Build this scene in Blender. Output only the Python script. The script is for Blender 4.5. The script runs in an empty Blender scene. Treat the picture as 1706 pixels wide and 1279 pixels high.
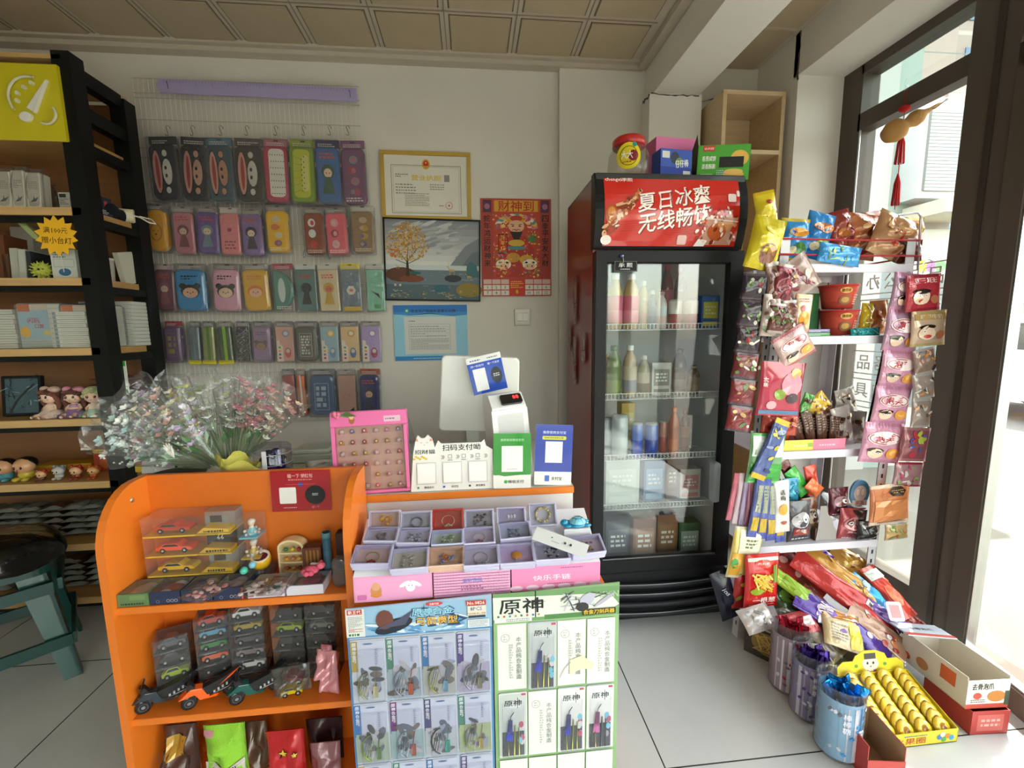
import bpy, math, random
from mathutils import Vector, Matrix, Euler
random.seed(7)
S=bpy.context.scene
COL=S.collection
PI=math.pi
def R(d): return math.radians(d)
# ---------------------------------------------------------------- camera, light, exposure
FPX,YAW,PITCH,ROLL,EYE=712.0,.0935,.1297,-.01292,1.2
_F=Vector((math.sin(YAW)*math.cos(PITCH),math.cos(YAW)*math.cos(PITCH),-math.sin(PITCH)))
_r=Vector((math.cos(YAW),-math.sin(YAW),0)); _u=_r.cross(_F)
_R=_r*math.cos(ROLL)+_u*math.sin(ROLL); _U=_u*math.cos(ROLL)-_r*math.sin(ROLL)
cd=bpy.data.cameras.new('camera'); cam=bpy.data.objects.new('camera',cd); COL.objects.link(cam)
cd.sensor_width=36; cd.lens=FPX/1706*36; cd.clip_start=.02; cd.clip_end=300
m=Matrix((_R,_U,-_F)).transposed().to_4x4(); m.translation=(0,0,EYE); cam.matrix_world=m
S.camera=cam
def at(px,py,Y=None,z=None,x=None):
    d=_F*FPX+_R*(px-853)+_U*(639.5-py)
    t=Y/d.y if Y is not None else ((z-EYE)/d.z if z is not None else x/d.x)
    return Vector((0,0,EYE))+d*t
S.view_settings.view_transform='Standard'; S.view_settings.look='None'
S.view_settings.gamma=1; S.view_settings.use_curve_mapping=False
S.view_settings.exposure=2.6
S.cycles.transparent_max_bounces=32
S.cycles.max_bounces=10; S.cycles.diffuse_bounces=6
w=bpy.data.worlds.new('sky'); S.world=w; w.use_nodes=True
nt=w.node_tree; nt.nodes.clear()
sk=nt.nodes.new('ShaderNodeTexSky'); sk.sky_type='NISHITA'; sk.sun_disc=False; sk.sun_elevation=R(58); sk.sun_rotation=R(20); sk.air_density=1.2; sk.dust_density=2
hs=nt.nodes.new('ShaderNodeHueSaturation'); hs.inputs['Saturation'].default_value=.45
bg=nt.nodes.new('ShaderNodeBackground'); bg.inputs['Strength'].default_value=.34
ow=nt.nodes.new('ShaderNodeOutputWorld'); nt.links.new(sk.outputs[0],hs.inputs['Color']); wm=nt.nodes.new('ShaderNodeMixRGB'); wm.blend_type='MULTIPLY'; wm.inputs[0].default_value=1; wm.inputs[2].default_value=(1.08,1.0,.88,1); nt.links.new(hs.outputs[0],wm.inputs[1]); nt.links.new(wm.outputs[0],bg.inputs[0]); nt.links.new(bg.outputs[0],ow.inputs[0])
sl=bpy.data.lights.new('sun','SUN'); sl.energy=2.8; sl.angle=R(.6); sl.color=(1,.95,.86)
so=bpy.data.objects.new('sun',sl); COL.objects.link(so)
so.rotation_euler=Vector((-.45,-.42,-1)).to_track_quat('-Z','Y').to_euler()
# ---------------------------------------------------------------- materials
def srgb(c):
    return tuple((x/12.92 if x<=.04045 else ((x+.055)/1.055)**2.4) for x in c[:3])
def hx(s):
    if not isinstance(s,str): return s
    s=NAMED.get(s,s); return srgb(tuple(int(s[i:i+2],16)/255 for i in(0,2,4)))
NAMED=dict(white='f2f0ea',black='141416',red='c8201c',orange='f27a18',yellow='f4cf1c',green='3aa03c',blue='1d48b8',
 lilac='c4bce4',pink='f08fb4',navy='1c2550',cream='efe0c0',brown='6a3c22',gray='8a8a88',dgray='3a3a3c',sky='5fb8e8',gold='c99a2e',
 teal='2f9a94',lime='b4d43a',purple='6a3f9c',maroon='6c1c20',skin='f0c0a0',silver='c4c6c8',lgray='c8c8c6',wood='c89858',lpink='f6c6d8',kraft='b98f60')
MATS={}
PAR=dict(paper=(.6,0,0,.0),board=(.6,0,0,.0),plastic=(.28,0,.2,0),gloss=(.12,0,.5,.0),film=(.2,.15,.3,.35),foil=(.25,.85,0,.5),metal=(.3,1,0,0),cloth=(.95,0,0,.4),
         wood=(.45,0,.05,0),skinny=(.5,0,0,0),orange=(.38,0,.15,0),leaf=(.45,0,0,.2),black=(.42,0,.0,0))
def mat(k):
    if k in MATS: return MATS[k]
    m=bpy.data.materials.new(k); m.use_nodes=True; MATS[k]=m
    n=m.node_tree.nodes; l=m.node_tree.links
    a=n.new('ShaderNodeAttribute'); a.attribute_name='Col'
    if k in('clear','glass'):
        n.remove(n['Principled BSDF'])
        tr=n.new('ShaderNodeBsdfTransparent'); gl=n.new('ShaderNodeBsdfGlossy'); gl.inputs['Roughness'].default_value=.02 if k=='glass' else .12
        lw=n.new('ShaderNodeFresnel'); geo=n.new('ShaderNodeNewGeometry'); im=n.new('ShaderNodeMapRange'); im.inputs['To Min'].default_value=1.45; im.inputs['To Max'].default_value=1/1.45; l.new(geo.outputs['Backfacing'],im.inputs[0]); l.new(im.outputs[0],lw.inputs['IOR'])
        mp=n.new('ShaderNodeMapRange'); mp.inputs['To Min'].default_value=.03; mp.inputs['To Max'].default_value=.95
        l.new(lw.outputs[0],mp.inputs[0])
        mx=n.new('ShaderNodeMixShader'); l.new(a.outputs['Color'],tr.inputs[0])
        l.new(mp.outputs[0],mx.inputs[0]); l.new(tr.outputs[0],mx.inputs[1]); l.new(gl.outputs[0],mx.inputs[2])
        if k=='clear':
            tx=n.new('ShaderNodeTexNoise'); tx.inputs['Scale'].default_value=35; tc=n.new('ShaderNodeTexCoord'); l.new(tc.outputs['Object'],tx.inputs[0])
            b=n.new('ShaderNodeBump'); b.inputs['Strength'].default_value=.5; b.inputs['Distance'].default_value=.01; l.new(tx.outputs[0],b.inputs['Height']); l.new(b.outputs[0],gl.inputs['Normal']); l.new(b.outputs[0],lw.inputs['Normal'])
            df=n.new('ShaderNodeBsdfDiffuse'); m2=n.new('ShaderNodeMixShader'); m2.inputs[0].default_value=.045; l.new(mx.outputs[0],m2.inputs[1]); l.new(df.outputs[0],m2.inputs[2]); mx=m2
        l.new(mx.outputs[0],n['Material Output'].inputs[0]); return m
    p=n['Principled BSDF']
    if k=='emit':
        l.new(a.outputs['Color'],p.inputs['Emission Color']); p.inputs['Emission Strength'].default_value=1.2; l.new(a.outputs['Color'],p.inputs['Base Color']); return m
    rough,metal,coat,bump=PAR[k]
    p.inputs['Roughness'].default_value=rough; p.inputs['Metallic'].default_value=metal; p.inputs['Coat Weight'].default_value=coat
    if k=='black': p.inputs['Specular IOR Level'].default_value=.2
    tc=n.new('ShaderNodeTexCoord'); tx=n.new('ShaderNodeTexNoise'); l.new(tc.outputs['Object'],tx.inputs[0])
    tx.inputs['Scale'].default_value=12; tx.inputs['Detail'].default_value=3
    mr=n.new('ShaderNodeMapRange'); mr.inputs['To Min'].default_value=.93; mr.inputs['To Max'].default_value=1.05
    if k=='wood':
        mpg=n.new('ShaderNodeMapping'); mpg.inputs['Scale'].default_value=(2,14,26); l.new(tc.outputs['Object'],mpg.inputs[0]); l.new(mpg.outputs[0],tx.inputs[0]); tx.inputs['Scale'].default_value=3
        mr.inputs['To Min'].default_value=.75; mr.inputs['To Max'].default_value=1.15
    l.new(tx.outputs[0],mr.inputs[0])
    vm=n.new('ShaderNodeVectorMath'); vm.operation='SCALE'; l.new(a.outputs['Color'],vm.inputs[0]); l.new(mr.outputs[0],vm.inputs['Scale']); l.new(vm.outputs[0],p.inputs['Base Color'])
    if bump:
        b=n.new('ShaderNodeBump'); b.inputs['Strength'].default_value=bump; b.inputs['Distance'].default_value=.006
        t2=n.new('ShaderNodeTexNoise'); t2.inputs['Scale'].default_value=300 if k=='cloth' else 45; t2.inputs['Distortion'].default_value=.6; l.new(tc.outputs['Object'],t2.inputs[0])
        l.new(t2.outputs[0],b.inputs['Height']); l.new(b.outputs[0],p.inputs['Normal'])
    return m
# ---------------------------------------------------------------- text cache
_T={}
def textmesh(s,bold=True):
    if (s,bold) in _T: return _T[s,bold]
    cu=bpy.data.curves.new('t','FONT'); cu.body=s; cu.resolution_u=1; cu.align_x='CENTER'; cu.align_y='CENTER'; cu.offset=0
    o=bpy.data.objects.new('t',cu); COL.objects.link(o)
    me=o.to_mesh()
    v=[tuple(p.co) for p in me.vertices]; f=[tuple(p.vertices) for p in me.polygons]
    o.to_mesh_clear(); bpy.data.objects.remove(o); bpy.data.curves.remove(cu)
    if v:
        x0=min(p[0] for p in v);x1=max(p[0] for p in v);y0=min(p[1] for p in v);y1=max(p[1] for p in v)
        v=[(p[0]-(x0+x1)/2,p[1]-(y0+y1)/2) for p in v]; wd,ht=x1-x0,y1-y0
    else: wd=ht=1
    _T[s,bold]=(v,f,wd,ht); return _T[s,bold]
# ---------------------------------------------------------------- mesh builder
def rrect(w,h,r,n=5,cx=0,cz=0):
    r=min(r,w/2-1e-4,h/2-1e-4); P=[]
    for (sx,sz,a0) in((1,-1,-90),(1,1,0),(-1,1,90),(-1,-1,180)):
        for i in range(n+1):
            a=R(a0+90*i/n); P.append((cx+sx*(w/2-r)+r*math.cos(a),cz+sz*(h/2-r)+r*math.sin(a)))
    return P
def ell(cx,cz,rx,rz,n=20,rot=0):
    P=[]
    for i in range(n):
        a=2*PI*i/n; x,z=rx*math.cos(a),rz*math.sin(a); P.append((cx+x*math.cos(rot)-z*math.sin(rot),cz+x*math.sin(rot)+z*math.cos(rot)))
    return P
def starp(cx,cz,ro,ri,n,rot=0): return [(cx+(ro if i%2==0 else ri)*math.sin(PI*i/n+rot),cz+(ro if i%2==0 else ri)*math.cos(PI*i/n+rot)) for i in range(2*n)]
class MB:
    def __init__(s,kind='paper'):
        s.v=[];s.f=[];s.c=[];s.m=[];s.sm=[];s.kinds=[];s.M=Matrix();s.k=kind;s.ly=0;s.xt=0;s.surf=None;s.plane(0)
    def eps(s): return s.xt+.0003+.00008*min(s.ly,24)+.000003*s.ly
    def plane(s,y0): s.surf=lambda u,w,e:(u,y0-e,w); s.ly=0; s.xt=0; return s
    def top(s,z0): s.surf=lambda u,w,e:(u,w,z0+e); s.ly=0; return s
    def side(s,x0,sg=1): s.surf=lambda u,w,e:(x0+sg*e,u*sg,w); s.ly=0; return s
    def add(s,v,f,col,smooth=False):
        b=len(s.v); s.v+=[s.M@Vector(p) for p in v]
        if s.k not in s.kinds: s.kinds.append(s.k)
        ki=s.kinds.index(s.k); multi=isinstance(col,list)
        if not multi: col=hx(col)
        for i,q in enumerate(f):
            s.f.append([b+j for j in q]); s.c.append(hx(col[i]) if multi else col); s.m.append(ki); s.sm.append(smooth)
        return s
    def box(s,x0,x1,y0,y1,z0,z1,col,bev=0):
        if bev:
            h=bev; v=[];
            for z,i in((z0,h),(z0+h,0),(z1-h,0),(z1,h)):
                v+=[(x0+i,y0+i,z),(x1-i,y0+i,z),(x1-i,y1-i,z),(x0+i,y1-i,z)]
            f=[(3,2,1,0),(12,13,14,15)]
            for k in range(3):
                for j in range(4): f.append((4*k+j,4*k+(j+1)%4,4*k+4+(j+1)%4,4*k+4+j))
            return s.add(v,f,col)
        return s.add([(x0,y0,z0),(x1,y0,z0),(x1,y1,z0),(x0,y1,z0),(x0,y0,z1),(x1,y0,z1),(x1,y1,z1),(x0,y1,z1)],
            [(3,2,1,0),(4,5,6,7),(0,1,5,4),(1,2,6,5),(2,3,7,6),(3,0,4,7)],col)
    def hexa(s,p,col): return s.add(p,[(3,2,1,0),(4,5,6,7),(0,1,5,4),(1,2,6,5),(2,3,7,6),(3,0,4,7)],col)
    def slab(s,P,y0,y1,col,bev=0,smooth=False):      # outline in x,z extruded along y, front (y0) edge eased
        n=len(P); cx=sum(p[0] for p in P)/n; cz=sum(p[1] for p in P)/n
        ex=max(abs(p[0]-cx) for p in P); ez=max(abs(p[1]-cz) for p in P)
        def ins(b): return [((p[0]-cx)*(1-b/ex)+cx,(p[1]-cz)*(1-b/ez)+cz) for p in P]
        rings=[(y1,0)]
        if bev: rings+=[(y0+bev,0),(y0+bev*.3,bev*.3),(y0,bev)]
        else: rings+=[(y0,0)]
        v=[]
        for y,b in rings: v+=[(x,y,z) for x,z in ins(b)]
        f=[tuple(range(n-1,-1,-1))]; k=len(rings)-1
        sg=f[0]; f=[tuple(range(n))]
        for r in range(k):
            for j in range(n): f.append((r*n+(j+1)%n,r*n+j,(r+1)*n+j,(r+1)*n+(j+1)%n))
        f.append(tuple(k*n+j for j in range(n-1,-1,-1)))
        f=[tuple(reversed(q)) for q in f]
        s.add(v,f,col,smooth); return s.plane(y0)
    def lathe(s,prof,col,seg=20,cap=True):
        v=[];f=[];n=len(prof)
        for r,z in prof: v+=[(r*math.cos(2*PI*i/seg),r*math.sin(2*PI*i/seg),z) for i in range(seg)]
        cl=[]
        for k in range(n-1):
            for j in range(seg): f.append((k*seg+j,k*seg+(j+1)%seg,(k+1)*seg+(j+1)%seg,(k+1)*seg+j)); cl.append(col[k] if isinstance(col,list) else col)
        if cap:
            f.append(tuple(range(seg-1,-1,-1))); f.append(tuple((n-1)*seg+j for j in range(seg))); cl+=[cl[0],cl[-1]]
        return s.add(v,f,[hx(c) for c in cl],True)
    def ball(s,c,r,col,seg=12,rings=8):
        if not isinstance(r,(tuple,list)): r=(r,r,r)
        v=[];f=[]
        for k in range(rings+1):
            t=PI*k/rings
            for j in range(seg): v.append((c[0]+r[0]*math.sin(t)*math.cos(2*PI*j/seg),c[1]+r[1]*math.sin(t)*math.sin(2*PI*j/seg),c[2]-r[2]*math.cos(t)))
        for k in range(rings):
            for j in range(seg): f.append((k*seg+j,k*seg+(j+1)%seg,(k+1)*seg+(j+1)%seg,(k+1)*seg+j))
        return s.add(v,f,col,True)
    def tube(s,pts,r,col,seg=6,close=False):
        pts=[Vector(p) for p in pts]; v=[];f=[];n=len(pts); up=Vector((.31,.22,.93))
        for i,p in enumerate(pts):
            t=(pts[(i+1)%n]-pts[i-1]) if close else (pts[min(i+1,n-1)]-pts[max(i-1,0)])
            t.normalize(); a=t.cross(up); a.normalize(); b=t.cross(a); rr=r[i] if isinstance(r,(list,tuple)) else r
            for j in range(seg): q=2*PI*j/seg; v.append(tuple(p+(a*math.cos(q)+b*math.sin(q))*rr))
        for i in range(n if close else n-1):
            for j in range(seg): f.append((i*seg+j,i*seg+(j+1)%seg,((i+1)%n)*seg+(j+1)%seg,((i+1)%n)*seg+j))
        if not close: f+=[tuple(range(seg)),tuple((n-1)*seg+j for j in range(seg-1,-1,-1))]
        return s.add(v,f,col,True)
    def pouch(s,w,h,t,col,crimp='silver',crin=.0,nx=8,nz=12,wr=.0,seed=0,gus=False):   # stands on z=0, centred on x
        rd=random.Random(seed); ph=[rd.uniform(0,6) for _ in range(4)]
        cr=.055
        def th(u,q):
            if q<cr or q>1-cr: return .0012
            k=(q-cr)/(1-2*cr); e=math.sin(PI*k)**.55; g=max(0,1-abs(2*u-1)**2.6)**.6
            return .0012+t/2*e*g*(1+wr*math.sin(9*u+7*q+ph[0])*.35+wr*.3*math.sin(17*q-6*u+ph[1]))
        def wx(u,q): 
            k=1-.05*math.sin(PI*q) ; return (u-.5)*w*k
        v=[];f=[];cl=[]
        for sg in(-1,1):
            for i in range(nz+1):
                for j in range(nx+1):
                    u,q=j/nx,i/nz; v.append((wx(u,q),sg*th(u,q),q*h))
        N=(nx+1)*(nz+1)
        for sg in(0,1):
            for i in range(nz):
                for j in range(nx):
                    a=sg*N+i*(nx+1)+j; q=(a,a+1,a+nx+2,a+nx+1); f.append(q if sg==0 else q[::-1])
                    cl.append(hx(crimp) if crimp and(i==0 or i==nz-1) else hx(col))
        for i in range(nz):
            for j in(0,nx):
                a=i*(nx+1)+j; f.append((a,a+nx+1,a+nx+1+N,a+N)); cl.append(hx(col))
        s.add(v,f,cl,True)
        s.surf=lambda u,z,e:(u,-th(min(.999,max(.001,u/w+.5)),min(.999,max(.001,z/h)))-e-.0016,z); s.ly=0
        return s
    # ---- flat marks on the current surface
    def dpoly(s,P,col,grid=0):
        s.ly+=1; e=s.eps()
        v=[s.surf(u,w,e) for u,w in P]; 
        n=len(P); cu=sum(p[0] for p in P)/n; cw=sum(p[1] for p in P)/n; v.append(s.surf(cu,cw,e))
        return s.add(v,[(n,j,(j+1)%n) for j in range(n)],col)
    def rect(s,u0,u1,w0,w1,col,rot=0):
        c,d=(u0+u1)/2,(w0+w1)/2; P=[(u0,w0),(u1,w0),(u1,w1),(u0,w1)]
        if rot: P=[(c+(a-c)*math.cos(rot)-(b-d)*math.sin(rot),d+(a-c)*math.sin(rot)+(b-d)*math.cos(rot)) for a,b in P]
        return s.dpoly(P,col)
    def grect(s,u0,u1,w0,w1,col,nu=4,nw=4):      # rect following a curved surface
        s.ly+=1; e=s.eps(); v=[];f=[]
        for i in range(nw+1):
            for j in range(nu+1): v.append(s.surf(u0+(u1-u0)*j/nu,w0+(w1-w0)*i/nw,e))
        for i in range(nw):
            for j in range(nu): a=i*(nu+1)+j; f.append((a,a+1,a+nu+2,a+nu+1))
        return s.add(v,f,col)
    def dot(s,u,w,ru,rw,col,n=14,rot=0): return s.dpoly(ell(u,w,ru,rw,n,rot),col)
    def line(s,pts,wd,col):
        s.ly+=1; e=s.eps(); v=[];f=[]
        for i in range(len(pts)-1):
            (a,b),(c,d)=pts[i],pts[i+1]; L=math.hypot(c-a,d-b) or 1; nx,nz=-(d-b)/L*wd/2,(c-a)/L*wd/2; k=len(v)
            v+=[s.surf(a+nx,b+nz,e),s.surf(a-nx,b-nz,e),s.surf(c-nx,d-nz,e),s.surf(c+nx,d+nz,e)]; f.append((k,k+1,k+2,k+3))
        return s.add(v,f,col)
    def ring(s,u,w,r,wd,col,n=24,rz=None): 
        rz=rz or r; return s.line([(u+r*math.cos(2*PI*i/n),w+rz*math.sin(2*PI*i/n)) for i in range(n+1)],wd,col)
    def frame(s,u0,u1,w0,w1,wd,col): return s.line([(u0,w0),(u1,w0),(u1,w1),(u0,w1),(u0,w0)],wd,col)
    def star(s,u,w,r,col,n=5,ri=None,rot=0): return s.dpoly(starp(u,w,r,ri or r*.45,n,rot),col)
    def rrect(s,u0,u1,w0,w1,r,col): return s.dpoly(rrect(u1-u0,w1-w0,r,3,(u0+u1)/2,(w0+w1)/2),col)
    def text(s,t,u,w,ht,col,width=None,rot=0,bold=True,shear=0,mirror=False,vertical=False):
        if vertical:
            for i,ch in enumerate(t): s.text(ch,u,w-i*ht*1.12,ht,col,bold=bold)
            return s
        V,F,wd,h=textmesh(t,bold)
        if not V: return s
        k=ht/h if len(t)>0 else 1; kx=(width/wd) if width else k
        s.ly+=1; s.xt+=.00005; q=ht*.018
        for n_,(ox,oy) in enumerate(((-q,q*.6),(q,-q*.6),(0,0)) if bold else ((0,0),)):
            e=s.eps()+n_*.000015; v=[]
            for x,y in V:
                x,y=x*kx+ox,y*k+oy; x+=shear*y
                if mirror: x=-x
                v.append(s.surf(u+x*math.cos(rot)-y*math.sin(rot),w+x*math.sin(rot)+y*math.cos(rot),e))
            s.add(v,F,col)
        return s
    def scrib(s,u0,u1,w0,w1,n,col,seed=0,fill=.5):   # rows of tiny print too small to read
        rd=random.Random(seed); s.ly+=1; e=s.eps(); v=[];f=[]; dh=(w1-w0)/n
        for i in range(n):
            x=u0; y=w1-(i+.5)*dh; end=u1 if rd.random()<.7 else u0+(u1-u0)*rd.uniform(.4,.9)
            while x<end:
                l=dh*rd.uniform(.4,1.1); l=min(l,end-x); k=len(v)
                v+=[s.surf(x,y-dh*fill/2,e),s.surf(x+l,y-dh*fill/2,e),s.surf(x+l,y+dh*fill/2,e),s.surf(x,y+dh*fill/2,e)]; f.append((k,k+1,k+2,k+3)); x+=l+dh*.3
        return s.add(v,f,col)
    def build(s,name,parent=None,loc=None):
        me=bpy.data.meshes.new(name); me.from_pydata([tuple(p) for p in s.v],[],s.f)
        for k in s.kinds: me.materials.append(k if not isinstance(k,str) else mat(k))
        me.polygons.foreach_set('material_index',s.m); me.polygons.foreach_set('use_smooth',s.sm)
        ca=me.color_attributes.new('Col','FLOAT_COLOR','CORNER'); d=[]
        for p,c in zip(me.polygons,s.c): d+=[c[0],c[1],c[2],1.0]*p.loop_total
        ca.data.foreach_set('color',d); me.update()
        o=bpy.data.objects.new(name,me); COL.objects.link(o)
        if parent: o.parent=parent
        if loc: o.location=loc
        return o
def _wc(l):
    if len(l.split())>16 or len(l.split())<4: print('LABEL',len(l.split()),l)
def thing(name,label,cat,loc=(0,0,0),rot=(0,0,0),group=None,sc=1):
    o=bpy.data.objects.new(name,None); COL.objects.link(o); o.location=loc; o.rotation_euler=[R(a) for a in rot]; o.scale=(sc,sc,sc)
    o.empty_display_size=.02; o['label']=label; o['category']=cat; _wc(label or 'a b c d')
    if group: o['group']=group
    return o
def tag(o,label,cat,group=None,kind=None):
    if label: o['label']=label; _wc(label)
    if cat: o['category']=cat
    if group: o['group']=group
    if kind: o['kind']=kind
    return o
def single(b,name,label,cat,loc=(0,0,0),rot=(0,0,0),group=None):
    o=b.build(name); o.location=loc; o.rotation_euler=[R(a) for a in rot]; return tag(o,label,cat,group)
def struct(b,name,parent=None):
    o=b.build(name,parent); o['kind']='structure'; return o
# ================================================================ the room
XL,XR,YB,YF,ZC=-3.0,1.71,2.25,-2.6,2.48
def bmat(name,fn):
    m=bpy.data.materials.new(name); m.use_nodes=True; fn(m.node_tree.nodes,m.node_tree.links,m.node_tree.nodes['Principled BSDF']); MATS[name]=m; return m
def _floor(n,l,p):
    tc=n.new('ShaderNodeTexCoord'); mp=n.new('ShaderNodeMapping'); l.new(tc.outputs['Object'],mp.inputs[0]); mp.inputs['Location'].default_value=(.1,-.38,0)
    b=n.new('ShaderNodeTexBrick'); b.offset=0; b.inputs['Scale'].default_value=1; b.inputs['Brick Width'].default_value=.6; b.inputs['Row Height'].default_value=.6; b.inputs['Mortar Size'].default_value=.0022; b.inputs['Mortar Smooth'].default_value=.1
    b.inputs['Color1'].default_value=(.60,.61,.60,1); b.inputs['Color2'].default_value=(.63,.64,.63,1); b.inputs['Mortar'].default_value=(.05,.05,.045,1)
    l.new(mp.outputs[0],b.inputs[0]); t=n.new('ShaderNodeTexNoise'); t.inputs['Scale'].default_value=5; t.inputs['Detail'].default_value=6; l.new(tc.outputs['Object'],t.inputs[0])
    mx=n.new('ShaderNodeMixRGB'); mx.blend_type='MULTIPLY'; mx.inputs[0].default_value=.18; l.new(b.outputs[0],mx.inputs[1]); l.new(t.outputs[0],mx.inputs[2]); l.new(mx.outputs[0],p.inputs['Base Color'])
    p.inputs['Roughness'].default_value=.22
bmat('floor_tile',_floor)
def _wall(c):
    def g(n,l,p):
        tc=n.new('ShaderNodeTexCoord'); t=n.new('ShaderNodeTexNoise'); t.inputs['Scale'].default_value=2.2; t.inputs['Detail'].default_value=7; l.new(tc.outputs['Object'],t.inputs[0])
        r=n.new('ShaderNodeValToRGB'); r.color_ramp.elements[0].position=.3; r.color_ramp.elements[0].color=(*[x*.93 for x in c],1); r.color_ramp.elements[1].position=.6; r.color_ramp.elements[1].color=(*c,1)
        l.new(t.outputs[0],r.inputs[0]); l.new(r.outputs[0],p.inputs['Base Color']); p.inputs['Roughness'].default_value=.75
        t2=n.new('ShaderNodeTexNoise'); t2.inputs['Scale'].default_value=60; l.new(tc.outputs['Object'],t2.inputs[0]); b=n.new('ShaderNodeBump'); b.inputs['Strength'].default_value=.08; l.new(t2.outputs[0],b.inputs['Height']); l.new(b.outputs[0],p.inputs['Normal'])
    return g
bmat('plaster',_wall((.66,.63,.57))); bmat('plaster_white',_wall((.76,.73,.67))); bmat('panel_cream',_wall((.50,.44,.35)))
b=MB('floor_tile'); b.box(XL,XR+.1,YF,YB,-.1,0,'gray'); struct(b,'floor')
b=MB('plaster'); b.box(XL-.1,.459,YB,YB+.12,0,2.7,'white'); b.box(.459,XR+.1,YB-.035,YB+.12,0,2.7,'white'); struct(b,'wall_back')
b=MB('plaster'); b.box(XL-.1,XL,YF,YB,0,2.7,'white'); struct(b,'wall_left')
b=MB('plaster'); b.box(XL-.1,-.6,YF-.1,YF,0,2.7,'white'); b.box(-.6,XR+.1,YF-.1,YF,2.3,2.7,'white'); b.box(-.6,XR+.1,YF-.1,YF,0,.12,'white'); struct(b,'wall_front')  # right part left open for a window added to brighten the counter
b=MB('black')
for x in(-.6,.52,1.65): b.box(x,x+.06,YF-.08,YF-.01,.12,2.3,'4a423c')
b.box(-.6,1.71,YF-.08,YF-.01,2.02,2.08,'4a423c'); struct(b,'added_window_frame')
b=MB('glass'); b.box(-.55,1.66,YF-.05,YF-.045,.12,2.3,'f6faf8'); struct(b,'added_window')  # frame and pane added out of view to let more daylight in
b=MB('panel_cream'); b.box(XL,XR+.1,YF,YB,ZC,ZC+.1,'white')
xs=[-2.99+.3*i+.005 for i in range(13)]
b.k='paper'
for i in range(-14,2):
    for j in range(-17,0):
        x0=.522+.3*i; y0=2.23+.3*j
        if x0<XL or x0>.6: continue
        g=.018
        for (a,c,d,e) in((x0+g,x0+.3-g,y0+g,y0+g+.004),(x0+g,x0+.3-g,y0+.3-g-.004,y0+.3-g),(x0+g,x0+g+.004,y0+g,y0+.3-g),(x0+.3-g-.004,x0+.3-g,y0+g,y0+.3-g)):
            b.box(a,c,d,e,ZC-.002,ZC,'75654e')
        for (a,c,d,e) in((x0,x0+.3,y0-.002,y0+.002),(x0-.002,x0+.002,y0,y0+.3)): b.box(a,c,d,e,ZC-.003,ZC,'8d7e66')
        b.box(x0+g+.006,x0+.3-g-.006,y0+g+.006,y0+.3-g-.006,ZC-.006,ZC,'b0a084')
for x0,x1 in((1.13,1.47),):
    for j in range(8):
        y0=1.93-.3*j; b.box(x0+.02,x1-.02,y0,y0+.28,ZC-.006,ZC,'b0a084')
struct(b,'ceiling')
b=MB('panel_cream'); b.box(XL,.87,YB-.05,YB,ZC-.035,ZC,'white'); b.box(XL,.86,YB-.075,YB-.05,ZC-.015,ZC,'white'); b.box(.845,.89,YF,YB,ZC-.03,ZC,'white'); struct(b,'trim_1')
# beams and pillars
b=MB('plaster_white'); b.box(.892,1.122,YF,YB-.03,2.30,ZC+.02,'white'); struct(b,'trim_2')
b=MB('plaster_white'); b.box(.875,1.135,2.12,YB-.03,0,2.30,'white'); struct(b,'trim_3')
b=MB('plaster_white'); b.box(1.478,XR+.03,YF,1.96,2.30,ZC+.02,'white'); struct(b,'trim_4')
b=MB('plaster_white'); b.box(1.478,XR+.03,1.93,YB-.03,0,ZC,'white'); struct(b,'trim_5')
# storefront frames (dark anodised)
FR='574e47'
b=MB('black')
b.box(1.70,1.78,1.83,1.93,0,2.3,FR); b.box(1.70,1.76,1.30,1.84,2.03,2.10,FR)
b.box(1.69,1.80,1.27,1.41,0,2.5,FR,.004); b.box(1.685,1.70,1.315,1.335,0,2.5,'3c3530')
b.box(1.70,1.76,1.40,1.84,.10,.17,FR); b.box(1.70,1.78,1.40,1.84,2.26,2.32,FR)
b.k='metal'; b.box(1.70,1.703,1.822,1.828,.17,2.03,'silver'); b.k='black'
struct(b,'window_1_frame')
b=MB('glass'); b.box(1.738,1.744,1.40,1.84,.17,2.04,'f6faf8'); b.box(1.738,1.744,1.40,1.84,2.09,2.27,'dfe8e4')
g1=struct(b,'window_1')
b=MB('black')
for y in(-.62,-1.7,-2.55): b.box(1.69,1.80,y-.05,y+.05,0,2.5,FR)
b.box(1.70,1.76,-2.6,1.28,2.06,2.13,FR); b.box(1.70,1.76,-2.6,-.55,0,.1,FR); b.box(1.70,1.78,-2.6,1.28,2.26,2.32,FR)
struct(b,'window_2_frame')
b=MB('glass'); b.box(1.738,1.744,-2.6,-.6,.1,2.07,'f6faf8'); b.box(1.738,1.744,-2.6,1.28,2.12,2.27,'dfe8e4')
struct(b,'window_2')
# open door leaf: hinged on the post, swung inwards
d=thing('door_1','','',(1.70,1.26,0)); del d['label']; del d['category']; d['kind']='structure'
dv=Vector((-.19,-.80)).normalized(); d.rotation_euler=(0,0,math.atan2(dv.y,dv.x))
b=MB('black'); b.box(0,.92,-.02,.02,.01,.09,'5a4a40',.003); b.box(0,.07,-.02,.02,.01,2.04,FR,.003); b.box(.85,.92,-.02,.02,.01,2.04,FR,.003); b.box(0,.92,-.02,.02,1.96,2.04,FR,.003)
b.k='metal'; b.box(.07,.076,-.015,.015,.09,1.96,'silver'); b.box(.07,.85,-.015,.015,.09,.097,'silver')
o=b.build('door_frame',d); o['kind']='structure'
b=MB('glass'); b.box(.07,.85,-.004,.004,.09,1.96,'f6faf8'); o=b.build('door_glass',d); o['kind']='structure'
b=MB('black'); b.box(1.70,1.86,-.62,1.28,0,.012,'5a4a40'); struct(b,'trim_6')
rd=random.Random(5)
b=MB('paper')
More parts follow.
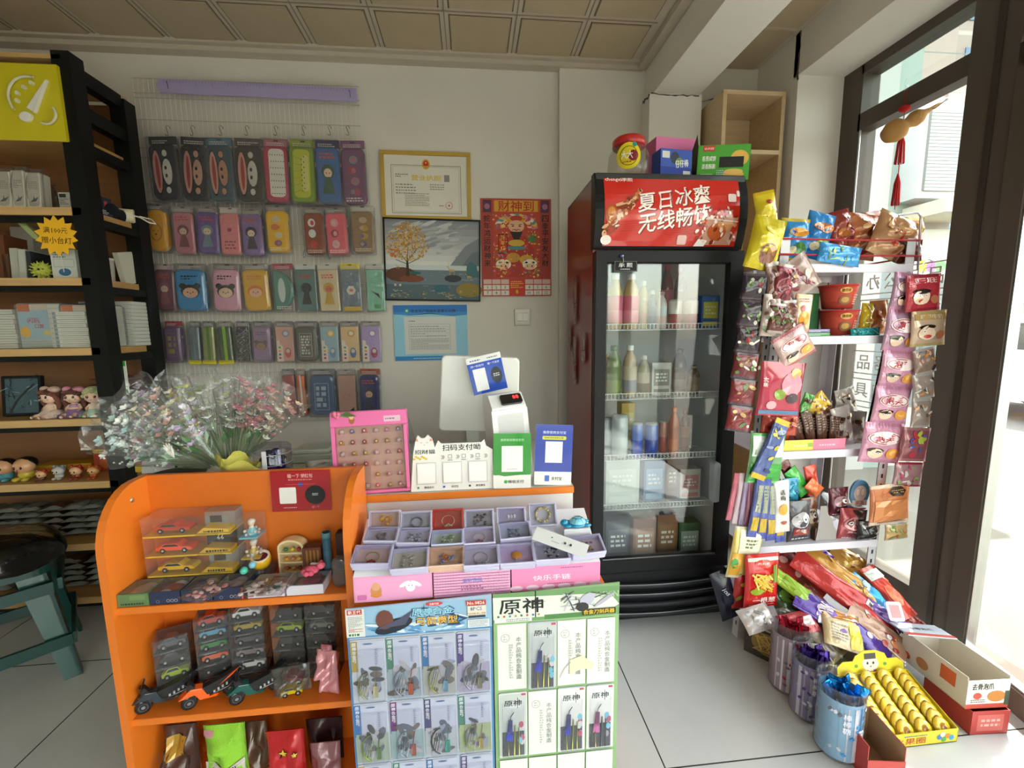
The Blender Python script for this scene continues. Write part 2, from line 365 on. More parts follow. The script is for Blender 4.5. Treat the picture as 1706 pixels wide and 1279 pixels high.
for z0,z1 in((.9,1.5),(1.5,1.75),(1.75,2.28)):
    P=[]; n=12
    for i in range(n+1): z=z0+(z1-z0)*i/n; P.append((1.712,1.924-rd.uniform(.004,.022)*(1.6 if z<1.5 else 1),z))
    v=[]
    for p in P: v+=[p,(1.712,1.932,p[2]),(1.700,1.926,p[2])]
    f=[]
    for i in range(n): f+=[(3*i,3*i+3,3*i+5,3*i+2),(3*i+2,3*i+5,3*i+4,3*i+1)]
    b.add(v,f,'6a6058')
struct(b,'trim_7')
b=MB('paper')
def crack(pts,wd=.004,col='4c4238'): b.tube(pts,[wd*rd.uniform(.3,1) for _ in pts],col,4)
crack([(.88+.02*i,2.119,2.296+rd.uniform(-.004,.004)) for i in range(13)]); crack([(1.478+rd.uniform(-.004,.004),1.932,2.28+.02*i) for i in range(11)],.006); crack([(1.13+.02*i,2.213,2.30+.006*i+rd.uniform(-.003,.003)) for i in range(8)],.003); crack([(.872,2.12+.01*i,2.3-.02*rd.random()) for i in range(9)],.004)
struct(b,'trim_8')
# outside
def _pave(n,l,p):
    tc=n.new('ShaderNodeTexCoord'); t=n.new('ShaderNodeTexNoise'); t.inputs['Scale'].default_value=1.3; t.inputs['Detail'].default_value=8; l.new(tc.outputs['Object'],t.inputs[0])
    r=n.new('ShaderNodeValToRGB'); r.color_ramp.elements[0].color=(.105,.096,.078,1); r.color_ramp.elements[1].color=(.175,.16,.128,1); l.new(t.outputs[0],r.inputs[0]); l.new(r.outputs[0],p.inputs['Base Color']); p.inputs['Roughness'].default_value=.8
bmat('pave',_pave)
b=MB('pave'); b.box(1.81,6.2,-8,30,-.14,-.04,'cream'); b.box(-6,1.81,-8,-2.7,-.14,-.04,'cream'); struct(b,'pavement')
def _road(n,l,p):
    _pave(n,l,p); r=[q for q in n if q.type=='VALTORGB'][0]; r.color_ramp.elements[0].color=(.07,.07,.068,1); r.color_ramp.elements[1].color=(.11,.11,.105,1)
bmat('asphalt',_road)
b=MB('asphalt'); b.box(6.2,60,-40,60,-.3,-.16,'gray'); struct(b,'road')
# ================================================================ placing helpers
def wr(x0,y0,x1,y1,Y):        # photo box on an upright plane -> centre x, bottom z, width, height
    a=at((x0+x1)/2,y1,Y=Y); b=at((x0+x1)/2,y0,Y=Y); l=at(x0,(y0+y1)/2,Y=Y); r=at(x1,(y0+y1)/2,Y=Y)
    return (l.x+r.x)/2,a.z,r.x-l.x,b.z-a.z
wr_=wr
def sw(x0,x1,yt,Y,zb):        # width and height of a thing standing on a board at zb
    l=at(x0,yt,Y=Y); r=at(x1,yt,Y=Y); return (l.x+r.x)/2,r.x-l.x,max(.005,at((x0+x1)/2,yt,Y=Y).z-zb)
# ---------------------------------------------------------------- left display shelving
SY=1.80; SX=-1.43
LV=[at(50,y,Y=SY).z for y in(345,463,581,700,806,910,1000)]
rack=thing('display_shelf','tall black steel shelving with light wood boards along the left','shelf',(SX-.75,2.0,0))
O=Vector((SX-.75,2.0,0))
def rel(b): b.M=Matrix.Translation(-O); return b
ORD=['lowest','second from bottom','third from bottom','fourth from bottom','fifth from bottom','sixth from bottom','seventh from bottom','eighth from bottom','ninth from bottom','tenth from bottom','eleventh from bottom','twelfth from bottom']
def ordl(i,n): return 'topmost' if i==n-1 else ORD[i]
for nm,xx,yy in(('post',SX,SY+.03),('post',SX,2.07),('post',SX-1.45,SY+.03),('post',SX-1.45,2.07)):
    b=rel(MB('black')); b.box(xx-.03,xx+.03,yy-.03,yy+.03,0,2.2 if yy<2 else 2.16,'0f1110',.003); b.build(nm,rack)
for i,z in enumerate(LV):
    b=rel(MB('wood')); b.box(SX-1.44,SX-.0,SY+.0,2.085,z-.026,z,'b9905a'); b.box(SX-1.44,SX-.03,SY-.004,SY,z-.028,z,'cfa86e'); 
    b.build('shelf_board',rack)
    b=rel(MB('black')); b.box(SX-.02,SX+.025,SY+.05,2.04,z-.056,z-.028,'0f1110'); b.box(SX-1.42,SX-.03,SY+.012,SY+.03,z-.05,z-.028,'0f1110'); b.build('rail',rack)
z5=at(170,258,Y=2.0).z
b=rel(MB('wood')); b.box(SX-.6,SX,SY+.04,2.085,z5-.015,z5+.005,'b9905a'); b.build('shelf_board',rack)
b=rel(MB('black')); b.box(SX-.02,SX+.02,SY+.05,2.04,z5-.05,z5-.016,'0f1110'); b.box(SX-.02,SX+.02,SY+.05,2.04,2.12,2.17,'0f1110'); b.box(SX-.02,SX+.02,SY+.05,2.04,1.99,2.04,'0f1110');b.build('rail',rack)
b=rel(MB('wood')); b.box(SX-1.45,SX-.03,2.085,2.1,.02,2.15,'8a5c34'); b.build('back_panel',rack)
b=rel(MB('wood')); b.box(SX-1.44,SX-.0,SY,2.1,2.17,2.185,'c8a468'); b.box(SX-1.44,SX-.03,SY-.004,SY+.01,z5+.04,z5+.06,'6a4426'); b.build('top_board',rack)
# yellow sign box with a palette and brush
x,z,w_,h=wr(-150,105,107,234,SY)
t=thing('header_sign','yellow sign board with a white palette and paint brush emblem, on top of the shelving','sign',(x,SY-.012,z))
b=MB('plastic'); b.box(-w_/2,w_/2,0,.012,0,h,'cfc21c',.003); b.build('board',t)
ex=at(62,170,Y=SY).x-x; ez=at(62,170,Y=SY).z-z
b=MB('plastic')
def arc(b,cx,cz,r,a0,a1,wd,col,y=-.006,rz=None,n=18):
    P=[(cx+r*math.cos(R(a0+(a1-a0)*i/n)),cz+(rz or r)*math.sin(R(a0+(a1-a0)*i/n))) for i in range(n+1)]
    b.tube([(p[0],y,p[1]) for p in P],wd/2,col,6)
arc(b,ex-.005,ez+.005,.07,75,215,.009,'d8d6b8'); arc(b,ex+.035,ez-.045,.035,-115,35,.009,'d8d6b8')
for dx,dz in((-.045,.02),(-.022,.04),(.004,.055),(-.05,-.005)): b.slab(ell(ex+dx,ez+dz,.007,.007,10),-.008,0,'d8d6b8')
b.slab([(ex-.018,ez-.03),(ex+.004,ez-.045),(ex+.058,ez+.065),(ex+.045,ez+.05)],-.012,0,'e8e6e0',.002); b.slab(ell(ex-.028,ez-.058,.02,.016,14,.4),-.012,0,'e8e6e0',.003)
b.build('emblem',t)
# --- goods on the shelving
def carton(name,label,cat,cx,Y,z,w,d,h,col,rz=0,group=None,deco=None,top=None,kind='paper',bev=.0015,tilt=0):
    t=thing(name,label,cat,(cx,Y+d/2,z),(tilt,0,rz),group); b=MB(kind); b.box(-w/2,w/2,-d/2,d/2,0,h,col,bev); b.plane(-d/2)
    if deco: deco(b,w,h)
    if top: b.top(h); top(b,w,d)
    o=b.build(name); o.location=t.location; o.rotation_euler=t.rotation_euler
    for k in('label','category','group'):
        if k in t: o[k]=t[k]
    bpy.data.objects.remove(t); return o
Z0,Z1,Z2,Z3,Z4,Z5,Z6=[q+.0012 for q in LV]
def prn(col,n=6,c2='444444',s=0):
    def f(b,w,h): b.rect(-w*.4,w*.4,h*.6,h*.85,col); b.scrib(-w*.4,w*.4,h*.1,h*.55,n,c2,s)
    return f
for i,(a,c,yt,lab) in enumerate(((-22,8,277,'tall clear packet of white craft blanks at the left frame edge'),(6,30,275,'clear packet of white sheets with a dark bird print, left one'),(31,58,279,'clear packet of white sheets standing left of the gauzy pouches'))):
    x,w_,h=sw(a,c,yt,1.86,Z0)
    t=thing('craft_packet',lab,'packet',(x,1.88,Z0+.003),(-4,0,0),'white craft packets on the upper left shelf')
    b=MB('paper'); b.box(-w_*.44,w_*.44,-.012,.03,0,h*.92,'d8d4c8',.004); b.plane(-.012); b.scrib(-w_*.3,w_*.3,h*.5,h*.7,5,'8a8a84',i); b.dpoly([(-w_*.25,h*.2),(w_*.1,h*.22),(w_*.3,h*.33),(w_*.05,h*.27),(0,h*.36),(-w_*.05,h*.27)],'20201e'); b.build('contents',t)
    b=MB('clear'); b.pouch(w_,h*1.02,.06,'e8e8e8',None,nx=4,nz=6); b.build('wrap',t)
for i,(a,c,yt) in enumerate(((60,74,304),(75,92,308))):
    x,w_,h=sw(a,c,yt,1.95,Z0)
    b=MB('clear'); b.pouch(w_,h,.05,'cfcabc',None,nx=4,nz=6,wr=1); single(b,'gauze_pouch',('small gauzy pouch beside the white craft packets','small gauzy pouch behind the black and white box')[i],'pouch',(x,1.95,Z0))
x,w_,h=sw(96,128,320,1.84,Z0)
carton('gift_box','white box with a black lid edge beside the black shelf post','box',x,1.84,Z0,w_,.12,h,'b8b6ae',deco=lambda b,w,h:(b.rect(-w*.45,-w*.1,h*.7,h*.9,'222'*2),b.scrib(-w*.45,0,h*.3,h*.65,4,'555555',3),b.frame(w*.1,w*.4,h*.2,h*.7,.002,'777777')),top=lambda b,w,d:b.rect(-w*.5,w*.5,-d/2,d/2,'1c1c1c'))
# goods seen through the open end
carton('speaker_box','small navy box with a red mark behind the black post','box',SX-.06,1.90,Z0,.05,.09,.075,'1a2036',rz=80,deco=lambda b,w,h:(b.rect(-w*.1,w*.15,h*.5,h*.8,'b03038'),b.scrib(-w*.3,w*.3,h*.1,h*.35,3,'c8c8d0',3)))
b=MB('cloth'); b.ball((0,0,.035),(.04,.05,.035),'101420'); b.ball((.02,.05,.025),(.03,.04,.025),'14161a'); single(b,'black_pouch','soft black pouch lying between navy box and cream camera','pouch',(SX-.04,1.97,Z0))
t=thing('toy_camera','cream roll shaped toy with a white wrist strap at the end of the shelf','toy',(SX-.01,2.03,Z0))
b=MB('plastic'); b.M=Matrix.Rotation(R(-65),4,'Z')@Matrix.Translation((0,0,.028))@Matrix.Rotation(R(90),4,'X'); b.lathe([(.024,-.03),(.028,-.026),(.028,.026),(.024,.03)],'d8d0b0',16); b.build('body',t)
b=MB('cloth'); b.tube([(.02,-.02,.03),(.06,-.01,.02),(.09,.0,.0),(.1,.02,.0),(.08,.03,.02),(.04,.02,.03)],.003,'e4dfd0'); b.build('strap',t)
# second shelf
t=thing('price_starburst','yellow starburst price card hand lettered in black','sign',tuple(at(94,393,Y=1.80)))
b=MB('paper'); b.slab(starp(0,0,.075,.056,14),-.001,.001,'f2b81a'); b.text('满100元',0,.02,.022,'20180c',bold=False,rot=-.05); b.text('赠小台灯',0,-.016,.024,'20180c',bold=False,rot=-.05); b.build('card',t)
b=MB('plastic'); b.tube([(0,.004,-.05),(0,.01,-.13)],.0015,'c8c8c0'); b.build('stick',t)
x,w_,h=sw(20,60,372,1.9,Z1)
b=MB('plastic'); b.M=Matrix.Rotation(R(50),4,'Y'); b.slab(rrect(.12,.02,.01),-.004,.004,'a8b878',.001); single(b,'green_ruler','pale green flat stick slanting above the starburst card','ruler',tuple(at(42,377,Y=1.86)))
for i,(a,c,yt,cl,lb) in enumerate(((-10,10,392,'6a3c20','brown packet at the left frame edge of the starburst shelf'),(10,20,425,'5a3a2a','thin brown book beside the white folders'),(21,35,415,'b8bab0','first slanted white folder on the starburst shelf'),(34,48,417,'c8cac4','second slanted white folder on the starburst shelf'),(47,56,420,'30343c','dark folder left of the lime pompom'),(24,60,380,'a8a49a','misty clear packet behind the white folders'))):
    x,w_,h=sw(a,c,yt,1.9 if i<5 else 2.0,Z1); carton('folder',lb,'folder',x,1.88 if i<5 else 1.97,Z1,w_,.1,h,cl,tilt=-3)
t=thing('pompom_toy','lime yellow fluffy pompom toy under the starburst card','toy',tuple(at(70,450,Y=1.84)))
b=MB('cloth'); b.ball((0,0,0),.028,'b0b84a'); 
for i in range(40):
    a,e=i*2.4,math.asin(1-2*(i+.5)/40); d=Vector((math.cos(a)*math.cos(e),math.sin(a)*math.cos(e),math.sin(e))); b.tube([d*.024,d*.036],[.005,.001],'bcc454',4)
b.build('fluff',t); b=MB('plastic'); b.ball((-.01,-.027,.002),.004,'111111',8,5); b.ball((.012,-.027,.0),.004,'111111',8,5); b.build('eyes',t)
def bl(b,w,h): b.scrib(-w*.4,w*.1,h*.7,h*.92,3,'556677',4); b.dot(0,h*.22,w*.25,h*.13,'3a6c92'); b.frame(-w*.4,w*.4,h*.4,h*.66,.002,'9aa'*2)
x,w_,h=sw(82,124,415,1.83,Z1); carton('lamp_box','white box with a blue globe print under the starburst card','box',x,1.83,Z1,w_,.08,h,'c8ccc4',deco=bl)
x,w_,h=sw(126,143,418,1.85,Z1); carton('lamp_box','narrow cream box with dark prints beside the blue globe box','box',x,1.85,Z1,w_,.08,h,'a89c80',deco=lambda b,w,h:b.scrib(-w*.4,w*.4,h*.1,h*.9,7,'40382c',5,.7))
for i,(dx,yy,r,h_,cl,lb) in enumerate(((-.10,1.88,.028,.10,'cfcac0','white paper cup just behind the black post'),(-.07,1.96,.036,.095,'d6d2c8','wide white tub with green print, right shelf end'))):
    b=MB('paper'); b.lathe([(r*.85,0),(r,h_*.9),(r*1.08,h_*.9),(r*1.08,h_),(r*.9,h_)],[cl,cl,cl,'e8e4da'],20); single(b,'tub',lb,'tub',(SX+dx,yy,Z1))
carton('book','white book with a green edge leaning at the right end of the shelf','book',SX-.02,1.985,Z1,.02,.08,.13,'c6c4b4',rz=0,tilt=12)
b=MB('clear'); b.pouch(.05,.2,.05,'b8b4ac',None,wr=1); single(b,'gauze_pouch','pale crumpled bag behind the white tub','pouch',(SX-.15,2.0,Z1))
# third shelf: stacks of sketch pads, each pad a thing
def pad(lab,x,Y,z,w,d,h,cov=None,group='white pads stacked on the middle left shelf'):
    t=thing('sketch_pad',lab,'pad',(x,Y+d/2,z),(0,0,random.uniform(-1.5,1.5)),group)
    b=MB('paper'); b.box(-w/2,w/2,-d/2,d/2,0,h,'c4c4bc',.002); b.plane(-d/2)
    b.rect(-w*.48,-w*.38,h*.1,h*.9,'7a8a8e'); b.rect(-w*.3,w*.46,h*.44,h*.56,'8f9690'); b.build('pages',t)
def padstack(x0,x1,ytop,n,Y,lab,d=.16,z=None):
    x,w_,h=sw(x0,x1,ytop,Y,Z2); z=z or Z2
    for i in range(n):
        pad(lab%ordl(i,n),x+random.uniform(-.004,.004),Y,z+i*h/n,w_,d,h/n-.0008)
padstack(-20,22,515,8,1.84,'white pad, %s in the stack cut by the left frame edge')
def tray(lab,x0,x1,yt,c1,Y=1.83):
    x,w_,h=sw(x0,x1,yt,Y,Z2)
    t=thing('pad_pack',lab,'pad pack',(x,Y,Z2),(0,0,0),'shrink wrapped pad packs with printed front cards')
    b=MB('film'); b.box(-w_*.5,w_*.5,0,.10,0,h,'c8c8c0',.004); b.plane(0)
    for i in range(9): b.rect(w_*.22,w_*.5,h*(i/9+.01),h*(i/9+.09),'dadad2'); 
    for i in range(3): b.rect(-w_*.5,w_*.2,h*(.02+i*.055),h*(.06+i*.055),'a8b8b0')
    b.rect(-w_*.48,w_*.2,h*.2,h*.85,'9ec0d4'); b.rect(-w_*.48,-w_*.2,h*.82,h*.98,'c8682c'); b.rect(-w_*.2,w_*.2,h*.86,h*.98,'d8c8b8'); b.dot(-w_*.36,h*.36,w_*.12,h*.13,'e8b020'); b.dot(.02,h*.34,w_*.1,h*.06,'d8c86c')
    b.text('闪玩',-w_*.14,h*.62,.020,c1); b.text('口算',-w_*.02,h*.49,.016,c1); b.build('pads',t)
    b=MB('clear'); b.box(-w_*.52,w_*.52,-.006,.11,0,h*1.02,'f0f0f0',.01); b.build('wrap',t)
tray_=tray('wrapped pad pack with blue and orange front card, the left one',26,98,505,'c03040')
tray('wrapped pad pack with blue and orange front card, left of the black post',100,168,507,'c03040')
for n,(xo,yy,ww,nn,zz) in enumerate(((-.11,1.885,.12,9,0),(-.08,2.02,.2,12,0))):
    for i in range(nn):
        lab=('white pad, %s in the stack just behind the black post','white pad, %s in the tall stack at the right shelf end')[n]%ordl(i,nn)
        pad(lab,SX+xo,yy-.065,Z2+zz+i*.0155,ww,.12,.0148)
# fourth shelf: framed art and dolls
x,w_,h=sw(-16,52,628,1.86,Z3)
t=thing('picture_frame','dark frame with a blue and black branch picture leaning on the shelf','frame',(x,1.88,Z3+.002),(-6,0,0))
b=MB('black'); b.box(-w_/2,w_/2,0,.015,0,h,'14181a',.003); b.build('frame',t); b=MB('plastic'); b.plane(-.001); b.rect(-w_*.4,w_*.43,h*.08,h*.93,'30505c')
for i in range(26):
    a=random.uniform(-w_*.38,w_*.4); c=random.uniform(h*.12,h*.88); b.line([(a,c),(a+random.uniform(-.04,.04),c+random.uniform(-.03,.04))],random.uniform(.001,.004),random.choice(('10181c','88a4ac','0c1418')))
b.line([(-w_*.3,h*.1),(-w_*.1,h*.4),(w_*.1,h*.6),(w_*.35,h*.8)],.007,'0a1014'); b.build('print',t)
def doll(lab,x,Y,z,hair,dress,skirt,s=1,hat=None,pose=0,rz=0,curly=False,group='porcelain dolls sitting on the lower left shelf'):
    t=thing('doll',lab,'doll',(x,Y,z),(0,0,rz),group,s)
    b=MB('plastic'); b.lathe([(.034,0),(.036,.008),(.022,.03),(.016,.045),(.012,.052),(.009,.058)],'e8c4a8',16); b.ball((0,0,.083),(.03,.028,.028),'edc8ae',16,10)
    for sx in(-1,1): b.tube([(sx*.014,0,.048),(sx*.026,-.008,.034),(sx*.018,-.022,.022)],[.006,.005,.005],'e8c4a8',8); b.tube([(sx*.012,-.015,.012),(sx*.018,-.045,.01),(sx*.016,-.062,.008)],[.010,.008,.006],'e8c4a8',8)
    b.build('body',t)
    b=MB('gloss')
    for sx in(-1,1): b.ball((sx*.012,-.026,.084),(.005,.003,.006),'2a1c18',8,6); b.ball((sx*.011,-.0285,.087),(.0012,.001,.0015),'ffffff',6,4); b.ball((sx*.018,-.0245,.074),(.004,.002,.003),'f0a0a0',8,5)
    b.ball((0,-.0285,.071),(.003,.0015,.0012),'c04048',6,4); b.build('eyes',t)
    b=MB('cloth')
    if curly:
        for i in range(46):
            a=i*2.4; e=-.2+1.7*i/46; 
            p=Vector((math.cos(a)*math.cos(e)*.031,math.sin(a)*math.cos(e)*.031,.088+math.sin(e)*.031)); 
            if p.y<-.012 and p.z<.1: continue
            b.ball(p,.009,hair,7,5)
    else:
        b.ball((0,.005,.09),(.034,.031,.029),hair,16,10)
        for sx in(-1,1): b.tube([(sx*.026,-.01,.095),(sx*.034,0,.07),(sx*.03,.006,.045),(sx*.033,0,.03)],[.008,.010,.009,.004],hair,8)
        b.tube([(-.024,-.02,.103),(0,-.026,.108),(.024,-.02,.103)],.006,hair,8)
    b.build('hair',t)
    b=MB('cloth'); b.lathe([(.048,0),(.05,.006),(.034,.022),(.019,.034),(.017,.047),(.012,.053)],[skirt,skirt,skirt,dress,dress],20)
    for i in range(12): b.ball((.047*math.cos(i*PI/6),.047*math.sin(i*PI/6),.006),.008,skirt,7,5)
    b.build('dress',t)
    if hat:
        b=MB('cloth'); b.ball((.018,.005,.112),(.022,.02,.014),hat,12,7); b.ball((-.018,.0,.115),(.016,.014,.012),hat,10,6); b.build('hat',t)
for lb,px,hr,dr,sk,ht,cu,rz in(('doll with brown hair, a pale hat and a cream pink dress',72,'7a4a3c','e8c8b8','d8c0b4','d0b0a0',False,-8),('doll with brown hair and a pink hat, in a purple skirt',112,'6a4038','b890b4','8c6c9a','d890a0',False,12),('doll with curly pale green hair and a mint skirt',146,'b8bc8c','d8c8b0','88b494',None,True,20)):
    x,w_,h=sw(px-20,px+20,645,1.84,Z3); doll(lb,x,1.86,Z3,hr,dr,sk,h/.125,ht,0,rz,cu)
# clutter past the post on this shelf
b=MB('film'); b.plane(0); b.box(-.035,.035,0,.006,0,.13,'e4e8dc'); b.plane(0); b.rect(-.035,.035,.11,.13,'3c9c3c'); b.text('502',0,.08,.026,'4a5a4c',bold=True); b.rect(-.035,.035,0,.03,'5c9450'); single(b,'glue_card','green and white card of 502 glue hanging by the black post','packet',tuple(at(199,655,Y=1.86)))
for i in range(4):
    b=MB('film'); b.M=Matrix.Rotation(R(90),4,'X')@Matrix.Translation((0,-.03,0)); b.pouch(.15,.09,.022,'8a4c60','b88a98',wr=1,seed=i); single(b,'sweet_packet','flat pink packet behind the black post, '+('lowest','second from bottom','third from bottom','topmost')[i],'packet',(SX-.06,1.99,Z3+.10+.024*i),(0,0,0),'pink packets piled at the shelf end')
carton('storage_box','dark box under the pile of pink packets','box',SX-.07,1.93,Z3,.14,.13,.085,'241c20')
# fifth shelf: vinyl figures
def fig(lab,px,yt,Y,c,hairc,body,kind=0,s=None):
    x,w_,h=sw(px-16,px+16,yt,Y,Z4); k=h/.075
    t=thing('vinyl_figure',lab,'toy figure',(x,Y,Z4),(0,0,0),'small vinyl figures on the lower left shelf',k)
    b=MB('plastic'); b.ball((0,0,.018),(.022,.02,.018),body,12,8); b.ball((0,-.002,.048),(.030,.026,.026),c,16,10)
    for sx in(-1,1): b.ball((sx*.014,-.02,.006),(.009,.014,.007),body,8,6)
    b.build('body',t); b=MB('gloss')
    for sx in(-1,1): b.ball((sx*.010,-.027,.046),(.004,.002,.005),'181210',8,5)
    b.ball((0,-.0285,.038),(.003,.0015,.0015),'a03030',6,4); b.build('eyes',t)
    b=MB('plastic'); 
    if kind==0: b.ball((0,.006,.055),(.031,.025,.023),hairc,14,8)
    else:
        b.ball((0,.005,.053),(.032,.026,.025),hairc,14,8)
        for sx in(-1,1): b.ball((sx*.022,0,.074),.009,hairc,8,6)
    b.build('hair',t)
for i,a in enumerate((('round headed vinyl figure with black hair, leftmost on the toy shelf',6,765,1.86,'d8a078','14100e','4a8a9a'),('round headed vinyl figure with black hair and a yellow shirt',40,762,1.86,'dca67c','100e0c','c8b43c'),('little red haired vinyl figure next to the black haired ones',68,783,1.83,'e0b080','a83c1c','5a3020',1),('white and grey striped vinyl figure in the middle of the toy shelf',97,776,1.85,'c8c8c4','8a9090','b8b8b0',1),('red vinyl figure with a cream face left of the orange one',126,776,1.84,'e0b488','9c2c1c','8c3420',1),('orange vinyl figure in front of the yellow boxes',155,776,1.84,'e4ac70','b8501c','a84820',1),('rust coloured vinyl figure rightmost on the toy shelf',190,782,1.84,'d8a070','8c3c18','8c4020',1))): fig(*a)
for i,(a,c,yt,Y,lb) in enumerate(((60,110,775,1.96,'yellow toy box behind the small figures, left one'),(112,152,772,1.96,'yellow toy box behind the small figures, middle one'),(154,196,748,1.93,'tall red and yellow toy box behind the orange figure'))):
    x,w_,h=sw(a,c,yt,Y,Z4); carton('toy_box',lb,'box',x,Y,Z4,w_,.08,h,'c8901c' if i<2 else 'a83c20',deco=lambda b,w,h:(b.rect(-w*.5,w*.5,h*.8,h,'d8b020'),b.scrib(-w*.3,w*.2,h*.84,h*.96,1,'5a3010',2),b.dot(0,h*.35,w*.3,h*.25,'c8642c')))
carton('toy_box','red box with a white round figure at the shelf end','box',SX-.02,1.92,Z4,.05,.10,.14,'a02028',deco=lambda b,w,h:(b.dot(0,h*.6,w*.3,h*.2,'d8d0c8'),b.rect(-w/2,w/2,0,h*.2,'c89a20')))
# bottom shelves: clear packets in piles
k=0
for (Y,zb,cols,n,ht) in((1.86,Z5,(-30,8,42,80,118,150,185),5,.027),(1.86,Z6,(-25,20,62,105,150,190),5,.026)):
    for ci,px in enumerate(cols):
        x=at(px,880,Y=Y).x
        for i in range(n):
            b=MB('film'); b.M=Matrix.Translation((0,.05,.012))@Matrix.Rotation(R(90),4,'X'); b.pouch(.088,.1,.024,random.choice(('7a8078','8c9088','6c706c','989a90') if ci!=3 else('5a3a30','6a4a3c')),'a8aca4',wr=1.2,seed=k,nx=5,nz=5); k+=1
            b.M=Matrix(); 
            single(b,'craft_packet','clear packet, %s pile from left on the %s, %s'%(('first','second','third','fourth','fifth','sixth','seventh')[ci],'shelf under the figures' if zb==Z5 else 'bottom shelf',ordl(i,n)),'packet',(x+random.uniform(-.006,.006),Y+.055,zb+i*ht),(0,0,random.uniform(-5,5)),'clear packets piled on the bottom shelves')
# ---------------------------------------------------------------- plastic stool with a black bag
t=thing('plastic_stool','dark teal plastic stool with splayed legs at the left edge','stool',(-1.66,1.54,0),(0,0,40))
SH=.42
b=MB('plastic'); b.slab(rrect(.30,.30,.05),0,.03,'123f3a',.006); 
for i,v in enumerate(b.v): b.v[i]=Vector((v.x,v.z,SH-v.y))
b.f=[q[::-1] for q in b.f]; b.build('seat',t)
for sx in(-1,1):
    for sy in(-1,1):
        b=MB('plastic'); T=lambda u,v,z:(sx*(.125+.055*(1-z/SH)-u),sy*(.125+.055*(1-z/SH)-v),z)
        wz=lambda z:.035+.022*(z/SH)
        for (uu,vv) in((0,1),(1,0)):
            z0,z1=0,SH-.012; a,c=wz(z0)*1.3,wz(z1)*1.3; th=.010
            if uu: p=[T(0,-.0,z0),T(a,0,z0),T(a,th,z0),T(0,th,z0),T(0,0,z1),T(c,0,z1),T(c,th,z1),T(0,th,z1)]
            else: p=[T(0,0,z0),T(th,0,z0),T(th,a,z0),T(0,a,z0),T(0,0,z1),T(th,0,z1),T(th,c,z1),T(0,c,z1)]
            b.hexa(p,'164a44')
        b.build('leg',t)
for (ax,sg) in((0,-1),(0,1),(1,-1),(1,1)):
    for z in(.12,.32):
        b=MB('plastic')
        L=.13+.055*(1-z/SH); q=.155+.03*(1-z/SH)
        if ax==0: b.box(-L,L,sg*(q-.004)-.006,sg*(q-.004)+.006,z,z+.04,'123f3a')
        else: b.box(sg*(q-.004)-.006,sg*(q-.004)+.006,-L,L,z,z+.04,'123f3a')
        b.build('apron' if z>.2 else 'crossbar',t)
b=MB('film'); b.M=Matrix.Diagonal((1,1,1,1))
v=[];f=[]; nseg,nr=28,9
for k in range(nr+1):
    q=k/nr
    for j in range(nseg):
        a=2*PI*j/nseg; r=.19*math.sin(min(1,q*1.02)*PI*.5)**.7*(1+.06*math.sin(3*a+1)+.05*math.sin(7*a)*q); v.append((r*math.cos(a),r*math.sin(a),.10*(1-q**2.2)+.012*math.sin(5*a+q*6)*q+.004))
for k in range(nr):
    for j in range(nseg): f.append((k*nseg+j,(k+1)*nseg+j,(k+1)*nseg+(j+1)%nseg,k*nseg+(j+1)%nseg))
f.append(tuple((nr*nseg+j) for j in range(nseg)))
b.add(v,f,'08090a',True); single(b,'black_bag','slumped black plastic bag lying on the teal stool','bag',(-1.66,1.53,SH+.001))
# ================================================================ wire grid and pencil cases on the wall
GY=2.205
gx0,gx1=at(240,300,Y=GY).x,at(606,300,Y=GY).x
t=thing('wire_grid','white wire grid panel on the back wall carrying rows of pencil cases','grid panel',((gx0+gx1)/2,GY,.75))
W2=(gx1-gx0)/2; H2=at(420,138,Y=GY).z-.75
b=MB('plastic'); n=46
for i in range(n+1):
    x=-W2+2*W2*i/n
    b.box(x-.0011,x+.0011,-.001,.001,0,H2,'d6d2c8')
b.build('upright_wires',t,(0,0,0))
b=MB('plastic')
for z in(0,.06,.25,.45,.64,.68,.86,1.05,1.09,1.24,1.28,1.40,H2-.08,H2-.06,H2):
    b.box(-W2,W2,-.004,-.001,z-.0014,z+.0014,'b4b0a6')
b.build('cross_wires',t)
x,z,w_,h=wr(266,139,594,162,GY-.012)
t=thing('ruler_strip','long lilac plastic strip pegged across the top of the wire grid','strip',(x,GY-.014,z),(0,.6,0))
b=MB('plastic'); b.slab([(-w_/2,0),(w_/2,0),(w_/2,h),(-w_/2+.0,h),(-w_/2-.012,h*.6)],0,.006,'a9a0c8',.001)
for i in range(60): b.rect(-w_/2+.02+i*(w_-.04)/60,-w_/2+.022+i*(w_-.04)/60,h*(.75 if i%5 else .6),h*.95,'8d84b0')
b.build('strip',t)
for sx in(-1,1): b=MB('metal'); b.tube([(sx*w_*.46,-.004,h*.8),(sx*w_*.46+.006,-.008,h*.6),(sx*w_*.46+.004,.0,h*.3)],.0012,'404040',5); b.build('clip',t)
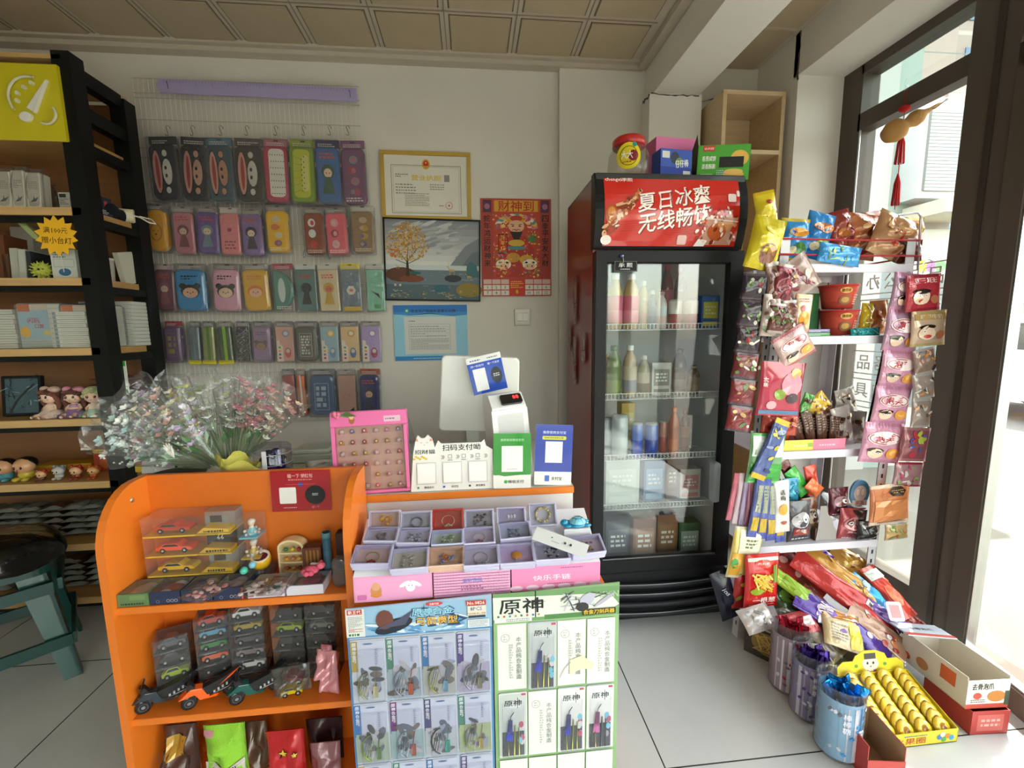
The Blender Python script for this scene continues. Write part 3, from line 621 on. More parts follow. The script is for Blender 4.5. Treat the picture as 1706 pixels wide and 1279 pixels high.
# motifs: plain, invented ones only
def m_face(c1,c2,ears=True):
    def f(b,w,h,z=.45):
        cz=h*z; r=w*.33
        if ears:
            for sx in(-1,1): b.dot(sx*r*.8,cz+r*.85,r*.4,r*.4,c2)
        b.dot(0,cz+r*.1,r*1.05,r*.95,c2); b.dot(0,cz-r*.1,r*.85,r*.72,c1)
        for sx in(-1,1): b.dot(sx*r*.3,cz,r*.08,r*.1,'20160f')
        b.dot(0,cz-r*.18,r*.1,r*.07,'20160f'); b.scrib(-w*.3,w*.3,h*.74,h*.86,2,c2,3)
    return f
def m_oval(face):
    def f(b,w,h):
        b.dot(-w*.26,h*.5,w*.2,h*.42,'1c1a1a'); b.dot(-w*.26,h*.5,w*.165,h*.385,'d89c90'); b.dot(-w*.25,h*.5,w*.07,h*.30,'a83c34')
        b.dot(w*.12,h*.5,w*.22,h*.26,'1c1a1a'); b.dot(w*.13,h*.5,w*.19,h*.235,face)
        for sz in(-1,1): b.dot(w*.1,h*(.5+sz*.33),w*.13,h*.075,'1c1a1a'); b.dot(w*.1,h*(.5+sz*.33),w*.1,h*.06,face); b.dot(w*.08,h*(.5+sz*.07),w*.05,h*.035,'20180f' if face!='e8e4d8' else '20180f')
    return f
def m_seed(b,w,h):
    b.rrect(-w*.28,w*.42,h*.08,h*.94,w*.2,'e8e4d6'); rd=random.Random(1)
    for i in range(7):
        for j in range(6): b.dot(-w*.2+j*w*.11+(i%2)*w*.04,h*.14+i*h*.115,w*.022,h*.011,'282420',6)
def m_kiwi(b,w,h):
    b.rrect(-w*.36,w*.36,h*.08,h*.94,w*.2,'c4c83a'); b.rrect(w*.02,w*.30,h*.2,h*.84,w*.1,'dcd878')
    for i in range(14): b.dot(w*(.0+.1*(i%2)),h*(.2+.047*i),w*.025,h*.012,'28240c',6)
    for i in range(6): b.line([(-w*.34,h*(.16+.13*i)),(-w*.05,h*(.22+.11*i))],w*.02,'8a9a2a')
def m_fig(c,c2='e8c8b0'):
    def f(b,w,h):
        b.dot(0,h*.56,w*.3,h*.13,c); b.dot(0,h*.53,w*.19,h*.085,c2); b.dpoly([(-w*.28,h*.16),(w*.28,h*.16),(w*.12,h*.46),(-w*.12,h*.46)],c); b.scrib(-w*.35,w*.35,h*.78,h*.9,2,'d05040',2)
        for sx in(-1,1): b.dot(sx*w*.07,h*.53,w*.02,h*.012,'20160f')
    return f
def m_spots(cs,n=5,seed=1):
    def f(b,w,h):
        rd=random.Random(seed)
        for i in range(n): b.dot(rd.uniform(-w*.1,w*.1),h*(.12+.76*(i+.5)/n),w*.2,h*.3/n,rd.choice(cs)); b.dot(rd.uniform(-w*.1,w*.1),h*(.12+.76*(i+.5)/n),w*.1,h*.18/n,rd.choice(cs))
        b.scrib(-w*.4,w*.4,h*.03,h*.12,2,'f0e8d8',seed)
    return f
def m_speck(b,w,h):
    rd=random.Random(3)
    for i in range(110): b.dot(rd.uniform(-w*.46,w*.46),rd.uniform(h*.03,h*.96),w*.035,h*.008,'d8d4cc',5,rd.uniform(0,3))
    b.star(0,h*.8,w*.2,'6a5080',4,w*.12)
def m_text(c,n=5):
    def f(b,w,h): b.frame(-w*.3,w*.3,h*.15,h*.8,w*.02,c); b.scrib(-w*.24,w*.24,h*.2,h*.75,n,c,4,.7)
    return f
def m_orn(c,c2):
    def f(b,w,h):
        b.dpoly([(-w*.5,0),(-w*.12,0),(-w*.12,h*.42),(-w*.3,h*.5),(-w*.3,h*.6),(-w*.5,h*.6)],'ead8cc')
        b.dot(w*.1,h*.8,w*.24,h*.1,c); b.dot(w*.1,h*.8,w*.14,h*.06,'e8dcc8'); b.dot(w*.18,h*.25,w*.2,h*.15,c2); b.dot(w*.18,h*.3,w*.12,h*.06,'d8ccc0')
        for i in range(4): b.dot(-w*.32,h*(.1+i*.1),w*.08,h*.03,('c03040','3060a0','d8a030','40a060')[i])
    return f
def m_face2(b,w,h):
    b.ring(0,h*.45,w*.3,w*.03,'3a2c10',20,h*.2)
    for sx in(-1,1): b.line([(sx*w*.12-w*.06,h*.5),(sx*w*.12,h*.47),(sx*w*.12+w*.06,h*.5)],w*.025,'3a2c10')
    b.dot(0,h*.40,w*.06,h*.02,'3a2c10')
def m_plain(c): 
    return lambda b,w,h:(b.scrib(-w*.3,w*.3,h*.12,h*.35,3,c,5),b.dot(0,h*.6,w*.12,h*.05,c))
def m_strap(c): return lambda b,w,h:(b.rect(-w*.1,w*.15,0,h,c),)
CASES=[
('row1',228,336,[(250,302,'bag','38383c',m_oval('e8e4d8'),'dark grey pencil case with a white spotted face print, leftmost under the hooks','242426'),
 (298,348,'bag','1c222c',m_oval('d8a890'),'black pencil case with a tan face print, second under the hooks','30303a'),
 (344,392,'bag','3c5a6a',m_oval('c89078'),'slate blue pencil case with a tan face print','4a7488'),
 (389,441,'bag','3c3c3e',m_oval('d8d4c8'),'dark grey pencil case with a pale face print beside the dragonfruit one','4c4440'),
 (438,482,'case','b83a58',m_seed,'crimson and white pencil case with black dragonfruit seeds','b87080'),
 (480,526,'case','7a9a24',m_kiwi,'green kiwi fruit pencil case with a yellow centre','98a83a'),
 (526,569,'case','3a68a4',m_fig('2a5a40'),'glossy blue pencil case with a small green haired figure, top row','20285c'),
 (568,612,'bag','7c5078',m_spots(('a84860','8a90a0','c8788c'),4,2),'purple bag with pink and white squeeze toys, rightmost in the top row','84507c')]),
('row2',340,421,[(243,281,'round','dc9c18',m_face2,'rounded yellow pencil case with a smiling face next to the black post',None),
 (287,325,'bag','cc8490',m_fig('8a5058'),'pink pencil case in clear bag with a small brown print, second row',None),
 (325,364,'bag','6c5098',m_fig('70889a'),'purple pencil case in clear bag with a blue grey figure',None),
 (364,402,'bag','e88c90',m_plain('a04858'),'plain salmon pink pencil case in a clear bag','d8ccc4'),
 (402,441,'case','7c629c',m_fig('30283c'),'purple pencil case with a dark haired figure, second row',None),
 (443,483,'case','e8b414',m_spots(('8a8a80','d8c8a0','a0507a','d87840'),4,5),'bright yellow pencil case with four animal stickers',None),
 (506,543,'case','8a3a1c',m_spots(('c83020','4a2a18','e0e0d8'),3,7),'brown pencil case with red and white stickers',None),
 (543,581,'case','e05c6c',m_spots(('9a3a50','d8b8b0','e898a0'),3,8),'coral pink pencil case with three stickers',None),
 (584,625,'bag','9c7c58',m_spots(('c89c30','6a5aa0','d0b090'),4,9),'tan patterned pencil case in clear bag beside the gold frame','c4c0b4')]),
('row3',440,520,[(255,293,'bag','845460',m_fig('a0606c'),'mauve pink pencil case, leftmost in the third row','c0a8a8'),
 (292,345,'case','3488c0',m_face('e0b090','181416'),'bright blue pencil case with a raised round eared face',None),
 (352,403,'case','d89cb4',m_face('ecc8a8','221a1a'),'pale pink pencil case with a raised round eared face',None),
 (405,452,'case','dca81c',m_face('ecb890','d8781c',False),'golden yellow pencil case with an orange maned face',None),
 (454,491,'half','4a8478',m_spots(('c8d8d0',),1,3),'teal half moon pencil case with a white patch','b03858'),
 (492,528,'flat','5c807e',m_fig('1c2428','404a50'),'grey green pencil case with a dark standing figure print','c4c8c0'),
 (530,566,'flat','dccaa4',m_fig('c8a030','d86c50'),'cream pencil case with a yellow bird and red hat','c8c4b8'),
 (568,602,'flat','6c7c88',lambda b,w,h:(b.dot(0,h*.5,w*.28,h*.12,'e0d8c8',6),b.star(0,h*.5,w*.18,'c8603c'),b.rect(-w/2,w/2,0,h*.1,'d8b018')),'slate grey pencil case with one orange flower','d8c418'),
 (609,641,'flat','7cc0a4',lambda b,w,h:(b.dpoly([(-w*.3,h*.5),(w*.3,h*.3),(w*.2,h*.42),(-w*.1,h*.46)],'1c2420'),b.rect(-w*.1,w*.3,h*.06,h*.16,'3a9a50')),'mint pencil case with a black slanted bird print, beside the painting','b8bcb4')]),
('row4',536,604,[(273,305,'case','6c4c74',m_text('a08c50',3),'dusky purple pencil case, leftmost in the fourth row','a02c3c'),
 (313,334,'bag','68787e',m_strap('7c8c90'),'grey cylinder pencil case with a yellow tag',None),
 (336,358,'bag','98a060',m_strap('5c8c2c'),'olive cylinder pencil case with a yellow tag',None),
 (363,388,'bag','3a5224',m_strap('94c430'),'lime striped cylinder pencil case with a yellow tag',None),
 (392,417,'flat','18181a',m_speck,'black and white speckled pencil case',None),
 (419,453,'case','8c6c90',m_face('a0784c','503038'),'mauve pencil case with a brown bear face',None),
 (457,489,'flat','d8a494',m_orn('9098c0','c85850'),'peach boxed pencil set with red hanging charms',None),
 (491,530,'case','504c44',m_text('c8c4bc',7),'dark grey pencil case with pale vertical lettering',None),
 (532,564,'flat','98b8c4',m_orn('d8b040','7898c0'),'pale blue boxed pencil set with a yellow charm',None),
 (566,598,'flat','e0be88',m_orn('c89c38','5c74a8'),'cream yellow boxed pencil set with a blue charm',None),
 (600,634,'flat','b098cc',m_orn('a888c8','a83c60'),'lilac boxed pencil set at the right end of row four',None)]),
('row5',616,694,[(472,494,'flat','ac4444',m_plain('e0a0a0'),'red flat pencil case behind the flowers',None),
 (496,511,'bag','d86818',m_strap('e8e0d0'),'slim orange tube case behind the flowers',None),
 (514,560,'case','405c84',m_text('a8b8cc',4),'denim blue bottle shaped pencil case above the pink ring display',None),
 (562,594,'flat','c49888',lambda b,w,h:(b.ring(0,h*.45,w*.2,w*.03,'b07080'),b.dpoly([(w*.1,h*.1),(w*.4,h*.2),(w*.4,h*.05)],'20181a')),'dusty pink flat pencil case with a ring emblem',None),
 (597,634,'case','1c2c68',m_fig('28304c','e0b090'),'navy pencil case with a cheering figure print, last of the bottom row','a84c28')])]
for rn,yt,yb,items in CASES:
    for i,(xa,xb,kd,col,mo,lab,hdr) in enumerate(items):
        yo={'row1':i*1,'row2':(0,4,4,6,8,2,6,6,3)[i] if i<9 else 0}.get(rn,0)
        x,z,w_,h=wr(xa,yt+yo,xb,yb+yo,2.17)
        if rn=='row2' and i==0: h+=.0
        tw=random.uniform(-3,3)
        t=thing('pencil_case',lab,'pencil case',(x,2.187,z),(0,random.uniform(-1.5,2),tw),'pencil cases hanging on the wire grid')
        ch=h*.86; cw=w_*.90
        b=MB('film' if kd in('bag','flat') else 'gloss')
        if kd=='half': P=[(-cw/2,0)]+[(-cw/2+cw*math.sin(R(a)),ch/2-ch/2*math.cos(R(a))) for a in range(0,181,12)]+[(-cw/2,ch)]
        elif kd=='round': P=rrect(cw,ch,cw*.45,6,0,ch/2)
        else: P=rrect(cw,ch,cw*(.07 if kd=='flat' else .22),4,0,ch/2)
        P=[(p,q+h*.03) for p,q in P]
        dp={'flat':.014,'bag':.022,'case':.030,'half':.024,'round':.03}[kd]
        b.slab(P,-dp,0,col,dp*.35 if kd!='flat' else .003,False); 
        s0=b.surf; b.surf=lambda u,q,e,s0=s0,h=h,ch=ch:s0(u,q*ch/h*1.0+h*.03,e); mo(b,cw*.92,h)
        b.surf=s0
        if kd in('case','round') : b.k='metal'; b.tube([(cw*.5,-dp*.5,h*.2),(cw*.5,-dp*.5,h*.6)],.0012,'a0a0a0',4); b.box(cw*.49,cw*.5+.006,-dp*.6,-dp*.4,h*.6,h*.66,'b0b0b0')
        b.build('case',t)
        b=MB('paper'); hc=hdr or random.choice(('8a8480','9a928c','7c787c'))
        b.box(-w_*.46,w_*.46,-.006,-.003,h*.90,h*1.02,hc); b.plane(-.006); b.scrib(-w_*.36,w_*.3,h*.91,h*.97,2,'d8d0c8',i); b.rect(-w_*.08,w_*.08,h*.98,h*1.0,'2a2624')
        if 'yellow tag' in lab: b.box(-w_*.5,w_*.5,-dp-.003,-dp-.001,-h*.03,h*.06,'d8c818')
        b.build('header_card',t)
        if kd!='half' or 1:
            b=MB('clear'); b.slab(rrect(w_,h,.006,2,0,h/2),-dp-.004,.001,'eeeef0',.004); b.build('bag',t)
for i,px in enumerate((280,321,368,411,459,505,548,578)):
    p=at(px,212,Y=GY-.008); b=MB('metal'); P=[(.008,.004,-.004),(.008,0,.002),(0,-.004,.006),(-.004,-.006,0),(0,-.008,-.012),(.006,-.012,-.026),(.008,-.014,-.034),(.002,-.02,-.037),(-.003,-.021,-.033)]
    b.tube([(q[0]+(i-3)*.0005,q[1],q[2]*1.15) for q in P],.0013,'55504a',5)
    single(b,'wire_hook','bent steel hook above the '+('leftmost dark grey case','black case','slate blue case','pale faced dark grey case','dragonfruit case','kiwi case','glossy blue case','purple toy bag')[i],'hook',tuple(p),(0,0,0),'hooks on the wire grid')
for i,(px,py) in enumerate(((508,420),(550,422))):
    p=at(px,py,Y=GY-.008); b=MB('metal'); b.tube([(0,0,.01),(-.004,-.006,0),(-.006,-.01,-.02),(0,-.016,-.03),(.006,-.018,-.022)],.0012,'55504a',5); single(b,'wire_hook','small hook below the '+('brown','coral pink')[i]+' pencil case','hook',tuple(p),(0,0,0),'hooks on the wire grid')
# ---------------------------------------------------------------- frames, painting, calendar, notice, switch
def board(name,label,cat,px,Y,d,fn,rot=0,kind='plastic',ec='c8c4b8'):
    x,z,w_,h=wr(*px,Y-d)
    t=thing(name,label,cat,(x,Y-.002,z),(0,rot,0)); fn(t,w_,h,d); return t
def f_lic(t,w,h,d):
    b=MB('board')
    for a in((-w/2,w/2,0,.018),(-w/2,w/2,h-.018,h),(-w/2,-w/2+.018,.018,h-.018),(w/2-.018,w/2,.018,h-.018)): b.box(a[0],a[1],-d,0,a[2],a[3],'b8963c',.002)
    b.build('frame',t)
    b=MB('board'); b.box(-w/2+.01,w/2-.01,-.008,-.002,.01,h-.01,'d6d2c6'); b.plane(-.008); g='a8a48c'
    b.frame(-w*.385,w*.385,h*.10,h*.80,.003,'8a8870'); b.frame(-w*.365,w*.365,h*.12,h*.78,.0015,g)
    b.dot(0,h*.82,w*.045,h*.075,'d0a030'); b.dot(0,h*.825,w*.03,h*.05,'c03028'); b.star(0,h*.84,.006,'e8c040'); b.rect(-.012,.012,h*.78,h*.795,'d0a030')
    b.text('营业执照',0,h*.62,.026,'d8b828',width=w*.33)
    b.rect(w*.2,w*.26,h*.57,h*.67,'8c8c84'); b.scrib(-w*.34,-w*.2,h*.62,h*.68,2,'77756a',1); b.scrib(-w*.34,-w*.12,h*.37,h*.54,4,'77756a',2,.35); b.scrib(w*.04,w*.2,h*.44,h*.54,3,'77756a',3,.35)
    b.scrib(-w*.24,w*.03,h*.2,h*.4,8,'8a887c',4,.45); b.ring(w*.25,h*.22,.016,.002,'c05050'); b.star(w*.25,h*.22,.007,'c05050'); b.scrib(w*.14,w*.2,h*.2,h*.23,1,'77756a',6); b.build('certificate',t)
board('licence_frame','gold framed shop licence certificate hung above the landscape painting','frame',(634,252,784,366),YB-.002,.016,f_lic,.5)
def f_paint(t,w,h,d):
    b=MB('black')
    for a in((-w/2,w/2,0,.007),(-w/2,w/2,h-.007,h),(-w/2,-w/2+.007,.007,h-.007),(w/2-.007,w/2,.007,h-.007)): b.box(a[0],a[1],-d,0,a[2],a[3],'121212')
    b.build('frame',t)
    b=MB('board'); b.box(-w/2+.005,w/2-.005,-.012,-.002,.005,h-.005,'6e7a80'); b.plane(-.012)
    rd=random.Random(5); bw=w/2-.008
    sky=[('7c8088',1),('888c92',.95),('94989c',.88),('a2a4a8',.80),('b0b2b4',.72),('bcbebe',.64),('c8cac8',.56),('d2d4d0',.49)]
    for c,q in sky: b.rect(-bw,bw,h*.42,h*q-.008*(q==1),c)
    for i in range(60): x0=rd.uniform(-bw+.05,bw-.06); b.dot(x0,h*rd.uniform(.55,.94),rd.uniform(.02,.05),rd.uniform(.003,.009),rd.choice(('8c9096','a4a6a8','b4b6b6','bcbebc','989ca0')),12,rd.uniform(.1,.4))
    b.dpoly([(bw*.35,h*.42),(bw*.7,h*.68),(bw,h*.78),(bw,h*.42)],'7c848a'); b.dpoly([(bw*.6,h*.42),(bw*.85,h*.6),(bw,h*.62),(bw,h*.42)],'68727a')
    b.rect(-bw,bw,.008,h*.43,'667882'); b.rect(-bw,bw,h*.38,h*.44,'c4cccc'); b.rect(-bw,bw,.008,h*.2,'50626c')
    for i in range(50): u=rd.uniform(-bw+.02,bw-.02); q=h*rd.uniform(.06,.38); b.line([(u,q),(u+rd.uniform(.01,.03),q)],.0015,rd.choice(('8c9ca4','b4bcc0','46565e')))
    b.dot(-w*.33,h*.32,w*.16,h*.09,'5c3424'); b.dot(-w*.22,h*.27,w*.13,h*.045,'7a4028'); b.dot(-w*.2,h*.34,w*.08,h*.02,'2c5a54'); b.dpoly([(-w*.28,h*.3),(-w*.24,h*.3),(-w*.255,h*.52),(-w*.27,h*.52)],'3a2818')
    for a in((-.27,.48,-.36,.62),(-.26,.48,-.16,.64),(-.262,.5,-.24,.78),(-.27,.45,-.38,.5),(-.26,.45,-.14,.52)): b.line([(w*a[0],h*a[1]),(w*a[2],h*a[3])],.003,'3a2818')
    for i in range(700):
        a=rd.uniform(0,6.3); q=rd.random()**.6; b.dot(-w*.26+w*.19*q*math.cos(a)*(1.15-.3*math.sin(a)),h*.72+h*.23*q*math.sin(a),rd.uniform(.002,.0055),rd.uniform(.002,.004),rd.choice(('b88c2c','caa040','9c7420','d8b45c','a8782c','b87830')),6)
    for i in range(14): b.dot(-w*.42+rd.uniform(-.01,.03),h*.58+rd.uniform(-.02,.02),.007,.005,'c07030',6)
    b.dpoly([(w*.34,h*.3),(w*.36,h*.46),(w*.40,h*.5),(w*.46,h*.44),(w*.48,h*.3)],'3c6c74'); b.dot(w*.21,h*.28,w*.09,h*.045,'2c3438'); b.dot(w*.09,h*.15,w*.08,h*.055,'2c6070')
    b.dot(w*.38,h*.14,w*.14,h*.09,'8c7a34')
    for i in range(70): b.dot(rd.uniform(w*.0,w*.46) if i%2 else rd.uniform(-w*.46,-w*.05),h*rd.uniform(.03,.13),.006,.002,rd.choice(('b0a040','6c7c3c','c8b860','4c6450')),6)
    for (dx,dz,s) in((.2,.35,1),(.38,.28,.8),(-.36,.40,.5)):
        c='b8a068'; u=w*dx; q=h*dz
        b.dot(u,q+.012*s,.016*s,.006*s,c); b.line([(u-.012*s,q+.014*s),(u-.02*s,q+.03*s),(u-.026*s,q+.028*s)],.004*s,c)
        for k in(-.01,-.006,.008,.012): b.line([(u+k*s,q+.012*s),(u+k*s*1.2,q-.012*s)],.0018*s,c)
        b.line([(u-.02*s,q+.03*s),(u-.014*s,q+.045*s),(u-.02*s,q+.05*s)],.0013*s,c)
    for i in range(6): u=w*(.02+.04*i); q=h*(.82+.02*((i*3)%4)); b.line([(u,q+.002),(u+.004,q),(u+.008,q+.003)],.0012,'303438')
    b.dot(-w*.39,h*.19,.006,.006,'c8c090'); b.dot(-w*.34,h*.19,.006,.006,'c8c090'); b.build('painting',t)
board('landscape_painting','thin black framed painting of a golden tree, deer and a lake','painting',(638,364,799,501),YB-.002,.02,f_paint,1.2)
def f_cal(t,w,h,d):
    b=MB('board'); b.box(-w/2,w/2,-d,0,0,h,'a83c2a'); b.plane(-d); rd=random.Random(9)
    b.rect(-w*.33,w*.33,h*.86,h*.985,'c8442c'); b.rect(-w*.31,w*.31,h*.87,h*.98,'d09a2c'); b.text('财神到',0,h*.925,h*.105,'b82c18',width=w*.5)
    for sx in(-1,1): b.rect(sx*w*.41-w*.06,sx*w*.41+w*.06,h*.86,h*.985,'4c2c48'); b.dot(sx*w*.41,h*.92,w*.04,h*.03,'a06080')
    b.rect(-w*.5,-w*.345,h*.18,h*.855,'a83a2c'); b.rect(w*.345,w*.5,h*.18,h*.855,'a83a2c')
    b.text('蛇年鸿运财神来',-w*.415,h*.80,h*.068,'1c1410',vertical=True); b.text('四季平安发大财',w*.415,h*.80,h*.068,'1c1410',vertical=True)
    b.rect(-w*.335,w*.335,h*.18,h*.855,'b8402c')
    for i in range(15):
        a=R(180*i/14); b.dot(w*.25*math.cos(a),h*.72+h*.10*math.sin(a),w*.055,h*.028,('c87890','d8b040','5a8a98','d8d0c0','b04858')[i%5])
        b.dot(w*.19*math.cos(a),h*.72+h*.075*math.sin(a),w*.035,h*.018,('e0b8a0','c03830','d8c060')[i%3])
    b.dpoly([(-w*.3,h*.2),(w*.3,h*.2),(w*.24,h*.5),(w*.12,h*.62),(-w*.12,h*.62),(-w*.24,h*.5)],'b02c20')
    b.dot(0,h*.785,w*.14,h*.045,'d0982c'); b.dot(0,h*.80,w*.09,h*.03,'b03020'); b.dot(0,h*.72,w*.115,h*.062,'dca888')
    for sx in(-1,1): b.line([(sx*w*.03,h*.735),(sx*w*.08,h*.742)],.003,'20140e'); b.dot(sx*w*.05,h*.722,w*.018,h*.006,'20140e'); b.line([(sx*w*.01,h*.69),(sx*w*.06,h*.68)],.003,'20140e')
    b.dpoly([(-w*.09,h*.665),(w*.09,h*.665),(w*.03,h*.57),(-w*.03,h*.57)],'241814'); b.dot(0,h*.68,w*.02,h*.006,'a03030')
    b.dot(0,h*.55,w*.12,h*.035,'d0a838'); b.dot(0,h*.5,w*.14,h*.02,'4a8c8c'); b.rect(-w*.26,-w*.13,h*.44,h*.64,'1c1410'); b.rect(-w*.25,-w*.14,h*.45,h*.63,'c82c1c'); b.text('开年红',-w*.195,h*.60,h*.045,'e0c040',vertical=True)
    b.dot(w*.22,h*.6,w*.07,h*.04,'4a7a44'); b.dot(w*.14,h*.38,w*.1,h*.05,'d0a030'); b.dot(-w*.05,h*.4,w*.1,h*.05,'c88c2c')
    for sx in(-1,1):
        u=sx*w*.19; b.dot(u,h*.26,w*.12,h*.06,'b83828'); b.dot(u,h*.33,w*.11,h*.055,'ece0cc'); b.dot(u,h*.31,w*.075,h*.03,'e8b898')
        for q in(-1,1): b.dot(u+q*w*.03,h*.312,w*.012,h*.008,'20140e'); b.star(u+q*w*.09,h*.385,w*.03,'c89c30'); b.dot(u+q*w*.05,h*.35,w*.02,h*.01,'20140e')
    for i in range(40): b.dot(rd.uniform(-w*.32,w*.32),h*rd.uniform(.2,.5),w*.012,h*.007,rd.choice(('d8b848','4c8c50','c87890','2c7088')),6)
    for i in range(170):
        sx=rd.choice((-1,1)); b.dot(sx*w*rd.uniform(.1,.33),h*rd.uniform(.2,.84),w*rd.uniform(.006,.02),h*rd.uniform(.004,.012),rd.choice(('d8a838','c88030','4c8c50','c87890','d05038','e0c868','a02820')),7)
    b.rect(-w*.5,w*.5,0,h*.18,'b83c2c')
    for r in range(3):
        for c in range(6):
            u=(-.5+.02+c*.125)*w if c<3 else (.12+(c-3)*.125)*w; b.rect(u,u+w*.115,h*(.01+.058*r),h*(.058+.058*r),'dcd4c8'if r<2 else 'd8b0a8')
            if r<2: b.text(str((c+1)+(6 if r==0 else 0)),u+w*.057,h*(.034+.058*r),h*.03,'2c5850' )
    b.rect(-w*.11,w*.11,h*.0,h*.17,'c8301c'); b.scrib(-w*.09,w*.09,h*.08,h*.16,4,'e0b840',2); b.text('8',0,h*.045,h*.045,'e0b840'); b.build('sheet',t)
board('wall_calendar','red and gold new year fortune god calendar on the back wall','calendar',(802,331,918,493),YB-.002,.004,f_cal)
def f_not(t,w,h,d):
    b=MB('board'); b.box(-w/2,w/2,-d,0,0,h,'8cc4dc'); b.plane(-d); b.rect(-w/2,w/2,h*.84,h,'2a74c0'); b.dpoly([(-w/2,h*.84),(-w*.3,h*.82),(0,h*.86),(w*.3,h*.8),(w/2,h*.82),(w/2,h*.88),(-w/2,h*.88)],'3c88cc')
    b.rect(-w/2,w/2,0,h*.08,'2a84c4'); b.scrib(-w*.25,w*.3,h*.025,h*.055,1,'a8d0e4',1); b.dot(-w*.32,h*.90,.011,.011,'2a9a70'); b.dot(-w*.32,h*.90,.006,.006,'c0e0d0')
    b.text('安全生产网格化监管公示牌',w*.04,h*.895,.016,'16324c',width=w*.6); b.build('panel',t)
    b=MB('paper'); b.box(-w*.36,w*.34,-d-.0015,-d-.0002,h*.12,h*.79,'cfd0cc'); b.plane(-d-.0015); b.frame(-w*.3,w*.26,h*.2,h*.66,.0012,'8a8c88'); b.scrib(-w*.3,-w*.2,h*.7,h*.73,1,'666666',2)
    for i in range(1,9): b.line([(-w*.3,h*(.2+.051*i)),(w*.26,h*(.2+.051*i))],.0008,'a0a29e')
    for u in(-.05,.1): b.line([(w*u,h*.2),(w*u,h*.66)],.0008,'a0a29e')
    b.scrib(-w*.28,w*.24,h*.21,h*.4,7,'80827e',5,.4); b.scrib(-w*.28,w*.2,h*.42,h*.64,5,'80827e',6,.25); b.build('paper_form',t)
board('notice_board','blue safety notice with a paper form, below the painting','notice',(657,508,779,600),YB-.002,.006,f_not)
def f_sw(t,w,h,d):
    b=MB('plastic'); b.slab(rrect(w,h,.004,3,0,h/2),-d,0,'a8a498',.003); b.frame(-w*.42,w*.42,h*.08,h*.92,.0012,'848076'); b.build('plate',t)
    for sx in(-.17,.17): b=MB('plastic'); b.box(sx*w-w*.15,sx*w+w*.15,-d-.004,-d+.001,h*.25,h*.75,'b4b0a4',.0015); b.build('rocker',t)
board('light_switch','beige double light switch below the calendar','switch',(857,514,884,542),YB-.002,.009,f_sw)
# ================================================================ orange confectionery stand and desk
def on_plane(px,py,p0,n):
    d=_F*FPX+_R*(px-853)+_U*(639.5-py); o=Vector((0,0,EYE)); n=Vector(n); return o+d*((Vector(p0)-o).dot(n)/d.dot(n))
def at0(b,o): b.M=Matrix.Translation(-Vector(o)); return b
OY,OB=1.0,1.15; OXL,OXR=-.845,-.305; ZS1,ZS2=.566,.275; ZT=.838
O3=(-.57,1.07,0)
t=thing('orange_display_stand','glossy orange wooden stand with curved sides and two open shelves','display stand',O3)
def sideprof():
    P=[(OB,0),(OY-.01,0),(OY-.01,.70)]
    for i in range(9): a=R(90*i/8); P.append((OY-.01+.115*(1-math.cos(a)),.70+(ZT-.70)*math.sin(a)))
    P.append((OB,ZT)); return P
for x0 in(OXL-.009,OXR-.009):
    b=MB('orange'); P=sideprof(); n=len(P); v=[(x0-O3[0],p[0]-O3[1],p[1]) for p in P]+[(x0+.018-O3[0],p[0]-O3[1],p[1]) for p in P]
    f=[tuple(range(n-1,-1,-1)),tuple(range(n,2*n))]+[(j,(j+1)%n,n+(j+1)%n,n+j) for j in range(n)]
    b.add(v,f,'dc7420'); b.build('side_panel',t)
    b=at0(MB('metal'),O3); 
    if x0<-.8: b.ball((OXL+.0095,1.085,.795),(.002,.006,.006),'d0d0d0'); b.build('bolt',t)
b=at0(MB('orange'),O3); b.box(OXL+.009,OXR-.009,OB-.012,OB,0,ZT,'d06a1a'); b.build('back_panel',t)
for z in(ZS1,ZS2): b=at0(MB('orange'),O3); b.box(OXL+.009,OXR-.009,OY,OB-.012,z-.018,z,'dc7420',.0015); b.build('shelf',t)
b=at0(MB('orange'),O3); b.box(OXL+.009,OXR-.009,OY,OB-.012,.0,.03,'dc7420'); b.build('base_board',t)
b=MB('orange'); b.box(-.29,.315,-.08,.07,-.02,0,'dc7420',.002); 
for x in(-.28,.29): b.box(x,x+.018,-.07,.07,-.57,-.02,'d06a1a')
o=single(b,'orange_bench','low orange shelf under the pink jewellery cartons','shelf',(0,1.04,.571))
# desk
DZ=.745
t=thing('cash_desk','white cash desk with a thin orange top edge','desk',(-.28,1.4,0))
b=at0(MB('orange'),(-.28,1.4,0)); b.box(-.90,.285,1.163,1.172,DZ-.02,DZ,'dc7a24',.002); b.k='plastic'; b.box(-.90,.285,1.172,1.70,DZ-.02,DZ,'c9c6bd'); b.build('worktop',t)
b=at0(MB('plastic'),(-.28,1.4,0)); b.box(-.30,.283,1.168,1.185,0,DZ-.02,'d8d8d4'); b.build('front_panel',t)
for x in(.265,-.89): b=at0(MB('plastic'),(-.28,1.4,0)); b.box(x,x+.018,1.19,1.69,0,DZ-.0205,'d0d0cc'); b.build('side_panel',t)
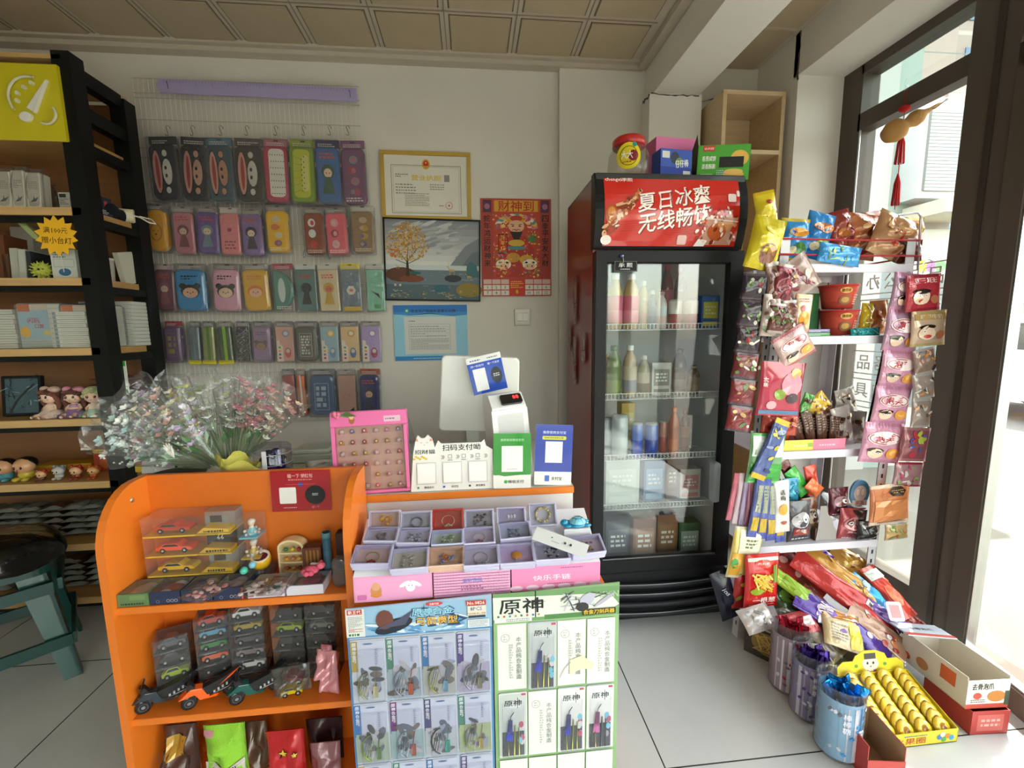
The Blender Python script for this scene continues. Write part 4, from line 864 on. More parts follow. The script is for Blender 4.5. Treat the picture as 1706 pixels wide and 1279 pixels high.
# red contactless pay card on the back of the stand (its code square left blank)
x,z,w_,h=wr(452,783,551,850,OB-.014)
t=thing('pay_card','red contactless payment card standing against the orange back panel','card',(x,OB-.016,z),(0,1,0))
b=MB('gloss'); b.box(-w_/2,w_/2,-.003,0,0,h,'a01420',.001); b.plane(-.003)
b.text('碰一下 领红包',0,h*.88,.011,'e8b0a8',width=w_*.42); b.scrib(-w_*.2,w_*.2,h*.76,h*.81,1,'d88880',1); b.dot(0,h*.67,.006,.006,'3048a0'); b.line([(-w_*.25,h*.67),(w_*.25,h*.67)],.0006,'d87878')
b.rrect(-w_*.36,-w_*.08,h*.2,h*.6,.003,'e8e4e0'); b.dot(w_*.24,h*.4,.026,.026,'101012',24); b.scrib(w_*.19,w_*.29,h*.38,h*.45,2,'c8c8c8',3); b.scrib(-w_*.3,-w_*.08,h*.08,h*.12,1,'e0a8a0',4); b.text('碰一下',w_*.24,h*.1,.006,'d88880')
b.build('card',t)
# --- clear boxed vehicles, three high
def car(b,L,col,W=.03,H=.022,kind=0):      # side-on little car, centre at origin, length along x
    P=[(-L/2,.006),(L/2,.006),(L/2,.012),(L*.42,.015),(L*.2,.016),(L*.08,.0235),(-L*.25,.0235),(-L*.38,.016),(-L/2,.014)]
    b.slab(P,-W/2,W/2,col,.001); b.plane(-W/2); b.dpoly([(L*.16,.0165),(L*.07,.022),(-L*.22,.022),(-L*.33,.0165)],'181c22')
    for sx in(-.3,.3): b.M=b.M; b.slab(ell(sx*L,.006,.0065,.0065,12),-W/2-.001,-W/2+.004,'141414'); b.plane(-W/2-.001); b.dot(sx*L,.006,.003,.003,'a8a8a8',8)
yb=OB-.02
specs=[('3d6','c8b028','black racing car in a clear box with yellow base, topmost of three','b02818'),('f','','',''),('f','','','')]
zz=ZS1+.0012
for i,(col,trim,lab,num) in enumerate((('e0b414','b8b8b4','yellow car in a clear gift box with white end, lowest of three',None),('f05018','282828','orange red car in a clear gift box marked 66, middle of three','66'),('b83a18','d8d8d4','dark orange car in a clear gift box, topmost of three','')),):
    x,z,w_,h=wr(240,900,386,936,1.07); h=.0505; z=zz+.0305+i*.0515
    t=thing('boxed_car',lab,'toy car',(x,1.10,z),(0,0,0),'clear boxed toy cars on the orange shelf')
    b=MB('gloss'); b.box(-w_/2,w_/2,-.03,.033,.0,.004,'c8a818'); b.plane(-.0302); b.rect(-w_*.48,w_*.48,.0005,.0035,'e0c020'); b.scrib(w_*.1,w_*.4,.0005,.0035,1,'201808',i)
    b.box(w_*.14,w_*.5,.0,.035,.004,h*.95,'8a8a88' if i!=1 else '202226'); b.plane(0)
    if num=='66': b.text('66',w_*.3,h*.62,.012,'c8c8c8')
    else: b.rect(w_*.2,w_*.34,h*.4,h*.75,'40302c')
    b.slab([(w_*.12,.006),(w_*.49,.006),(w_*.49,.014),(w_*.2,.02)],-.03,0,'d8b020'if i!=1 else'c8a018'); b.plane(-.03); b.scrib(w_*.2,w_*.46,.007,.013,1,'30200c',i,.8); b.build('base',t)
    b=MB('gloss'); b.M=Matrix.Translation((-w_*.2,-.005,.006)); car(b,w_*.42,col,.03); b.build('car',t)
    b=MB('clear'); b.box(-w_/2,w_/2,-.031,.034,-.0005,h,'fcfafa',.002); b.build('clear_box',t)
carton('gift_box','dark flat gift box under the three boxed cars','box',at(313,900,Y=1.07).x,1.068,zz,.20,.066,.0295,'2a2430')
for i,(bc,lb) in enumerate((('2c7c78','lowest'),('c8a83c','middle one'),('6cb8cc','topmost'))):
    x,z,w_,h=wr(382,900,420,936,1.06); z=zz+i*.0555
    t=thing('boxed_figurine','clear cube with a small dressed figurine, %s of three beside the boxed cars'%lb,'figurine box',(x+.008,1.105,z),(0,0,0),'clear figurine cubes on the orange shelf')
    b=MB('plastic'); b.box(-.022,.022,-.022,.022,0,.004,bc); b.lathe([(.012,.004),(.013,.010),(.006,.022),(.004,.028)],[bc,bc,'e8d8c8'],12); b.ball((0,0,.034),(.008,.008,.008),'e8c8a8',10,7); b.ball((0,.002,.037),(.009,.009,.007),'e4e0d8',10,6)
    for k in range(9): b.ball((.016*math.cos(k*.7),.016*math.sin(k*.7),.008+.003*(k%3)),.004,('d8c0c8','b8c8d0','e8e0d0')[k%3],6,4)
    b.build('figurine',t); b=MB('clear'); b.box(-.024,.024,-.024,.024,-.0005,.055,'fcfcfc',.001); b.build('clear_box',t)
# lower: clear box with the yellow toy roll on it
p=at(437,935,Y=1.10)
b=MB('clear'); b.box(-.024,.024,-.024,.024,0,.028,'e4e0e4',.001); b.k='plastic'; b.box(-.02,.02,-.02,.02,.001,.006,'6a5a60'); single(b,'clear_box','small empty clear box under the yellow toy bowl','box',(p.x,1.10,zz))
t=thing('toy_bowl','yellow banded white toy bowl filled with dark red, tipped on a clear box','bowl',(p.x-.002,1.10,zz+.0305),(18,6,0))
b=MB('plastic'); b.lathe([(.015,.004),(.022,.006),(.024,.018),(.022,.032),(.018,.034),(.017,.024)],['e8d8c8','e0b020','e0b020','e8d8d0','e8d8d0'],20); b.build('bowl',t); b=MB('plastic'); b.lathe([(.001,.026),(.0175,.027)],'6a1420',16,False); b.build('filling',t)
# small cream doll house cabinet
x,z,w_,h=wr(461,868,506,932,1.10); h=.095
t=thing('toy_cabinet','cream arched toy cabinet with tiny cakes on its shelves','toy cabinet',(x,1.11,zz),(0,0,-4))
P=[(-w_/2,0),(w_/2,0),(w_/2,h*.78)]+[(w_/2*math.cos(R(a)),h*.78+h*.22*math.sin(R(a))) for a in range(15,180,15)]+[(-w_/2,h*.78)]
b=MB('plastic'); b.slab(P,.012,.016,'c8b088'); 
n=len(P)
for j in range(n):
    a,c=P[j],P[(j+1)%n]; m1=(a[0]*.86,(a[1]-h*.45)*.9+h*.45); m2=(c[0]*.86,(c[1]-h*.45)*.9+h*.45)
    b.hexa([(a[0],-.012,a[1]),(c[0],-.012,c[1]),(c[0],.012,c[1]),(a[0],.012,a[1]),(m1[0],-.012,m1[1]),(m2[0],-.012,m2[1]),(m2[0],.012,m2[1]),(m1[0],.012,m1[1])],'e4d0a4')
for q in(.33,.6): b.box(-w_*.44,w_*.44,-.012,.012,h*q,h*q+.003,'e4d0a4')
b.build('cabinet',t)
b=MB('plastic')
for q,cs in((.36,('d88c30','c87840','d8a040')),(.63,('3c7c40','c8b030','a03c28')),(.08,('a83c20','c08850','8a2c18'))):
    for k,c in enumerate(cs): b.ball(((k-1)*w_*.25,-.002,h*q+.005),(.006,.006,.005),c,8,5)
b.build('cakes',t)
carton('pen_box','small clear fronted brown box between toy cabinet and blue tube','box',at(521,900,Y=1.09).x,1.075,zz,.046,.03,.082,'5a2c1c',deco=lambda b,w,h:[b.rect(w*(-.3+.2*i),w*(-.2+.2*i),h*.45,h*.92,'8a6420') for i in range(4)]+[b.rect(-w*.45,w*.45,h*.05,h*.4,'6c2c20')])
t=thing('blue_tube','tall blue patterned cardboard tube standing by the right side panel','tube',(at(544,900,Y=1.085).x,1.085,zz))
b=MB('paper'); b.lathe([(.0105,0),(.0105,.02),(.0105,.07),(.0105,.102)],['2c4c60','3c6478','2c5870'],16); b.build('tube',t); b=MB('paper'); b.lathe([(.0115,.103),(.0115,.118),(.010,.1185),(.009,.112)],['4c7c8c','6c98a4','24404c'],16); b.build('cap',t)
carton('gift_box','narrow maroon box behind the blue tube','box',at(566,860,Y=1.1).x-.002,1.1,zz,.026,.025,.105,'3a1a18')
p=at(566,940,Y=1.03)
t=thing('clear_case','clear plastic moulded case leaning at the right end of the shelf','case',(p.x-.002,1.035,zz),(0,0,0))
b=MB('clear'); b.slab(rrect(.034,.075,.014,4,0,.0385),-.012,.006,'c8c4bc',.004); b.build('shell',t)
# --- flat gift boxes along the front
def flatbox(lab,xa,xb,col,edge,item,Y0=OY+.004,d=.062,h=.030,front=None,name='gift_box'):
    a=at(xa,990,Y=Y0).x; c=at(xb,990,Y=Y0).x; w_=c-a-.002
    t=thing(name,lab,'gift box',((a+c)/2,Y0,zz),(0,0,0),'flat gift boxes along the front of the orange shelf')
    b=MB('paper'); q=.004
    b.box(-w_/2,w_/2,0,d,0,h*.5,edge); b.box(-w_/2,w_/2,0,q,h*.5,h,edge); b.box(-w_/2,w_/2,d-q,d,h*.5,h,edge); b.box(-w_/2,-w_/2+q,q,d-q,h*.5,h,edge); b.box(w_/2-q,w_/2,q,d-q,h*.5,h,edge); b.top(h*.5+.0005); b.rect(-w_*.46,w_*.46,q,d-q,col)
    b.plane(0); front and front(b,w_,h); b.build('tray',t)
    b=MB('cloth'); item(b,w_,d,h); b.build('contents',t)
    b=MB('clear'); b.box(-w_/2+.001,w_/2-.001,.001,d-.001,h+.0003,h+.001,'e8ecf0'); b.build('window',t)
    return t
def icons(b,w,h): b.ring(-w*.25,h*.25,.0035,.0008,'9098b0',12); [b.ring(w*(.1+.13*k),h*.28,.0035,.0012,'a0a4b4',10) for k in range(3)]
def plush(c1,c2): 
    def f(b,w,d,h): b.ball((0,d*.55,h*.7),(w*.32,d*.3,h*.22),c1,12,8); b.ball((w*.1,d*.78,h*.75),(w*.22,d*.14,h*.2),c2,10,7); b.ball((-w*.12,d*.25,h*.7),(w*.2,d*.13,h*.18),c2,10,7)
    return f
flatbox('green flat gift box with a pale toy inside, leftmost on the shelf',193,247,'8a8e78','5c7a4c',plush('c8c0a0','d8cca8'),front=lambda b,w,h:(b.scrib(-w*.4,w*.45,h*.1,h*.28,1,'283028',2,.8),b.rect(-w*.1,w*.4,h*.5,h*.9,'708a58')))
flatbox('navy flat gift box with a red and white toy, beside the green box',248,300,'2c3c60','232c4c',plush('c83430','d8d8d4'),front=icons)
flatbox('navy flat gift box with a blue and white toy, middle navy one',301,354,'2c5470','232c4c',plush('4078c0','d0d4d8'),front=icons)
flatbox('navy flat gift box with an orange side, rightmost navy one',355,406,'2c3c60','232c4c',plush('c89ca0','b8b8bc'),front=lambda b,w,h:(icons(b,w,h),b.rect(w*.45,w*.5,0,h,'e86040')))
flatbox('white flat gift box with dark keyrings beside the navy boxes',412,475,'3a3034','ccc8d4',plush('40302c','6a5a50'),h=.024)
flatbox('white flat gift box holding a pink bear at the right of the shelf',477,540,'30242c','ccc8d4',plush('e06c80','e87c90'),h=.024)
# bags and charms lying on the boxes
def bag(name,lab,cat,px,py,Y,z,w,h,t_,col,c2=None,rx=80,rz=0,kind='clear',fill=None,group=None,n=14,seed=0,cs=None):
    p=at(px,py,Y=Y); t=thing(name,lab,cat,(p.x,Y,z),(rx,0,rz),group)
    rd=random.Random(seed); b=MB('plastic')
    for i in range(n): b.ball((rd.uniform(-w*.36,w*.36),rd.uniform(-t_*.2,t_*.2),h*rd.uniform(.15,.85)),(rd.uniform(.003,.009),rd.uniform(.002,.004),rd.uniform(.003,.008)),rd.choice(cs or (col,c2 or col)),8,5)
    b.build('contents',t)
    b=MB(kind); b.pouch(w,h,t_,'f0e8ea',None,wr=1.2,seed=seed); b.build('bag',t); return t
ztop=zz+.034
bag('keyring_bag','clear bag of pink and white beads lying on the navy boxes','bag',375,960,1.03,ztop,.07,.09,.018,'c88c90','e0c8c8',86,-20,n=26,seed=1)
bag('keyring_bag','clear bag with brown keyrings and white tags, centre of shelf','bag',432,962,1.025,ztop,.06,.08,.018,'5a4030','d8d4cc',86,10,n=22,seed=2)
bag('keyring_bag','clear bag with teal keyrings and white tags','bag',478,962,1.025,ztop,.055,.08,.018,'1c5c60','c8ccc8',86,-5,n=22,seed=3)
t=thing('ball_charm','pale blue and mint ball charms lying above the keyring bags','charm',(at(412,945,Y=1.03).x,1.03,ztop+.026))
b=MB('plastic'); b.ball((0.006,.012,.004),.0085,'7cc4dc',12,8); b.build('ball',t); b=MB('plastic'); b.ball((-.006,-.005,0),.009,'48b89c',12,8); b.build('ball',t)
t=thing('plush_bear','pink bear keyring with a white tag in the right white box','toy bear',(at(520,965,Y=1.03).x,1.035,ztop+.004),(0,0,-15))
b=MB('cloth'); b.ball((0,0,.008),(.018,.013,.010),'e0607c',12,8); b.ball((.014,.014,.012),(.011,.010,.009),'e86c88',12,8)
for sx,sy in((-.016,-.010),(-.004,-.018),(-.018,.008),(.006,-.014)): b.ball((sx,sy,.006),(.008,.006,.006),'dc5c78',8,6)
for sx,sy in((.010,.024),(.022,.014)): b.ball((sx,sy,.016),.0045,'dc5c78',8,5)
b.build('bear',t); b=MB('paper'); b.box(-.008,.008,.004,.012,.019,.0195,'e8e4e4'); b.build('tag',t)
# --- second shelf: vehicles, boxed cars, bags
z2=ZS2+.0012
def blackbox(lab,xa,xb,ya,yb,Y,n,cols,rz,d=.05,z=None):
    x,zq,w_,h=wr(xa,ya,xb,yb,Y)
    for i in range(n):
        hh=h/n
        t=thing('boxed_sports_car',lab%(ordl(i,n)),'toy car box',(x+.0*i,Y,(z or z2)+i*hh),(0,0,rz),'boxed sports cars in the middle orange shelf')
        b=MB('paper'); b.box(-w_/2,w_/2,.0,d,0,.002,'1c1c1e'); b.box(-w_/2,w_/2,d-.003,d,.002,hh-.001,'26262a'); b.box(-w_/2,w_/2,-.001,.001,0,.006,'2c2c30'); b.plane(-.001); b.scrib(-w_*.3,w_*.1,.001,.005,1,'8a8a88',i); b.build('tray',t)
        b=MB('gloss'); b.M=Matrix.Translation((0,d*.45,.004))@Matrix.Diagonal((1,1,1.25,1)); car(b,w_*.8,cols[i%len(cols)],.026); b.build('car',t)
        b=MB('clear'); b.box(-w_/2,w_/2,-.0015,d+.0005,.0002,hh-.0008,'e8e8ea',.001); b.build('clear_box',t)
blackbox('clear boxed car, %s in the tilted stack left of the red cars',262,313,1050,1150,1.06,4,('38383c','a8c020','202024','505458'),22)
blackbox('clear boxed car, %s in the tall stack behind the orange scooter',330,380,1020,1140,1.075,6,('a85048','202428','e06028','2c7c3c','5a9cb8','b83428'),18)
blackbox('black boxed car, %s in the stack behind the teal scooter',386,440,1012,1140,1.075,6,('403c48','e8e4e0','8a7478','484a50','a89034','d8d8d8'),10)
blackbox('dark boxed car, %s in the dim stack at the back',455,508,1020,1140,1.085,5,('202022','2c2c2c','202020','98b020','202020'),0)
blackbox('dark boxed car, %s in the dim stack beside the pink bag',512,562,1020,1140,1.085,5,('202022','2c2c2c','202020','707468','202020'),0)
def scoot(lab,px,c1,rz):
    t=thing('toy_motorbike',lab,'toy motorbike',(at(px,1175,Y=1.035).x,1.04,z2+.017),(0,0,rz),'toy motorbikes at the front of the middle shelf')
    for q in(-1,1):
        b=MB('plastic'); b.slab(ell(q*.042,0,.017,.017,20),-.007,.007,'161618',.003); b.plane(-.007); b.ring(q*.042,0,.009,.002,'505054',14); b.dot(q*.042,0,.004,.004,'808084'); b.build('wheel',t)
    b=MB('plastic'); b.slab([(-.048,.018),(-.03,.006),(.02,.0),(.05,.018),(.074,.046),(.068,.052),(.03,.036),(.0,.03),(-.024,.026),(-.036,.05),(-.046,.052),(-.044,.034)],-.008,.008,'1a1a1c',.003); b.k='metal'; b.tube([(.0,-.009,.004),(.04,-.010,.01),(.062,-.010,.03)],.0025,'6a6a6e',6); b.build('frame',t)
    b=MB('gloss'); b.slab([(-.062,.018),(-.03,.020),(-.02,.0),(.015,-.006),(.02,.0),(-.005,.008),(-.014,.03),(-.036,.036),(-.05,.026)],-.010,.010,c1,.002); b.slab([(.02,.02),(.05,.036),(.066,.05),(.045,.038)],-.0095,.0095,c1,.001); b.build('fairing',t)
    b=MB('plastic'); b.tube([(-.038,-.022,.056),(-.04,-.006,.052),(-.04,.006,.052),(-.038,.022,.056)],.0022,'202022',6)
    b.build('handlebar',t)
    b=MB('plastic'); 
    for i in range(4): b.box(.008+.009*i,.012+.009*i,-.0105,-.0075,.006+.003*i,.013+.003*i,'b8b8bc')
    b.build('engine',t)
scoot('black and grey toy motorbike, leftmost on the middle orange shelf',275,'2a3038',28); scoot('toy motorbike with an orange fairing on the middle shelf',350,'f06018',28); scoot('toy motorbike with a dark green fairing on the middle shelf',428,'0e5048',26)
t=thing('bagged_toy','yellow and dark red pull back car in a clear bag','toy car',(at(488,1150,Y=1.04).x,1.04,z2+.001),(0,0,10))
b=MB('gloss'); b.M=Matrix.Translation((0,0,.002)); car(b,.05,'c8b020',.03); b.M=Matrix.Translation((.002,.01,.026))@Matrix.Rotation(.2,4,'Y'); car(b,.046,'7a1c30',.026); b.M=Matrix(); b.build('car',t)
b=MB('clear'); b.M=Matrix.Translation((0,0,0)); b.pouch(.09,.075,.05,'e0dcd8',None,wr=1.5,seed=5); b.build('bag',t)
t=thing('squeeze_bag','tall bag of glossy pink squeeze toy standing at the right shelf end','bag',(at(553,1165,Y=1.03).x-.004,1.03,z2+.001),(0,0,-15))
b=MB('film'); b.pouch(.055,.12,.045,'d08c94',None,wr=1.6,seed=8,nx=10,nz=14); b.build('bag',t); b=MB('film'); b.pouch(.03,.02,.012,'b8707c','a8606c',wr=1,seed=9); 
for i,v in enumerate(b.v): b.v[i]=v+Vector((0,0,.115))
b.build('knot',t)
# --- bottom shelf
zb=.0315
def stand_pouch(name,lab,cat,xa,xb,ya,yb,Y,t_,col,crimp=None,fn=None,kind='film',wr=.8,rz=0,rx=0,seed=0,z=None,group=None,ry=0):
    x,zq,w_,h=wr_(xa,ya,xb,yb,Y); t=thing(name,lab,cat,(x,Y,zq if z is None else z),(rx,ry,rz),group)
    b=MB(kind); b.pouch(w_,h,t_,col,crimp,wr=wr,seed=seed,nx=10,nz=14); fn and fn(b,w_,h); b.build('packet',t); return t
stand_pouch('gift_bag','dusky brown bag with a yellow top on the bottom orange shelf','bag',280,335,1205,1330,1.06,.06,'4a3028',fn=lambda b,w,h:b.grect(-w*.3,w*.3,h*.7,h*.9,'b08830'),wr=1.4,seed=1)
t=stand_pouch('towel_pack','lime green rolled towel pack with a white lettered band','towel pack',343,412,1205,1285,1.045,.05,'8cc438',fn=lambda b,w,h:(b.grect(-w*.46,w*.46,h*.08,h*.34,'c8c4b8'),b.text('Carl  olli',0,h*.24,.012,'181818'),b.scrib(-w*.4,-w*.1,h*.1,h*.15,1,'282828',3),b.grect(-w*.46,-w*.2,h*.86,h*.94,'c88c98')),kind='cloth',wr=1,seed=2)
def stars(b,w,h):
    for u,q,r in((-.3,.2,.09),(.0,.78,.12),(.22,.35,.1),(-.1,.5,.05),(.28,.75,.09)): b.star(w*u,h*q,w*r*1.25,'1c1410'); b.star(w*u,h*q,w*r,'e0c040')
    b.dpoly([(w*.1,0),(w*.45,0),(w*.48,h*.35),(w*.3,h*.2)],'48a848'); b.dpoly([(w*.1,0),(w*.3,0),(w*.4,h*.3),(w*.2,h*.15)],'e87828')
stand_pouch('star_bag','red bag printed with yellow stars and a rainbow','bag',448,512,1215,1340,1.04,.05,'b81c20',fn=stars,wr=.8,seed=3)
for i,(a,c,yy,cl,lb) in enumerate(((262,300,1250,'3a2a2a','dark brown bag at the left end of the bottom shelf'),(414,450,1200,'5a4434','crumpled brown furry bag between towel pack and star bag'),(515,575,1195,'3a2428','dark pink bag at the right end of the bottom shelf'),(520,570,1235,'8a5c60','dusty rose packet low at the right end of the bottom shelf'))):
    stand_pouch('soft_bag',lb,'bag',a,c,yy,1330,1.08 if i!=3 else 1.03,.04,cl,wr=1.8,seed=20+i)
# ================================================================ jewellery trays
P0=(0,.950,.636); SN=Vector((0,-.425,.905)).normalized(); SA=math.degrees(math.atan2(.425,.905))
def cartonx(lab,xa,xb,col,fn):
    a=at(xa,975,Y=.95).x; c=at(xb,975,Y=.95).x; w_=c-a-.002
    t=thing('display_carton',lab,'carton',((a+c)/2,.95,.5722),(0,0,0),'pink display cartons in front of the cash desk')
    b=MB('paper'); hf,hb,d=.063,.134,.152
    b.add([(-w_/2,0,0),(w_/2,0,0),(w_/2,d,0),(-w_/2,d,0),(-w_/2,0,hf),(w_/2,0,hf),(w_/2,d,hb),(-w_/2,d,hb)],[(3,2,1,0),(4,5,6,7),(0,1,5,4),(1,2,6,5),(2,3,7,6),(3,0,4,7)],[col,'e8e4e8',col,col,col,col]); b.plane(0); fn(b,w_,hf); b.build('carton',t)
def pk1(b,w,h):
    b.rect(-w*.48,w*.48,h*.06,h*.94,'e8a0c8'); b.dot(-w*.22,h*.42,.013,.015,'c88858',14); b.dot(-w*.22,h*.58,.010,.010,'d8a078',14); b.dot(-w*.22,h*.25,.013,.006,'d08840')
    for sx in(-1,1): b.dot(w*.22+sx*.013,h*.62,.014,.005,'f0f0f0',12,sx*-.5); b.dot(w*.22+sx*.004,h*.56,.001,.0016,'303040',6)
    b.dot(w*.22,h*.5,.011,.012,'f4f4f4',14); 
    for sx in(-1,1): b.dot(w*.22+sx*.004,h*.56,.0011,.0018,'303040',6)
    b.rrect(-w*.46,-w*.34,h*.1,h*.3,.003,'d070a8')
def pk2(b,w,h):
    for i in range(28): b.rect(-w/2+i*w/28,-w/2+(i+.5)*w/28,0,h,'d88cb8')
    for i in range(9): b.rect(-w/2,w/2,h*i/9,h*(i+.45)/9,'e4b0cc')
    b.text('童玩饰品',0,h*.62,.011,'6878c8'); b.scrib(-w*.15,w*.15,h*.2,h*.42,2,'a86898',2)
def pk3(b,w,h):
    b.rect(-w/2,w/2,0,h,'e888b4')
    for i in range(6): b.dot(w*(-.45+.18*i),h*.12,.016,.007,'f0c8dc')
    b.text('快乐手链',-w*.05,h*.5,.014,'f8e0ec',width=w*.42); b.scrib(w*.05,w*.3,h*.82,h*.9,1,'b05080',3); b.scrib(-w*.1,w*.2,h*.2,h*.28,1,'b05080',4)
cartonx('pink display carton with two small cartoon animals, left one',588,721,'e49cc4',pk1); cartonx('pink gingham checked display carton, middle one',722,851,'d89cc0',pk2); cartonx('plain pink display carton with white lettering, right one',852,1000,'e488b4',pk3)
def jewel(lab,px,py,w,h,rz,wall,bed,item,lift=0,steep=0):
    w*=1.5; h*=1.5 if not steep else 1.25
    X=560+px*.2696; Yp=810+py*.2696; c=on_plane(X,Yp,Vector(P0)+SN*(.012+lift),SN)
    t=thing('jewellery_box',lab,'jewellery box',c,(0,0,0),'square jewellery boxes on the pink cartons')
    t.rotation_euler=(Matrix.Rotation(R(SA+steep-90),4,'X')@Matrix.Rotation(R(rz),4,'Y')).to_euler()   # local: front faces -y, tipped back
    t.rotation_euler=(Matrix.Rotation(R(-(90-SA-steep)),4,'X')@Matrix.Rotation(R(rz),4,'Y')).to_euler()
    b=MB('plastic'); q=.005; y0=-.012
    b.slab(rrect(w,h,.004,2),.0,.010,wall,.001)
    for a in((-w/2,w/2,-h/2,-h/2+q),(-w/2,w/2,h/2-q,h/2),(-w/2,-w/2+q,-h/2+q,h/2-q),(w/2-q,w/2,-h/2+q,h/2-q)): b.box(a[0],a[1],y0,.0,a[2],a[3],wall,.001)
    b.plane(-.0003); b.rect(-w/2+q,w/2-q,-h/2+q,h/2-q,bed); b.build('tray',t)
    b=MB('metal' if item[0] in'mr' else 'plastic'); r=min(w,h)*.3; k,c1,c2=item
    if k in'mr': b.tube([(r*math.cos(i*.349),-.004,r*.85*math.sin(i*.349)-.003) for i in range(18)],.0012 if k=='m' else .0022,c1,5,True)
    if k=='m':
        for i in range(5): b.ball((r*.5*(i-2)/2,-.005,-r*.7-.002*abs(i-2)),.0028,c2,6,4)
    if k=='b':
        for i in range(18): b.ball((r*1.05*math.cos(i*.349),-.005,r*math.sin(i*.349)),.0038,(c1,c2,'e8e4c8')[i%3],8,5)
    if k=='c':
        rd=random.Random(int(px))
        for i in range(20): b.ball((rd.uniform(-r,r),-.004,rd.uniform(-r,r)*.8),(.004,.002,.003),(c1,c2)[i%2],6,4)
    if k=='o': b.ball((0,-.004,0),(r*.75,.004,r*.6),c1,14,8); b.tube([(-r*.1,-.007,-r*.6),(-r*.3,-.006,-r*1.1)],.0012,c2,5)
    if k=='g':
        for sx in(-.6,0,.6): b.ball((sx*r,-.004,0),(.004,.002,.005),c1,8,5)
    b.build('jewellery',t)
    b=MB('glass'); b.box(-w/2+.002,w/2-.002,y0-.0012,y0-.0006,-h/2+.002,h/2-.002,'f0f0f4'); b.build('lid',t)
LW='c8c4e0'
for a in ((305,212,.052,.038,0,'d0c4dc','c8a898',('c','e0a820','c88040')),(500,216,.052,.038,0,'ccc8dc','a8a8b0',('r','8a8a8c','8a8a8c')),(692,206,.052,.042,0,'c03430','b84038',('m','e0c8a0','e8d8c0')),(885,206,.050,.040,0,LW,'9a9aa0',('c','201c20','706870')),(1082,186,.050,.036,0,LW,'a8a0b8',('g','d8d4d0','')),(1275,176,.048,.046,0,'c8c8e0','c8c8d0',('b','d8d078','c8a890'))): 
    jewel({305:'jewellery box with yellow charms, leftmost of the back row',500:'jewellery box with a plain grey bangle, back row',692:'red jewellery box with a pearl necklace, back row',885:'jewellery box with black charms, back row',1082:'jewellery box with three silver earrings, back row',1275:'tall jewellery box with a beaded cream bracelet, by the turtle'}[a[0]],*a,steep=34,lift=.014)
for a in ((285,312,.054,.030,4,'c4c4dc','c8c4cc',('c','a8a4a8','686870')),(487,320,.054,.032,4,LW,'d0ccd8',('c','c8c8d0','9090a0')),(690,330,.052,.030,0,'bcc0e0','c8d0bc',('c','88a470','c8d8b0')),(885,318,.052,.034,0,LW,'d0c4d0',('m','d8d4d4','c87080')),(1105,288,.054,.034,-3,LW,'b8c0d0',('c','708090','a0a8b0'))):
    jewel({285:'jewellery box with grey charms, leftmost of the middle row',487:'jewellery box with pale crystals, middle row',690:'jewellery box with green bracelet, middle row',885:'jewellery box with wire butterfly, middle row',1105:'jewellery box turned askew with blue grey charms, middle row'}[a[0]],*a,lift=.004)
for a in ((228,438,.060,.036,3,'c0bcdc','d8bcb4',('m','d8b868','c03040')),(458,462,.058,.038,-1,LW,'d0c8b4',('c','c8c4b4','98a090')),(684,448,.056,.036,0,'e0b8a0','e0bc98',('c','d07840','7088b8')),(897,442,.056,.038,0,LW,'c4bcc8',('m','d8d0d0','c8c8c8')),(1115,430,.056,.038,0,LW,'d0b4d8',('o','e89830','e8d0b0')),(1328,412,.056,.036,0,LW,'b8b4c0',('c','18181a','c8c8cc')),(1545,375,.056,.036,-4,LW,'ccbcc8',('c','b0a070','a05868'))):
    jewel({228:'jewellery box with a thin gold bangle, leftmost of the front row',458:'jewellery box with pale shell bracelet, front row',684:'peach jewellery box with striped card, front row',897:'jewellery box with silver chain, middle of front row',1115:'jewellery box with an orange shell charm, front row',1328:'jewellery box with black cords, under the white card',1545:'jewellery box at the right end of the front row'}[a[0]],*a,lift=.002)
c=on_plane(560+1385*.2696,810+345*.2696,Vector(P0)+SN*.045,SN)
t=thing('earring_card','white earring card with small round beads lying across the front boxes','card',c); t.rotation_euler=(Matrix.Rotation(R(-(90-SA)),4,'X')@Matrix.Rotation(R(28),4,'Y')).to_euler()
b=MB('paper'); b.box(-.066,.066,-.001,0,-.02,.02,'dcdcdc'); b.plane(-.001); b.dot(-.022,.004,.002,.002,'3a8a4a'); b.scrib(-.02,.0,-.008,-.004,1,'888888',3); b.build('card',t)
for sx in(.012,.026): b=MB('plastic'); b.ball((sx,-.003,0),.003,'202020',8,5); b.build('bead',t)
# blue turtle toy on a white box
c=on_plane(560+1490*.2696,810+280*.2696,Vector(P0)+SN*.012,SN)
b=MB('paper'); b.box(-.036,.032,-.022,.02,-.03,.0,'d4d4d6',.002); single(b,'small_box','small white box under the blue turtle','box',(c.x,c.y+.012,c.z+.012))
t=thing('turtle_toy','bright blue translucent turtle toy with a shell pattern','toy turtle',(c.x,c.y+.010,c.z+.0125))
b=MB('gloss'); b.ball((0,0,.005),(.028,.022,.006),'1c88b4',16,6)
for sx,sy in((-.024,-.012),(.026,-.012),(.026,.012),(-.02,.014)): b.ball((sx,sy,.005),(.011,.006,.004),'1c90bc',8,5)
b.build('body',t); b=MB('gloss'); b.ball((-.032,-.002,.010),(.011,.009,.009),'1c88b4',10,7); b.build('head',t)
b=MB('gloss'); b.ball((.003,0,.010),(.022,.018,.013),'7cc8dc',16,8)
b.tube([(.003+.012*math.cos(i*PI/3),-.0+.010*math.sin(i*PI/3),.0212) for i in range(6)],.0008,'1c5068',4,True)
for i in range(6): a=i*PI/3; b.tube([(.003+.012*math.cos(a),.010*math.sin(a),.0212),(.003+.022*math.cos(a),.0178*math.sin(a),.013)],.0008,'1c5068',4)
b.build('shell',t)
